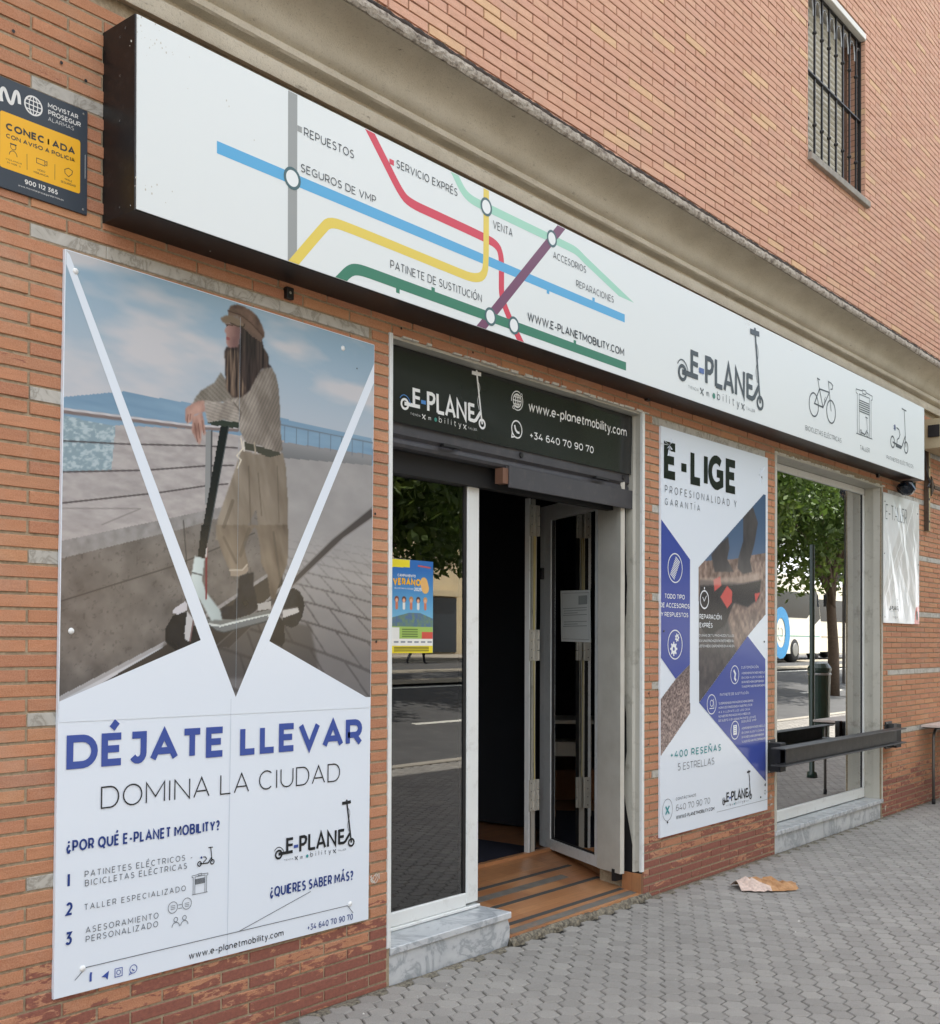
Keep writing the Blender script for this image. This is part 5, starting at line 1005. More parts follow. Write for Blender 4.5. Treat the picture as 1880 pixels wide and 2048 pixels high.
# ------------------------------------------------------------------ second poster between door and window
p2 = thing('wall_poster', 'tall E-LIGE poster with blue panels and photos between doorway and shop window', 'poster', (5.863, -.002, .334))
m = MB(); m.bbox(0, 1.490, -.012, .002, 0, 2.463, 'laminate_white', .001); m.build('panel', p2)
PL = P2_POLY; Q = dict(P2_PH)
bR = [p for p in PL['photoR']]
I = Paint(.39, 1.487, .76, 2.20, .0046); X, Z = I.X, I.Z
I.C = lerp(A3(92, 112, 140), A3(66, 88, 120), np.clip((Z - 1.7) * 1.4, 0, 1)); rk = fbm(X * 30, Z * 24, 101)
I.put(I.mask([(.3, 1.66), (.70, 1.70), (.95, 1.72), (1.2, 1.76), (1.5, 1.80), (1.5, .7), (.3, .7)]), lerp(A3(104, 88, 82), A3(170, 148, 136), np.clip(rk * 1.6 - .4, 0, 1)))
I.put(I.soft(I.mask([(.3, 1.45), (.8, 1.45), (.95, 1.2), (1.1, .9), (.3, .7)]), 10) * .9, lerp(A3(60, 60, 66), A3(96, 92, 92), rk))
for k_ in ('legR', 'legL'): I.put(I.soft(I.mask(Q[k_]), 2), lerp(A3(62, 60, 64), A3(96, 92, 94), fbm(X * 12, Z * 6, 110)))
I.put(I.soft(I.mask(Q['bike']), 5), A3(44, 42, 48))
for k_ in ('red1', 'red2', 'red3'): I.put(I.soft(I.mask(Q[k_]), 1), A3(200, 84, 80))
I.put(I.soft(I.mask(Q['flare']), 5) * .45, A3(206, 190, 176))
mk = I.mask(PL['photoR'])
ph2 = I
class Dummy: pass
def masked_mesh(I, poly, name, y, mat, parent):
    """keep only the grid cells whose centre lies inside the polygon"""
    o = I.mesh(name, y, mat, parent); import bmesh
    bm = bmesh.new(); bm.from_mesh(o.data)
    k = len(poly); dele = []
    for f in bm.faces:
        c = f.calc_center_median(); ins = False
        for i in range(k):
            (x0, z0), (x1, z1) = poly[i], poly[(i + 1) % k]
            if (z0 > c.z) != (z1 > c.z) and c.x < (x1 - x0) * (c.z - z0) / (z1 - z0) + x0: ins = not ins
        if not ins: dele.append(f)
    bmesh.ops.delete(bm, geom=dele, context='FACES'); bm.to_mesh(o.data); bm.free(); return o
clampx = lambda p: [(min(max(a, .003), 1.487), b) for a, b in p]
masked_mesh(I, clampx(PL['photoR']), 'photo_print', -.0124, 'photo_laminate', p2)
I = Paint(.003, .40, .36, 1.10, .0055); X, Z = I.X, I.Z; sp = fbm(X * 120, Z * 120, 130, 3); I.C = lerp(A3(92, 78, 76), A3(186, 166, 158), np.clip(sp * 2.2 - .6, 0, 1)); I.C = lerp(I.C, A3(70, 66, 70), np.clip((Z - .85) * 2.2, 0, .8))
masked_mesh(I, clampx(PL['gravel']), 'photo_print', -.0124, 'photo_laminate', p2)
P = Print(-.0132, .00005)
P.poly(clampx(PL['blueL']), 'ink_royal'); P.poly(clampx(PL['blueR']), 'ink_royal'); P.build('blue_panels', p2)
P = Print(-.0140, .00003)
ik = {'E-LIGE': 'ink_black', 'PROFESIONALIDAD Y': 'ink_grey', 'GARANTÍA': 'ink_grey', '+400 RESEÑAS': 'ink_teal', '5 ESTRELLAS': 'ink_grey', 'CONTÁCTANOS': 'ink_grey', '640 70 90 70': 'ink_grey', 'WWW.E-PLANETMOBILITY.COM': 'ink_black'}
for t_, x0, x1, z, cap, w_, dz in P2_TXT: P.text(t_, x0, x1, z, cap, w_ * 1.1, ik.get(t_, 'ink_white'), track=1.12 if t_[:3] in ('PRO', 'GAR') else 1.5)
def faint_lines(P, x0, x1, z, n_, dz, ink_, h=.010):
    r_ = random.Random(int(x0 * 1000))
    words = 'NO MAS MIEDO A LOS PINCHAZOS LLEVATE TU PATINETE A CASA EN UNAS HORAS SUJETO A CONDICIONES DISPONEMOS DE NUESTRO'.split()
    for i in range(n_):
        s_ = ' '.join(r_.choice(words) for _ in range(7)); P.text(s_[:max(8, int((x1 - x0) / (h * .92)))], x0, x1 - r_.uniform(0, .2) * (x1 - x0), z - i * dz, h, .14, ink_)
faint_lines(P, .455, 1.02, 1.205, 3, .034, 'ink_white', .016); faint_lines(P, .745, 1.30, .765, 5, .028, 'ink_white', .014); faint_lines(P, 1.08, 1.47, .955, 4, .030, 'ink_white', .014); faint_lines(P, 1.08, 1.47, .585, 4, .030, 'ink_white', .014)
P.ring(.170, 1.620, .088, .007, 'ink_white'); P.ring(.171, 1.154, .088, .007, 'ink_white'); P.ring(.977, .954, .060, .006, 'ink_white'); P.ring(.649, .771, .062, .006, 'ink_white'); P.ring(.981, .586, .060, .006, 'ink_white')
for k_ in range(-5, 6): c_ = (.170 + k_ * .0065, 1.620 + k_ * .0105); P.stroke([(c_[0] - .026, c_[1] + .016), (c_[0] + .026, c_[1] - .016)], .0068, 'ink_white')
for cx, cz, r_, nt_ in ((.155, 1.128, .036, 8), (.196, 1.196, .022, 7)):
    P.ring(cx, cz, r_ * .62, r_ * .55, 'ink_white', 16)
    for k_ in range(nt_): a_ = 2 * pi * k_ / nt_; P.stroke([(cx + r_ * .8 * cos(a_), cz + r_ * .8 * sin(a_)), (cx + r_ * 1.2 * cos(a_), cz + r_ * 1.2 * sin(a_))], r_ * .36, 'ink_white')
P.ring(.548, 1.440, .056, .009, 'ink_white'); P.stroke([(.548, 1.505), (.548, 1.520)], .012, 'ink_white'); P.stroke([(.525, 1.455), (.545, 1.43), (.575, 1.465)], .006, 'ink_white')
P.stroke([(.960, .985), (.985, .96), (.975, .93), (.995, .915)], .018, 'ink_white'); P.ring(.649, .778, .020, .005, 'ink_white'); P.stroke([(.62, .745), (.68, .745), (.675, .805)], .005, 'ink_white'); P.poly([(.955, .555), (1.008, .555), (1.008, .62), (.955, .62)], 'ink_white'); [P.stroke([(.968, .61 - q * .013), (.996, .61 - q * .013)], .003, 'ink_royal') for q in range(4)]
P.ring(.082, .159, .060, .003, 'ink_grey', rz=.066); P.stroke([(.060, .182), (.104, .134)], .012, 'ink_teal'); P.stroke([(.060, .134), (.104, .182)], .012, 'ink_teal')
logo(P, .821, .125, .3806, 'ink_black', 'ink_blue', 'ink_teal', 1.1)
P.stroke([(.72, .072), (1.48, .074)], .002, 'ink_grey'); P.text('f', 1.440, 1.456, .215, .03, .2, 'ink_black'); P.poly([(1.432, .178), (1.458, .192), (1.454, .166)], 'ink_black'); P.ring(1.446, .128, .014, .003, 'ink_black')
P.build('lettering', p2)
for x, z in ((.10, 2.37), (1.385, 2.315), (.035, 1.235), (1.43, 1.175), (.082, .085), (1.375, .10)):
    m = MB(); m.lathe([(.007, 0), (.006, -.003), (.001, -.004)], 'screw_dark', (x, -.0138, z), 12, 'y'); m.build('screw', p2)
mb = MB(); rr_ = random.Random(9)     # creased, torn laminate at the top corners
for cx, cz in ((.10, 2.36), (1.37, 2.33)):
    for k_ in range(9):
        a_ = rr_.uniform(0, 2 * pi); l_ = rr_.uniform(.03, .12); w_ = rr_.uniform(.002, .006); d_ = (cos(a_), sin(a_)); q = (cx + d_[0] * l_, min(cz + d_[1] * l_, 2.455)); n_ = (-d_[1] * w_, d_[0] * w_)
        mb.add([(cx, -.0143, cz), (q[0] + n_[0], -.0143, q[1] + n_[1]), (q[0], -.0185, q[1]), (q[0] - n_[0], -.0143, q[1] - n_[1])], [(0, 1, 2), (0, 2, 3)], 'laminate_white')
mb.build('creases', p2, kind='stuff')

# ------------------------------------------------------------------ third poster at the far end
p3 = thing('wall_poster', 'wrinkled pale E-TALLER poster on the brick wall right of the shop window', 'poster', (9.676, -.002, 1.678))
I = Paint(0, .955, 0, 1.128, .008); X, Z = I.X, I.Z
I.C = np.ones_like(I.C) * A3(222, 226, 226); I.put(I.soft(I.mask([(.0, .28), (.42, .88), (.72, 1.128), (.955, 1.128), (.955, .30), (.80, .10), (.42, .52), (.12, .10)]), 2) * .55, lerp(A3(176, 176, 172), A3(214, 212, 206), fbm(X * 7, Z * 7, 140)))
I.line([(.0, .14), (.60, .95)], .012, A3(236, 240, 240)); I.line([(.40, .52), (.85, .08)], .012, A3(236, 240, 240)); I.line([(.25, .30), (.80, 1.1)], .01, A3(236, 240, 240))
I.put(I.soft(I.mask([(.82, .0), (.95, .0), (.95, .17), (.86, .15)]), 1), A3(198, 92, 76)); I.put(I.mask([(.87, .04), (.92, .04), (.92, .12), (.87, .12)]), A3(60, 48, 48))
wr = lambda x, z: (fbm(x * 5 + z * 2, z * 2.2, 150) - .5) * .028 * np.clip(np.minimum(np.minimum(x, .955 - x) * 9, np.minimum(z, 1.128 - z) * 7), 0, 1) - .004
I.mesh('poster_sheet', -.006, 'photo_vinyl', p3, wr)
P = Print(-.036, .0002); P.mb.mats
P.text('E-TALLER', .06, .62, .90, .13, .07, 's_logo'); logo(P, .165, .118, .20, 'ink_black', 'ink_blue', 'ink_teal', 1.2); P.text('f a g w', .24, .36, .045, .02, .16, 'ink_grey')
o = P.build('lettering', p3); me = o.data
for v in me.vertices: v.co.y = float(-.0068 + wr(np.array([[v.co.x]]), np.array([[v.co.z]]))[0, 0]) + (v.co.y + .036) * .2
for x, z in ((.04, 1.05), (.91, 1.02), (.03, .60), (.93, .55), (.04, .05)):
    m = MB(); m.lathe([(.007, 0), (.001, -.004)], 'screw_dark', (x, -.0115, z), 10, 'y'); m.build('screw', p3)

# ------------------------------------------------------------------ black vinyl banner on the shutter box
bn = thing('door_banner', 'black vinyl banner with white phone number and web address under the lintel of the doorway', 'banner', (3.548, .075, 2.492))
BX, BZ = 3.548, 2.492
wb = lambda x, z: np.array(.004 * np.sin(x * 3.1 + 1) + .010 * np.exp(-((x - 1.62) / .12) ** 2) * (z / .34) + .004 * np.sin(z * 14 + x * 2) * 0.6)
I = Paint(0, 2.122, -.004, .340, .02); I.C = np.ones_like(I.C) * A3(40, 42, 42)
I.mesh('banner_sheet', 0, 'photo_vinyl', bn, lambda x, z: -wb(x, z))
P = Print(-.0006, .00003)
logo(P, 3.701 - BX, 2.576 - BZ, .5417, 'vinyl_white', 'vinyl_blue', 'vinyl_teal')
for t_, x0, x1, z, cap, w_, dz in B_TXT: P.text(t_, x0 - BX, x1 - BX, z - BZ, cap, w_, 'vinyl_white')
cx, cz = 4.560 - BX, 2.738 - BZ
P.ring(cx, cz, .034, .006, 'vinyl_white'); P.ring(cx, cz, .016, .005, 'vinyl_white', rz=.033); P.stroke([(cx - .033, cz), (cx + .033, cz)], .005, 'vinyl_white'); P.stroke([(cx, cz + .033), (cx, cz - .033)], .005, 'vinyl_white'); P.stroke([(cx - .028, cz + .018), (cx + .028, cz + .018)], .004, 'vinyl_white'); P.stroke([(cx - .028, cz - .018), (cx + .028, cz - .018)], .004, 'vinyl_white')
P.ring(cx, cz, .048, .005, 'vinyl_white', a0=60, a1=190); P.ring(cx, cz, .048, .005, 'vinyl_white', a0=245, a1=395); P.ring(cx + .035, cz + .034, .007, .004, 'vinyl_white'); P.ring(cx - .030, cz - .038, .007, .004, 'vinyl_white')
cx, cz = 4.556 - BX, 2.590 - BZ
P.ring(cx, cz, .044, .007, 'vinyl_white'); P.stroke([(cx - .040, cz - .018), (cx - .046, cz - .046), (cx - .020, cz - .040)], .007, 'vinyl_white'); P.stroke(round_poly([(cx - .018, cz + .020), (cx - .012, cz - .004), (cx + .006, cz - .016), (cx + .022, cz - .014)]), .012, 'vinyl_white')
o = P.build('lettering', bn)
for v in o.data.vertices: v.co.y += -float(wb(v.co.x, v.co.z))

# ------------------------------------------------------------------ alarm plate at the left edge
al = thing('alarm_plate', 'black and yellow alarm warning plate on the brick wall left of the fascia sign', 'sign', (1.705, -.002, 2.923))
AX, AZ = 1.705, 2.923
m = MB(); m.bbox(0, .350, -.006, .002, 0, .349, 'alarm_black', .001); m.build('plate', al)
Y = AL_PTS; yl = Y['yellow']; P = Print(-.0064, .00003)
def rrect(x0, x1, z0, z1, r_): return arc(x1 - r_, z0 + r_, r_, r_, -90, 0, 4) + arc(x1 - r_, z1 - r_, r_, r_, 0, 90, 4) + arc(x0 + r_, z1 - r_, r_, r_, 90, 180, 4) + arc(x0 + r_, z0 + r_, r_, r_, 180, 270, 4)
yx1 = yl[1][0] - AX; yz0 = (yl[2][1] + yl[3][1]) / 2 - AZ; yz1 = (yl[0][1] + yl[1][1]) / 2 - AZ
P.poly(rrect(yl[0][0] - AX, yx1, yz0, yz1, .008), 'alarm_yellow')
mm = round_poly(off(Y['m'], AX, AZ), 2); P.stroke(mm, .011, 'alarm_white', False)
(gx, gz_), (_, gt) = off(Y['globe'], AX, AZ); gr2 = (gt - gz_) * .92
P.ring(gx, gz_, gr2, .005, 'alarm_white'); P.ring(gx, gz_, gr2 * .5, .003, 'alarm_white', rz=gr2); [P.stroke([(gx - gr2 * q, gz_ + dz_), (gx + gr2 * q, gz_ + dz_)], .0035, 'alarm_white') for q, dz_ in ((.98, 0), (.82, gr2 * .5), (.82, -gr2 * .5))]; P.stroke([(gx, gz_ + gr2), (gx, gz_ - gr2)], .003, 'alarm_white')
for k_, (t_, x0, x1, z, cap, w_, dz) in enumerate(AL_TXT): P.text(t_, x0 - AX, x1 - AX, z - AZ, cap, w_, 'alarm_white' if k_ < 3 or k_ > 10 else 'alarm_ink')
d4 = off(Y['div'], AX, AZ); P.stroke(d4[:2], .0014, 'alarm_ink'); P.stroke(d4[2:], .0014, 'alarm_ink')
(ux, uz), (_, ut) = off(Y['guard'], AX, AZ); P.ring(ux, uz + .006, .009, .002, 'alarm_ink'); P.stroke([(ux - .011, uz + .014), (ux + .011, uz + .014)], .004, 'alarm_ink'); P.stroke(arc(ux, uz - .022, .013, .015, 180, 0, 8), .002, 'alarm_ink')
P.stroke(off(Y['cam'] + Y['cam'][:1], AX, AZ), .002, 'alarm_ink', True); c_ = off([Y['cam'][1]], AX, AZ)[0]; P.stroke([(c_[0], c_[1] - .004), (c_[0] + .008, c_[1]), (c_[0] + .008, c_[1] - .014), (c_[0], c_[1] - .011)], .002, 'alarm_ink')
P.stroke(off(Y['shield'] + Y['shield'][:1], AX, AZ), .0022, 'alarm_ink', True)
P.stroke([(.341, .12), (.341, .20)], .0012, 'alarm_white')
P.build('lettering', al)
for x, z in ((.335, .335), (.335, .015), (.015, .335), (.015, .015)):
    m = MB(); m.lathe([(.004, 0), (.001, -.002)], 'zinc', (x, -.006, z), 8, 'y'); m.build('screw', al)

# ------------------------------------------------------------------ flyer on the door glass, notice on the leaf, window decal
fl = thing('flyer', 'bright blue and yellow summer camp flyer stuck inside the glass left of the doorway', 'flyer', (3.762, .2035, 1.447))
I = Paint(0, .291, 0, .440, .0022); X, Z = I.X, I.Z
I.C = lerp(A3(120, 186, 216), A3(30, 104, 178), np.clip((Z - .15) * 4, 0, 1)); I.put(I.mask([(0, 0), (.291, 0), (.291, .035), (0, .035)]), A3(232, 214, 44)); I.put(I.mask([(0, .035), (.291, .035), (.291, .068), (0, .068)]), A3(234, 234, 228))
I.put(I.mask([(0, .068), (.291, .068), (.291, .125), (0, .125)]), A3(158, 190, 96)); I.put(I.mask([(.21, .068), (.291, .068), (.291, .10), (.21, .10)]), A3(206, 84, 72)); I.put(I.mask([(.0, .068), (.055, .068), (.055, .120), (0, .120)]), A3(228, 230, 226))
I.put(I.mask([(0, .125), (.291, .125), (.291, .165), (.2, .19), (.12, .19), (0, .165)]), lerp(A3(120, 150, 90), A3(80, 110, 150), np.clip(fbm(X * 60, Z * 60, 160) * 1.4, 0, 1)))
for k_ in range(5):
    cx = .035 + k_ * .050; I.line([(cx, .212), (cx, .235)], .016, A3(226, 226, 220) if k_ % 2 else A3(206, 120, 90)); I.line([(cx, .252), (cx, .2521)], .028, A3(*((120, 60, 50), (90, 56, 44), (180, 130, 80), (60, 40, 36), (200, 150, 90))[k_])); I.line([(cx, .247), (cx, .2471)], .018, A3(226, 170, 140))
I.put(I.mask([(0, .40), (.125, .404), (.125, .44), (0, .44)]), A3(230, 216, 44)); I.line([(.185, .415), (.27, .410)], .006, A3(198, 80, 76)); I.line([(.225, .335), (.235, .310)], .052, A3(226, 178, 108))
for z_ in (.010, .019, .027): I.line([(.02, z_), (.26, z_)], .003, A3(84, 80, 30))
for z_ in (.078, .089, .100, .111): I.line([(.075, z_), (.18, z_)], .003, A3(70, 96, 50))
for k_ in range(6): I.line([(.02 + k_ * .047, .052), (.045 + k_ * .047, .052)], .006, A3(120, 130, 140))
I.mesh('printed_sheet', 0, 'photo_paper', fl)
P = Print(-.0006, .00003); P.text('CAMPAMENTO', .04, .165, .358, .013, .2, 'ink_white'); P.text('VERANO', .008, .20, .318, .034, .26, 'alarm_yellow'); P.text('2025', .155, .208, .294, .017, .22, 'ink_white'); P.text('DEL 23 DE JUNIO AL 31 DE JULIO', .02, .15, .300, .007, .16, 'ink_white'); P.build('lettering', fl)
LF = P0 + DV * LL; nl = thing('paper_notice', 'white printed paper notice taped to the glass of the folded door leaf', 'notice', (LF.x, LF.y, 0), (0, 0, math.atan2(DV.y, DV.x) + pi))
m = MB(); m.add([(.285, -.0075, 1.506), (.680, -.0075, 1.500), (.672, -.0075, 1.821), (.272, -.0075, 1.832), (.29, -.010, 1.507)], [(0, 1, 2, 3)], 'white_paper'); m.build('sheet', nl)
P = Print(-.0080, .00004); P.stroke([(.30, 1.522), (.66, 1.517), (.655, 1.805), (.295, 1.815), (.30, 1.522)], .003, 'paper_print')
for i_, z_ in enumerate((1.715, 1.70, 1.685, 1.672, 1.63, 1.615, 1.602)): P.stroke([(.32 if i_ % 3 else .31, z_), (.63 - (i_ % 3 == 2) * .12, z_)], .004, 'paper_print')
P.poly([(.52, 1.735), (.635, 1.735), (.635, 1.79), (.52, 1.79)], 'paper_print'); P.build('print_lines', nl)
db = thing('doorbell', 'small black doorbell on the white stile of the door leaf', 'doorbell', (LF.x, LF.y, 0), (0, 0, math.atan2(DV.y, DV.x) + pi))
m = MB(); m.bbox(.012, .060, -.040, -.0205, 1.918, 1.992, 'black_rubber', .005); m.lathe([(.010, 0), (.008, -.003), (.001, -.003)], 'charcoal_plastic', (.036, -.0395, 1.955), 14, 'y'); m.build('doorbell_body', db)
dc = thing('window_decal', 'white line drawing decal of a capsule on the grey pillar behind the shop window', 'decal', (9.40, .2085, 1.95))
P = Print(0, .00005)
P.text('CUIDAMOS', .04, .21, .44, .018, .16, 'ink_white'); P.text('TU MOVILIDAD Y TU', .02, .24, .41, .018, .14, 'ink_white'); P.text('TIEMPO DE VIDA', .03, .23, .38, .018, .14, 'ink_white')
P.stroke(arc(.13, .27, .035, .03, 180, 0, 8) + arc(.13, .16, .035, .03, 0, -180, 8) + [(.095, .27)], .005, 'ink_white', True)
for k_ in range(5): P.stroke([(.10, .17 + k_ * .022), (.16, .175 + k_ * .022)], .003, 'ink_white'); P.stroke([(.085, .16 + k_ * .026), (.03, .13 + k_ * .045)], .003, 'ink_white'); P.stroke([(.175, .16 + k_ * .026), (.235, .14 + k_ * .04)], .003, 'ink_white')
P.text('PREGUNTANOS SIN COMPROMISO', .03, .235, .06, .012, .14, 'ink_white'); P.build('print', dc)

# ------------------------------------------------------------------ pavement of small hexagonal pavers
pav = MB(); pav.box(-14, 60, -5.35, .0, -.3, -.0125, 'joint_sand'); pvo = pav.build('pavement'); setp(pvo, kind='structure', label='grey pavement of small raised hexagonal pavers along the shopfront')
S = .0965; hexes = []
jj = 0
for i in range(-30, 300):
    x = .35 + i * S * .8660254; 
    if x < .3 or x > 24: continue
    for j in range(0, 54):
        y = -.062 - j * S - (S / 2 if i % 2 else 0)
        if y < -5.25: continue
        hexes.append((x, y))
def hexpts(r_, z, cx=0, cy=0): return [(cx + r_ * cos(k * pi / 3), cy + r_ * sin(k * pi / 3), z) for k in range(6)]
RO = S / 1.7320508 - .0034; RI = RO - .0052
cand = []
for i, (x, y) in enumerate(hexes):
    c = inframe(x, y, 0)
    if c: cand.append((c[2], i))
cand.sort(); solo = {i for _, i in cand[:300]}
hm = bpy.data.meshes.new('paver'); v_ = hexpts(RI, 0) + hexpts(RO, -.004) + hexpts(RO + .001, -.0135); hm.from_pydata(v_, [], [tuple(range(6))] + [(k, 6 + k, 6 + (k + 1) % 6, (k + 1) % 6) for k in range(6)] + [(6 + k, 12 + k, 12 + (k + 1) % 6, 6 + (k + 1) % 6) for k in range(6)]); hm.materials.append(M['paver'])
for i in solo:
    o = bpy.data.objects.new('paver', hm); COL.objects.link(o); o.parent = pvo; o.location = (hexes[i][0] + random.uniform(-.0008, .0008), hexes[i][1] + random.uniform(-.0008, .0008), random.uniform(-.0012, .0012)); o.rotation_euler = (random.uniform(-.012, .012), random.uniform(-.012, .012), random.uniform(-.012, .012))
V = []; Fc = []; Rr = []
for i, (x, y) in enumerate(hexes):
    if i in solo: continue
    k0 = len(V); dz = random.uniform(-.0012, .0012); tx_, ty_ = random.uniform(-.012, .012), random.uniform(-.012, .012)
    V += [(a, b, c + dz + (a - x) * tx_ + (b - y) * ty_) for a, b, c in hexpts(RI, 0, x, y)] + hexpts(RO, -.004, x, y) + hexpts(RO + .001, -.0135, x, y)
    Fc += [tuple(range(k0, k0 + 6))] + [(k0 + k, k0 + 6 + k, k0 + 6 + (k + 1) % 6, k0 + (k + 1) % 6) for k in range(6)] + [(k0 + 6 + k, k0 + 12 + k, k0 + 12 + (k + 1) % 6, k0 + 6 + (k + 1) % 6) for k in range(6)]; Rr += [random.random()] * 13
me = bpy.data.meshes.new('paving'); me.from_pydata(V, [], Fc); me.materials.append(M['paver']); a = me.attributes.new('rnd', 'FLOAT', 'FACE'); a.data.foreach_set('value', Rr)
o = bpy.data.objects.new('paving', me); COL.objects.link(o); o.parent = pvo; o['kind'] = 'stuff'
# mortar fillet where pavers meet the wall, grit and crumbs in the joints
mb = MB(); rr_ = random.Random(12)
for xa, xb in ((1.2, 4.41), (5.70, 14)):
    xs = np.arange(xa, xb, .03); V = []
    for x in xs: V += [(x, -.052 + rr_.uniform(-.006, .006), -.011 + .003), (x, -.045, -.003 + rr_.uniform(-.003, .003)), (x, -.0006, -.001 + rr_.uniform(-.002, .002))]
    mb.add(V, [(3 * i + j, 3 * i + 3 + j, 3 * i + 4 + j, 3 * i + 1 + j) for i in range(len(xs) - 1) for j in range(2)], 'rough_concrete')
f_ = mb.build('mortar_fillet', pvo)
mb = MB()
for _ in range(900):
    x = rr_.uniform(3.2, 12); y = -rr_.random() ** 1.5 * 2.6 - .01; r_ = rr_.uniform(.0008, .0024) if rr_.random() < .95 else rr_.uniform(.003, .007)
    z = .0005; a0 = rr_.uniform(0, 6)
    mb.add([(x + r_ * cos(a0 + k * 1.57), y + r_ * sin(a0 + k * 1.57), z) for k in range(4)] + [(x, y, z + r_)], [(0, 1, 4), (1, 2, 4), (2, 3, 4), (3, 0, 4)], rr_.choice(('crumb', 'bark', 'bark', 'gravel')))
g_ = mb.build('grit', None); setp(g_, kind='stuff', label='crumbs, grit and tiny leaves scattered on the pavers')
# ground sheet to the horizon, kerb, road
m = MB(); m.box(-400, 700, -900, 300, -.9, -.55, 'far_paving'); setp(m.build('ground'), kind='structure', label='pale ground around the street')
GY = [(-5.56, -.13), (-6.5, -.13), (-9, .10), (-12, .50), (-14, .74), (-24.0, .76)]     # the street rises gently away from the shop
def gz(y):
    for (ya, za), (yb, zb) in zip(GY[:-1], GY[1:]):
        if yb <= y <= ya: return za + (zb - za) * (ya - y) / (ya - yb)
    return GY[0][1] if y > GY[0][0] else GY[-1][1]
m = MB(); V = []
for y, z in GY: V += [(-60, y, z), (160, y, z)]
m.add(V, [(2 * i, 2 * i + 1, 2 * i + 3, 2 * i + 2) for i in range(len(GY) - 1)], 'asphalt'); setp(m.build('road'), kind='structure', label='grey asphalt road across the street from the pavement')
m = MB()
def pband(x0, x1, y0, y1, mt, h=.004): m.add([(x0, y0, gz(y0) + h), (x1, y0, gz(y0) + h), (x1, y1, gz(y1) + h), (x0, y1, gz(y1) + h)], [(0, 1, 2, 3)], mt)
for y0, y1 in ((-5.8, -5.68), (-12.3, -12.15), (-15.8, -15.6), (-23.9, -23.7)): pband(-60, 160, y0, y1, 'road_paint')
for k in range(26): pband(-50 + k * 8, -47 + k * 8, -9.05, -8.9, 'road_paint')
setp(m.build('road_markings'), kind='structure')
m = MB(); m.bbox(-60, 160, -5.559, -5.352, -.3, .0, 'kerb_stone', .01); m.bbox(-60, 160, -24.3, -24.001, -.3, .88, 'kerb_stone', .01); setp(m.build('kerb'), kind='structure')
m = MB(); m.box(-60, 160, -33.0, -24.301, -.3, .875, 'far_paving'); setp(m.build('far_pavement'), kind='structure')
m = MB(); pband(-60, 160, -12.4, -15.4, 'gravel', .05); setp(m.build('median'), kind='structure')

# ------------------------------------------------------------------ things at the wall
# black steel rail in front of the shop window
bm_ = thing('steel_rail', 'black steel I-beam rail bolted across the shop window on two brackets', 'rail', (8.45, -.2, .60))
m = MB(); x0, x1 = 7.215, 9.69
def lb(mb, a, b, c, d, e, f, mt, bv=.0015): mb.bbox(a - 8.45, b - 8.45, c + .2, d + .2, e - .60, f - .60, mt, bv)
lb(m, x0, x1, -.205, -.100, .772, .780, 'steel_dark'); lb(m, x0, x1, -.205, -.100, .657, .665, 'steel_dark'); lb(m, x0 + .12, x1 - .16, -.157, -.150, .666, .771, 'steel_dark'); m.build('i_beam', bm_)
for xa in (7.36, 9.74):
    m = MB(); w_ = .15 if xa < 8 else .18
    lb(m, xa, xa + w_ - .02, -.012, .003, .585, .82, 'steel_dark'); lb(m, xa + .015, xa + w_ - .045, -.099, -.013, .60, .80, 'black_rubber')
    if xa > 8: lb(m, xa - .05, xa + .02, -.099, -.06, .62, .81, 'steel_dark')
    for z in (.60, .805): m.lathe([(.001, -.006), (.008, -.005), (.008, 0)], 'zinc', (xa + .02 - 8.45, -.012 + .2, z - .60), 8, 'y')
    m.build('bracket', bm_)

# crumpled kraft paper bag
bag = thing('paper_bag', 'crumpled brown kraft paper bag lying on the pavement in front of the brick pier', 'paper bag', (6.42, -.42, 0))
rr_ = random.Random(21); V = []; nx_, ny_ = 15, 7
for j in range(ny_):
    for i in range(nx_):
        u_, v2 = i / (nx_ - 1), j / (ny_ - 1)
        x = (u_ - .5) * .36; y = (v2 - .5) * (.17 + .07 * sin(u_ * 3)); e = 1 - abs(v2 - .5) * 2; h = .010 + .055 * e ** .7 * (.5 + .6 * max(0, sin(u_ * 4.4 + .3))) + rr_.uniform(-.010, .012) * (.4 + e)
        x2 = x * cos(-.75) - y * sin(-.75); y2 = x * sin(-.75) + y * cos(-.75); V.append((x2 + rr_.uniform(-.006, .006), y2 + rr_.uniform(-.006, .006), max(.004, h)))
F_ = []
for j in range(ny_ - 1):
    for i in range(nx_ - 1):
        a_ = j * nx_ + i
        if (i + j) % 2: F_ += [(a_, a_ + 1, a_ + nx_ + 1), (a_, a_ + nx_ + 1, a_ + nx_)]
        else: F_ += [(a_, a_ + 1, a_ + nx_), (a_ + 1, a_ + nx_ + 1, a_ + nx_)]
mb = MB(); mb.add(V, F_, 'kraft_paper'); mb.mi('kraft_printed')
for q, f in enumerate(mb.f):
    if (sum(V[k][0] for k in f) / 3) < -.07: mb.m[q] = 1
o = mb.build('crumpled_bag', bag); sm = o.modifiers.new('s', 'SOLIDIFY'); sm.thickness = .002
V = [(.02, -.03, .01), (.10, -.10, .006), (.14, -.02, .02), (.09, .05, .045), (.03, .03, .06), (.05, -.02, .07)]
mb = MB(); mb.add(V, [(0, 1, 5), (1, 2, 5), (2, 3, 5), (3, 4, 5), (4, 0, 5)], 'kraft_paper'); mb.build('torn_flap', bag)

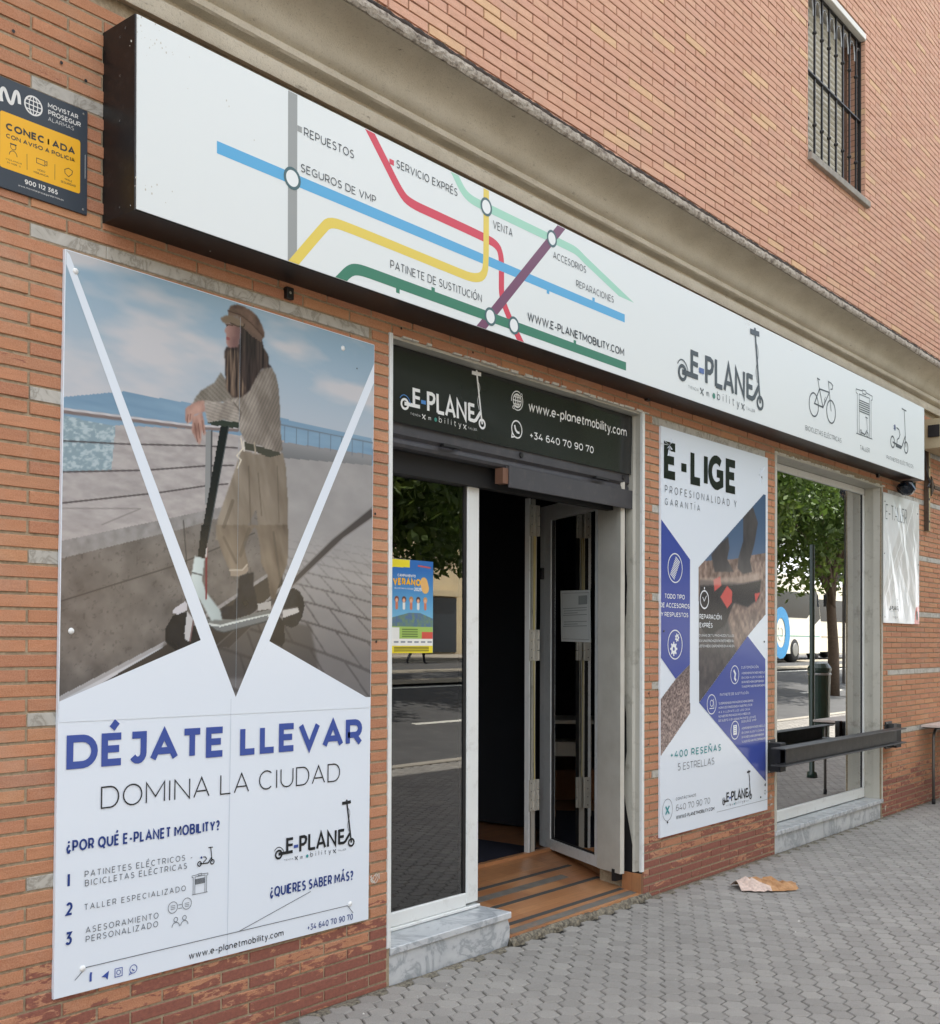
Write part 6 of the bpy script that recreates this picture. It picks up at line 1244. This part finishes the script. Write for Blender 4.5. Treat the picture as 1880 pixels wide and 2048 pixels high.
# cafe table at the right edge
tb = thing('cafe_table', 'cafe table with pale top and bent grey tube leg at the right edge', 'table', (11.0, -.36, 0))
m = MB(); m.bbox(-.34, .5, -.34, .34, .725, .745, 'table_top', .003); m.build('tabletop', tb)
m = MB(); m.box(-.33, .49, -.33, .33, .715, .7245, 'black_rubber'); m.build('table_rim', tb)
leg = None
for ly in (.27, -.27):
    m = MB(); pts = [(-.20, ly, .012), (-.205, ly, .35), (-.20, ly, .60)] + [(-.20 + .085 * (1 - cos(t_)), ly, .60 + .095 * sin(t_)) for t_ in np.linspace(.2, pi / 2, 6)] + [(.10, ly, .698), (.4, ly, .70)]
    m.tube(pts, .014, 'grey_steel_tube', 10); m.tube([(-.20, ly, .0), (-.20, ly, .05)], .0175, 'black_rubber', 10); m.tube([(.4, ly, .70), (.42, ly, .6), (.42, ly, .0)], .014, 'grey_steel_tube', 10); m.build('leg', tb, smooth=True)

# camera wrapped in plastic below the sign
cc = thing('security_camera', 'dark dome camera wrapped in crinkled plastic hanging under the right end of the fascia sign', 'camera', (10.02, -.10, 2.93))
m = MB(); m.lathe([(.045, 0), (.055, -.012), (.055, -.03)], 'black_box_metal', n=18); m.build('mount', cc)
m = MB(); rr_ = random.Random(4); pr = [(.07, -.02), (.078, -.05), (.07, -.085), (.045, -.115), (.006, -.125)]; n_ = 14; V = []
for r_, z in pr:
    for k in range(n_): q = 1 + rr_.uniform(-.14, .14); V.append((r_ * q * cos(2 * pi * k / n_), r_ * q * sin(2 * pi * k / n_), z + rr_.uniform(-.006, .006)))
m.add(V, [(i * n_ + k, i * n_ + (k + 1) % n_, (i + 1) * n_ + (k + 1) % n_, (i + 1) * n_ + k) for i in range(4) for k in range(n_)], 'bus_glass'); m.build('plastic_wrap', cc)
# junction box, bracket and cables right of the sign
jb = thing('junction_box', 'beige metal unit hung on the wall above a yellowed bracket at the right edge', 'wall unit', (10.9, -.02, 3.3))
m = MB(); m.bbox(-.28, .6, -.20, -.02, .0, .27, 'beige_box', .006); m.box(-.30, -.282, -.18, -.08, .10, .21, 'black_rubber'); m.build('casing', jb)
br = thing('wall_bracket', 'tall yellowed slotted bracket with a dark arm screwed to the wall beside the sign', 'bracket', (10.86, -.012, 2.56))
m = MB(); m.bbox(-.035, .03, -.022, .012, 0, .86, 'yellow_bracket', .002); m.box(-.055, -.0355, -.03, .010, 0, .95, 'rust_bracket'); m.build('upright', br)
m = MB(); m.add([(.03, -.0226, .33), (.03, -.0226, .52), (.10, -.03, .44), (.10, -.03, .41), (.03, -.034, .33), (.03, -.034, .52), (.10, -.04, .44), (.10, -.04, .41)], [(0, 1, 2, 3), (4, 5, 6, 7), (0, 4, 7, 3), (1, 5, 6, 2)], 'rust_bracket'); m.obox((.09, -.035, .425), (.9, -.035, .425), .02, .03, 'rust_bracket'); m.build('arm', br)
m = MB()
for z in (.09, .30, .60): m.lathe([(.012, 0), (.010, -.003), (.001, -.003)], 'cable_black', (-.002, -.0222, z), 8, 'y')
m.build('bolt', br, kind='stuff')
cb = thing('cable_bundle', 'tangle of thin black cables looping between the sign end and the beige wall unit', 'cables', (10.75, -.03, 3.3))
rr_ = random.Random(8)
for k in range(6):
    m = MB(); p_ = [(-.45 + k * .06, 0, .25 - k * .06), (-.22, -.02, .10 + rr_.uniform(-.05, .05)), (-.06 + rr_.uniform(-.03, .03), -.03, -.05), (-.02, -.02, -.18 - rr_.uniform(0, .1)), (.06 + rr_.uniform(-.03, .06), -.03, -.28), (.0 + rr_.uniform(-.02, .1), -.03, -.34)]
    m.tube([(a_, b_, c_) for (a_, c_), b_ in zip(round_poly([(q[0], q[2]) for q in p_], 2), [0, -.02] * 40)][:0] or [(a_, -.02, c_) for a_, c_ in round_poly([(q[0], q[2]) for q in p_], 2)], .004, 'cable_black', 5); m.build('cable', cb)
m = MB(); m.tube([(.27, -.05, .30), (.20, -.06, .33), (.16, -.05, .30), (.14, -.03, .24)], .006, 'cable_black', 6); m.build('cable', cb)
gf = MB(); rr_ = random.Random(30)      # chalk scribbles and paint flecks on the bricks
for cx, cz, sc in ((3.445, .48, .03), (7.43, .41, .03), (7.44, .36, .025), (9.76, .07, .03)):
    for k in range(4):
        q = [(cx + rr_.uniform(-sc, sc), cz + rr_.uniform(-sc, sc)) for _ in range(4)]; P_ = Print(-.0035 - .0002 * k); P_.stroke(round_poly(q), .003, 'paint_flake', False); gf.add(P_.mb.v, P_.mb.f, 'paint_flake')
o = gf.build('chalk_marks', bld, kind='stuff')

# ------------------------------------------------------------------ things inside the shop
def scooter(name, label, loc, rot, fender, body='charcoal_plastic'):
    t_ = thing(name, label, 'scooter', loc, rot)
    for wx in (0, .86):
        m = MB(); R_ = .108
        m.tube([(wx + R_ * cos(a), 0, R_ + .022 + R_ * sin(a)) for a in np.linspace(0, 2 * pi, 29)[:-1]], .021, 'black_rubber', 8, closed=True)
        wh = m.build('wheel', t_, smooth=True)
        m = MB(); m.lathe([(.001, -.03), (.035, -.028), (.04, 0), (.035, .028), (.001, .03)], 'zinc', (wx, 0, R_ + .022), 14, 'y')
        for k in range(7): a = 2 * pi * k / 7; m.obox((wx + .03 * cos(a), 0, .13 + .03 * sin(a)), (wx + .09 * cos(a), 0, .13 + .09 * sin(a)), .012, .008, 'zinc', up=(0, 1, 0))
        m.build('hub', wh)
    m = MB(); m.bbox(.14, .72, -.075, .075, .12, .175, body, .01); m.build('deck', t_)
    m = MB(); m.tube([(.70, 0, .17), (.80, 0, .28), (.83, 0, .42), (.76, 0, 1.08)], [.03, .028, .024, .018], body, 10); m.tube([(.86, .04, .13), (.845, .04, .28), (.83, 0, .36)], .012, body, 6); m.tube([(.86, -.04, .13), (.845, -.04, .28), (.83, 0, .36)], .012, body, 6); m.build('stem', t_, smooth=True)
    m = MB(); m.tube([(.76, -.24, 1.07), (.76, 0, 1.09), (.76, .24, 1.07)], .013, 'black_rubber', 8); m.build('handlebar', t_, smooth=True)
    for k_, wx in enumerate((0, .86)):
        m = MB(); a0, a1 = (.35, 2.5) if k_ == 0 else (.9, 2.9); V = []; ang = np.linspace(a0, a1, 12)
        for a in ang: V += [(wx + .15 * cos(a), -.032, .13 + .15 * sin(a)), (wx + .155 * cos(a), 0, .13 + .155 * sin(a)), (wx + .15 * cos(a), .032, .13 + .15 * sin(a))]
        m.add(V, [(3 * i + j, 3 * i + 3 + j, 3 * i + 4 + j, 3 * i + 1 + j) for i in range(11) for j in range(2)], fender); m.build('mudguard', t_, smooth=True)
    m = MB(); m.bbox(-.10, .12, -.05, -.036, .115, .135, 'red_plastic', .003); m.build('reflector', t_); return t_
scooter('electric_scooter', 'electric scooter with pink mudguards parked behind the glass left of the doorway', (4.36, .47, .155), (0, 0, pi - .05), 'pink_plastic')
scooter('electric_scooter', 'dark electric scooter on the raised plinth deep inside the shop', (6.9, 3.5, .42), (0, 0, 2.5), 'charcoal_plastic')
scooter('electric_scooter', 'dark electric scooter behind the glass of the folded door leaf', (7.0, 1.5, .16), (0, 0, 1.9), 'charcoal_plastic')
pln = thing('display_plinth', 'low wooden display plinth deep inside the dark shop', 'plinth', (6.6, 3.7, .14)); m = MB()
m.bbox(-1.2, 1.4, -.5, .6, 0, .26, 'entrance_tile', .004); m.build('plinth_block', pln)
dk = thing('counter_desk', 'pale grey counter desk standing inside the doorway in the dark shop', 'desk', (6.15, 2.6, .14)); m = MB()
m.bbox(-.45, .05, -.3, .3, .72, .75, 'cream_metal', .004); m.build('desktop', dk)
for lx in (-.43, .02): m = MB(); m.box(lx, lx + .03, -.28, .28, 0, .719, 'cream_metal'); m.build('side_panel', dk)
m = MB(); m.box(-.398, .018, -.1, .27, .45, .56, 'cream_metal'); m.build('drawer', dk)
ds = thing('counter_card', 'pale card stand leaning on the counter desk', 'card stand', (6.15, 2.6, .89)); m = MB(); m.add([(-.1, -.12, 0), (.16, -.12, 0), (.19, -.02, .28), (-.03, -.02, .28), (-.1, -.11, 0), (.16, -.11, 0), (.19, -.01, .28), (-.03, -.01, .28)], [(0, 1, 2, 3), (7, 6, 5, 4), (0, 4, 5, 1), (2, 6, 7, 3)], 'white_paper'); m.build('card', ds)
shf = thing('wire_shelf', 'tall dark wire shelf against the back of the shop', 'shelf', (7.4, 3.4, .14)); 
for sx in (-.5, .5):
    for sy in (-.2, .2): m = MB(); m.tube([(sx, sy, 0), (sx, sy, 1.9)], .012, 'zinc', 6); m.build('post', shf)
for sz in (.3, .8, 1.3, 1.8): m = MB(); m.box(-.49, .49, -.19, .19, sz, sz + .02, 'zinc'); m.build('shelf_board', shf)
rr_ = random.Random(2)
for k in range(10):
    t_ = thing('storage_box', ('white', 'grey', 'red', 'kraft', 'dark')[k % 5] + ' box on the ' + ('lowest', 'second', 'third', 'top')[k // 3 if k < 9 else 3] + ' board of the wire shelf, ' + ('left', 'middle', 'right')[k % 3], 'box', (7.0 + (k % 3) * .33, 3.4, .14 + (.322, .822, 1.322, 1.822)[min(k // 3, 3)]))
    m = MB(); m.bbox(-.1, .1, -.13, .13, 0, .12 + rr_.random() * .12, ('white_paper', 'cream_metal', 'red_plastic', 'kraft_paper', 'charcoal_plastic')[k % 5], .004); m.build('carton', t_)
    m = MB(); m.box(-.04, .04, -.1312, -.1302, .03, .08, 'paper_print'); m.build('label_patch', t_)
post = thing('display_post', 'tall white aluminium upright behind the door glass beside the flyer', 'post', (4.33, .62, .135)); m = MB(); m.bbox(-.016, .016, -.02, .02, 0, 2.4, 'white_aluminium', .002); m.bbox(-.16, -.06, .01, .04, 0, 2.4, 'cream_metal', .002); m.build('upright', post)

# ------------------------------------------------------------------ the other side of the street (seen in the glass)
def leaf_mesh(name, R_, Hc, n, seed, squash=.8):
    r_ = np.random.default_rng(seed); nc = 46; cl_ = r_.normal(size=(nc, 3)); cl_ /= np.linalg.norm(cl_, axis=1)[:, None]; cl_ *= (R_ * (.35 + .6 * r_.random(nc) ** .6))[:, None]; cl_[:, 2] *= squash
    k = r_.integers(0, nc, n); d = r_.normal(size=(n, 3)); d /= np.linalg.norm(d, axis=1)[:, None]; p = cl_[k] + d * (R_ * .30 * r_.random(n) ** .45)[:, None]; p[:, 2] += Hc
    a = r_.normal(size=(n, 3)); a /= np.linalg.norm(a, axis=1)[:, None]; b = np.cross(a, r_.normal(size=(n, 3))); b /= np.linalg.norm(b, axis=1)[:, None]; s_ = (.07 + .08 * r_.random(n))[:, None]
    co = np.stack([p - a * s_, p + b * s_ * .45, p + a * s_, p - b * s_ * .45], 1).reshape(-1, 3).astype(np.float32); q = np.arange(4 * n, dtype=np.int32)
    me = bpy.data.meshes.new(name); me.vertices.add(4 * n); me.vertices.foreach_set('co', co.ravel()); me.loops.add(4 * n); me.loops.foreach_set('vertex_index', q); me.polygons.add(n); me.polygons.foreach_set('loop_start', q[::4].copy()); me.update(calc_edges=True)
    at = me.attributes.new('rnd', 'FLOAT', 'FACE'); at.data.foreach_set('value', (r_.random(nc)[k] * .6 + .4 * r_.random(n)).astype(np.float32)); me.materials.append(M['leaf_green']); return me
LM = [leaf_mesh('crown', 3.3, 5.6, 16000, s_) for s_ in (1, 2, 3)]
def tree(loc, k, label, sc=1.0, rot=0):
    loc = (loc[0], loc[1], gz(loc[1]))
    t_ = thing('street_tree', label, 'tree', loc, (0, 0, rot), 'trees along the street'); t_.scale = (sc, sc, sc)
    o = bpy.data.objects.new('crown', LM[k % 3]); COL.objects.link(o); o.parent = t_
    m = MB(); m.tube([(0, 0, -.1), (.03, .02, 1.2), (-.04, .05, 2.4), (.02, 0, 3.6)], [.17, .14, .12, .10], 'bark', 10); r_ = random.Random(k)
    for q in range(7): a = q * .9 + r_.random(); m.tube([(0, 0, 2.3 + q * .18), (.7 * cos(a), .7 * sin(a), 3.6 + q * .2), (1.8 * cos(a), 1.8 * sin(a), 5.0 + q * .25)], [.07, .05, .02], 'bark', 6)
    m.build('trunk', t_, smooth=True)
tree((13.6, -9.6, -.13), 0, 'leafy street tree across the road reflected in the glass left of the doorway', 1.0)
tree((19.5, -10.4, -.13), 1, 'street tree reflected in the glass of the folded door leaf', 1.0, 1)
tree((30.6, -8.3, -.13), 2, 'leafy street tree reflected in the upper left of the shop window', 1.05, 2)
tree((24.8, -9.6, -.13), 0, 'street tree between the bus and the nearer street trees', .95, 3)
tree((7.0, -10.5, -.13), 1, 'street tree standing opposite the large poster', 1.0, 4)
tree((37.5, -9.0, -.13), 1, 'street tree reflected at the top right of the shop window', 1.0, 5)
tree((17.0, -21.5, -.13), 2, 'darker tree by the far kerb behind the crossing pedestrian', 1.2, .5); tree((24.5, -22.5, -.13), 0, 'tree by the far kerb before the cream building', 1.1, 1.5)
tree((33.0, -22, -.13), 1, 'tree by the far kerb behind the white bus', 1.1, 2.5); tree((47.0, -24.5, 0), 2, 'farthest tree along the street past the second bus', 1.1, 3.5); tree((9.0, -23.5, -.13), 0, 'tree by the far kerb before the low building', 1.1, 4.5)
def bus(loc, label, body, first=True):
    t_ = thing('coach_bus', label, 'bus', loc)          # nose towards +x, length 12
    prof_ = [(0, .35), (0, 2.9), (.18, 3.28), (.6, 3.42), (10.7, 3.42), (11.35, 3.2), (11.75, 2.6), (12.0, 1.6), (12.02, .7), (11.9, .35)]
    m = MB(); m.prism(prof_, -1.25, 1.25, body); o = m.build('body', t_)
    m = MB(); m.prism([(.3, 1.75), (10.6, 1.75), (11.15, 2.1), (11.1, 2.75), (.3, 2.75)], 1.251, 1.262, 'bus_glass'); m.prism([(.3, 1.75), (10.6, 1.75), (11.15, 2.1), (11.1, 2.75), (.3, 2.75)], -1.262, -1.251, 'bus_glass'); m.build('side_windows', t_)
    m = MB(); m.add([(11.42, -1.1, 3.14), (11.42, 1.1, 3.14), (12.015, 1.15, 1.62), (12.015, -1.15, 1.62), (11.78, 1.15, 2.62), (11.78, -1.15, 2.62)], [(0, 1, 4, 5), (5, 4, 2, 3)], 'bus_glass'); m.prism([(11.0, 1.35), (11.9, 1.75), (11.68, 2.68), (11.25, 3.05), (11.2, 2.0)], 1.252, 1.268, 'bus_glass'); m.build('windscreen', t_)
    for wx in (2.6, 9.4):
        for sy in (-1.1, 1.1):
            m = MB(); m.lathe([(.001, -.17), (.30, -.17), (.48, -.14), (.5, 0), (.48, .14), (.30, .17), (.001, .17)], 'black_rubber', (wx, sy, .5), 22, 'y'); w_ = m.build('wheel', t_, smooth=True)
            m = MB(); m.lathe([(.001, .03), (.24, .02), (.27, 0)], 'zinc', (wx, sy * 1.165, .5), 16, 'y'); m.build('rim', w_)
    m = MB(); m.box(.1, 11.9, 1.2515, 1.258, 1.02, 1.05, 'teal_paint' if first else 'maroon_board'); m.build('side_stripe', t_)
    for sy in (-.9, .9): m = MB(); m.lathe([(.13, 0), (.11, .02), (.001, .03)], 'road_paint', (12.0, sy, .85), 14, 'x'); m.build('headlight', t_)
    m = MB(); m.obox((11.6, 1.26, 2.9), (12.2, 1.42, 2.75), .04, .04, 'black_rubber'); m.box(12.15, 12.25, 1.3, 1.5, 2.25, 2.75, 'black_rubber'); m.build('mirror', t_)
    return t_
b1 = bus((32.2, -15.4, .74), 'white coach with a large blue and green round emblem reflected in the shop window', 'bus_white')
P = Print(0, .0005)       # the lettering faces the shop: real reading direction seen from there
P.ring(.0, .0, .62, .42, 'blue_paint', 28, rz=.78); P.ring(0, 0, .25, .10, 's_white', 20, a0=40, a1=330); P.text('Ca', 1.15, 2.4, -.45, 1.0, .2, 'teal_paint'); P.text('autocares', 1.1, 2.9, -.85, .22, .14, 'teal_paint')
o = P.build('lettering', b1); o.location = (8.1, 1.266, 1.15); o.rotation_euler = (0, 0, pi)
bus((46.5, -17.6, .75), 'second cream coach parked beyond the first one, seen at the right of the shop window', 'bus_cream', False)
lb_ = thing('litter_bin', 'dark green cylindrical litter bin on the pavement reflected in the shop window', 'bin', (14.9, -2.35, 0))
m = MB(); m.lathe([(.001, 0), (.12, 0), (.13, .04), (.15, 1.10), (.16, 1.12), (.16, 1.16), (.12, 1.22), (.03, 1.25), (.001, 1.25)], 'dark_green', n=24); m.build('drum', lb_, smooth=False); m = MB(); m.lathe([(.156, 1.06), (.163, 1.075), (.156, 1.09)], 'zinc', n=24); m.build('band', lb_)
lp = thing('terrace_pole', 'slim dark green pole on the pavement beyond the cafe table, reflected in the shop window', 'pole', (12.05, -1.28, 0)); m = MB(); m.tube([(0, 0, 0), (0, 0, .06), (0, 0, .07), (0, 0, 2.6)], [.06, .055, .03, .027], 'dark_green', 12); m.build('pole', lp, smooth=True)
sp = thing('sign_post', 'grey signpost carrying two road signs seen from behind, reflected in the shop window', 'signpost', (33.6, -9.6, .1), (0, 0, .5)); m = MB(); m.tube([(0, 0, 0), (0, 0, 4.3)], .05, 'sign_back', 10); m.build('pole', sp, smooth=True)
m = MB(); m.prism([(-.38, 3.50), (0, 2.85), (.38, 3.50)][::-1], .06, .08, 'sign_back'); m.build('triangle_sign', sp); m = MB(); m.prism([(.28 * cos(a), 3.88 + .28 * sin(a)) for a in np.linspace(0, 2 * pi, 21)[:-1]], .06, .08, 'sign_back'); m.build('round_sign', sp)
fb = thing('street_name_board', 'maroon direction boards on a post above the bus, reflected in the shop window', 'sign', (35.3, -9.8, .1)); m = MB(); m.tube([(0, 0, 0), (0, 0, 5.0)], .05, 'sign_back', 10); m.build('pole', fb)
for z in (4.12, 4.52): m = MB(); m.bbox(-1.0, 1.0, .055, .09, z, z + .30, 'maroon_board', .01); m.build('board', fb)
# pedestrian crossing far away: one continuous skinned body, clothes over it
def person(label, loc, rot, top, leg_):
    t_ = thing('person', label, 'person', loc, (0, 0, rot))
    J = {'pel': (0, 0, .95), 'sp': (0, .01, 1.2), 'ch': (0, .02, 1.38), 'nk': (0, .02, 1.5), 'hd': (0, .0, 1.62), 'ht': (0, .0, 1.72), 'sl': (.17, .02, 1.42), 'el': (.24, .08, 1.15), 'hl': (.23, -.08, .93), 'sr': (-.17, .02, 1.42), 'er': (-.24, -.02, 1.15), 'hr': (-.22, -.18, .96),
         'hpl': (.09, 0, .92), 'kl': (.10, -.22, .52), 'al': (.10, -.30, .08), 'tl': (.10, -.45, .03), 'hpr': (-.09, 0, .92), 'kr': (-.10, .10, .50), 'ar': (-.10, .42, .14), 'tr': (-.10, .36, .03)}
    E_ = [('pel', 'sp'), ('sp', 'ch'), ('ch', 'nk'), ('nk', 'hd'), ('hd', 'ht'), ('ch', 'sl'), ('sl', 'el'), ('el', 'hl'), ('ch', 'sr'), ('sr', 'er'), ('er', 'hr'), ('pel', 'hpl'), ('hpl', 'kl'), ('kl', 'al'), ('al', 'tl'), ('pel', 'hpr'), ('hpr', 'kr'), ('kr', 'ar'), ('ar', 'tr')]
    R_ = dict(pel=.13, sp=.12, ch=.13, nk=.05, hd=.09, ht=.07, sl=.06, el=.04, hl=.03, sr=.06, er=.04, hr=.03, hpl=.09, kl=.06, al=.04, tl=.03, hpr=.09, kr=.06, ar=.04, tr=.03)
    ks = list(J); me = bpy.data.meshes.new('body'); me.from_pydata([J[k] for k in ks], [(ks.index(a), ks.index(b)) for a, b in E_], []); o = bpy.data.objects.new('body', me); COL.objects.link(o); o.parent = t_
    sk = o.modifiers.new('skin', 'SKIN'); o.modifiers.new('sub', 'SUBSURF').levels = 1; o.modifiers['sub'].render_levels = 1
    for i, k in enumerate(ks): me.skin_vertices[0].data[i].radius = (R_[k], R_[k]); me.skin_vertices[0].data[i].use_root = (k == 'pel')
    me.materials.append(M[leg_])
    m = MB(); m.lathe([(.17, .88), (.175, 1.0), (.155, 1.2), (.19, 1.38), (.12, 1.49), (.07, 1.51)], top, n=14); m.build('jacket', t_, smooth=True)
    m = MB(); m.lathe([(.10, 1.60), (.105, 1.68), (.08, 1.75), (.001, 1.78)], 'hair_dark', n=12); m.build('hair', t_, smooth=True)
if hasattr(bpy.types.Mesh, 'skin_vertices'):
    pass
person('person in dark clothes walking on the far pavement, reflected under the flyer', (26.7, -20.4, .76), 1.4, 'dark_cloth', 'dark_cloth')
def house(name, label, x0, x1, y, h, wall_, floors, gf='render_cream', depth=10):
    t_ = thing(name, label, 'building', ((x0 + x1) / 2, y, .87)); cx = (x0 + x1) / 2; w2 = (x1 - x0) / 2
    m = MB(); m.box(-w2, w2, -depth, 0, -.3, h, wall_); m.build('wall', t_)
    m = MB(); m.box(-w2 - .2, w2 + .2, -depth - .2, .25, h + .001, h + .25, 'kerb_stone'); m.build('roof', t_)
    nW = int((x1 - x0) / 3.2); mesh_ = None; gl_ = None
    for f in range(floors):
        for i in range(nW):
            wx = -w2 + (i + .5) * (x1 - x0) / nW; wz = 4.2 + f * 3.1
            if wz + 1.6 > h: continue
            if mesh_ is None:
                m = MB(); m.box(-.65, .65, .002, .07, 0, 1.6, 'lintel_white'); o = m.build('window', t_); mesh_ = o.data; m = MB(); m.box(-.57, -.03, .071, .08, .07, 1.52, 'house_glass'); m.box(.03, .57, .071, .08, .07, 1.52, 'house_glass'); g = m.build('pane', o); gl_ = g.data
            else:
                o = bpy.data.objects.new('window', mesh_); COL.objects.link(o); o.parent = t_; g = bpy.data.objects.new('pane', gl_); COL.objects.link(g); g.parent = o
            o.location = (wx, 0, wz)
    for i in range(max(2, nW // 2)):
        wx = -w2 + (i + .5) * (x1 - x0) / max(2, nW // 2); m = MB(); m.box(wx - 1.2, wx + 1.2, .002, .06, .1, 2.9, 'house_glass'); m.bbox(wx - 1.3, wx + 1.3, .061, .5, 2.95, 3.25, gf, .01); m.build('shopfront', t_)
house('apartment_building', 'low ochre building across the road opposite the left end of the shop', -30, 22.6, -33, 8.6, 'render_ochre', 2)
house('apartment_building', 'tall cream apartment building across the road opposite the doorway', 23.4, 47, -33.6, 19, 'render_cream', 5)
house('apartment_building', 'pink apartment building far across the road behind the coaches', 52, 84, -46, 12, 'render_pink', 3)
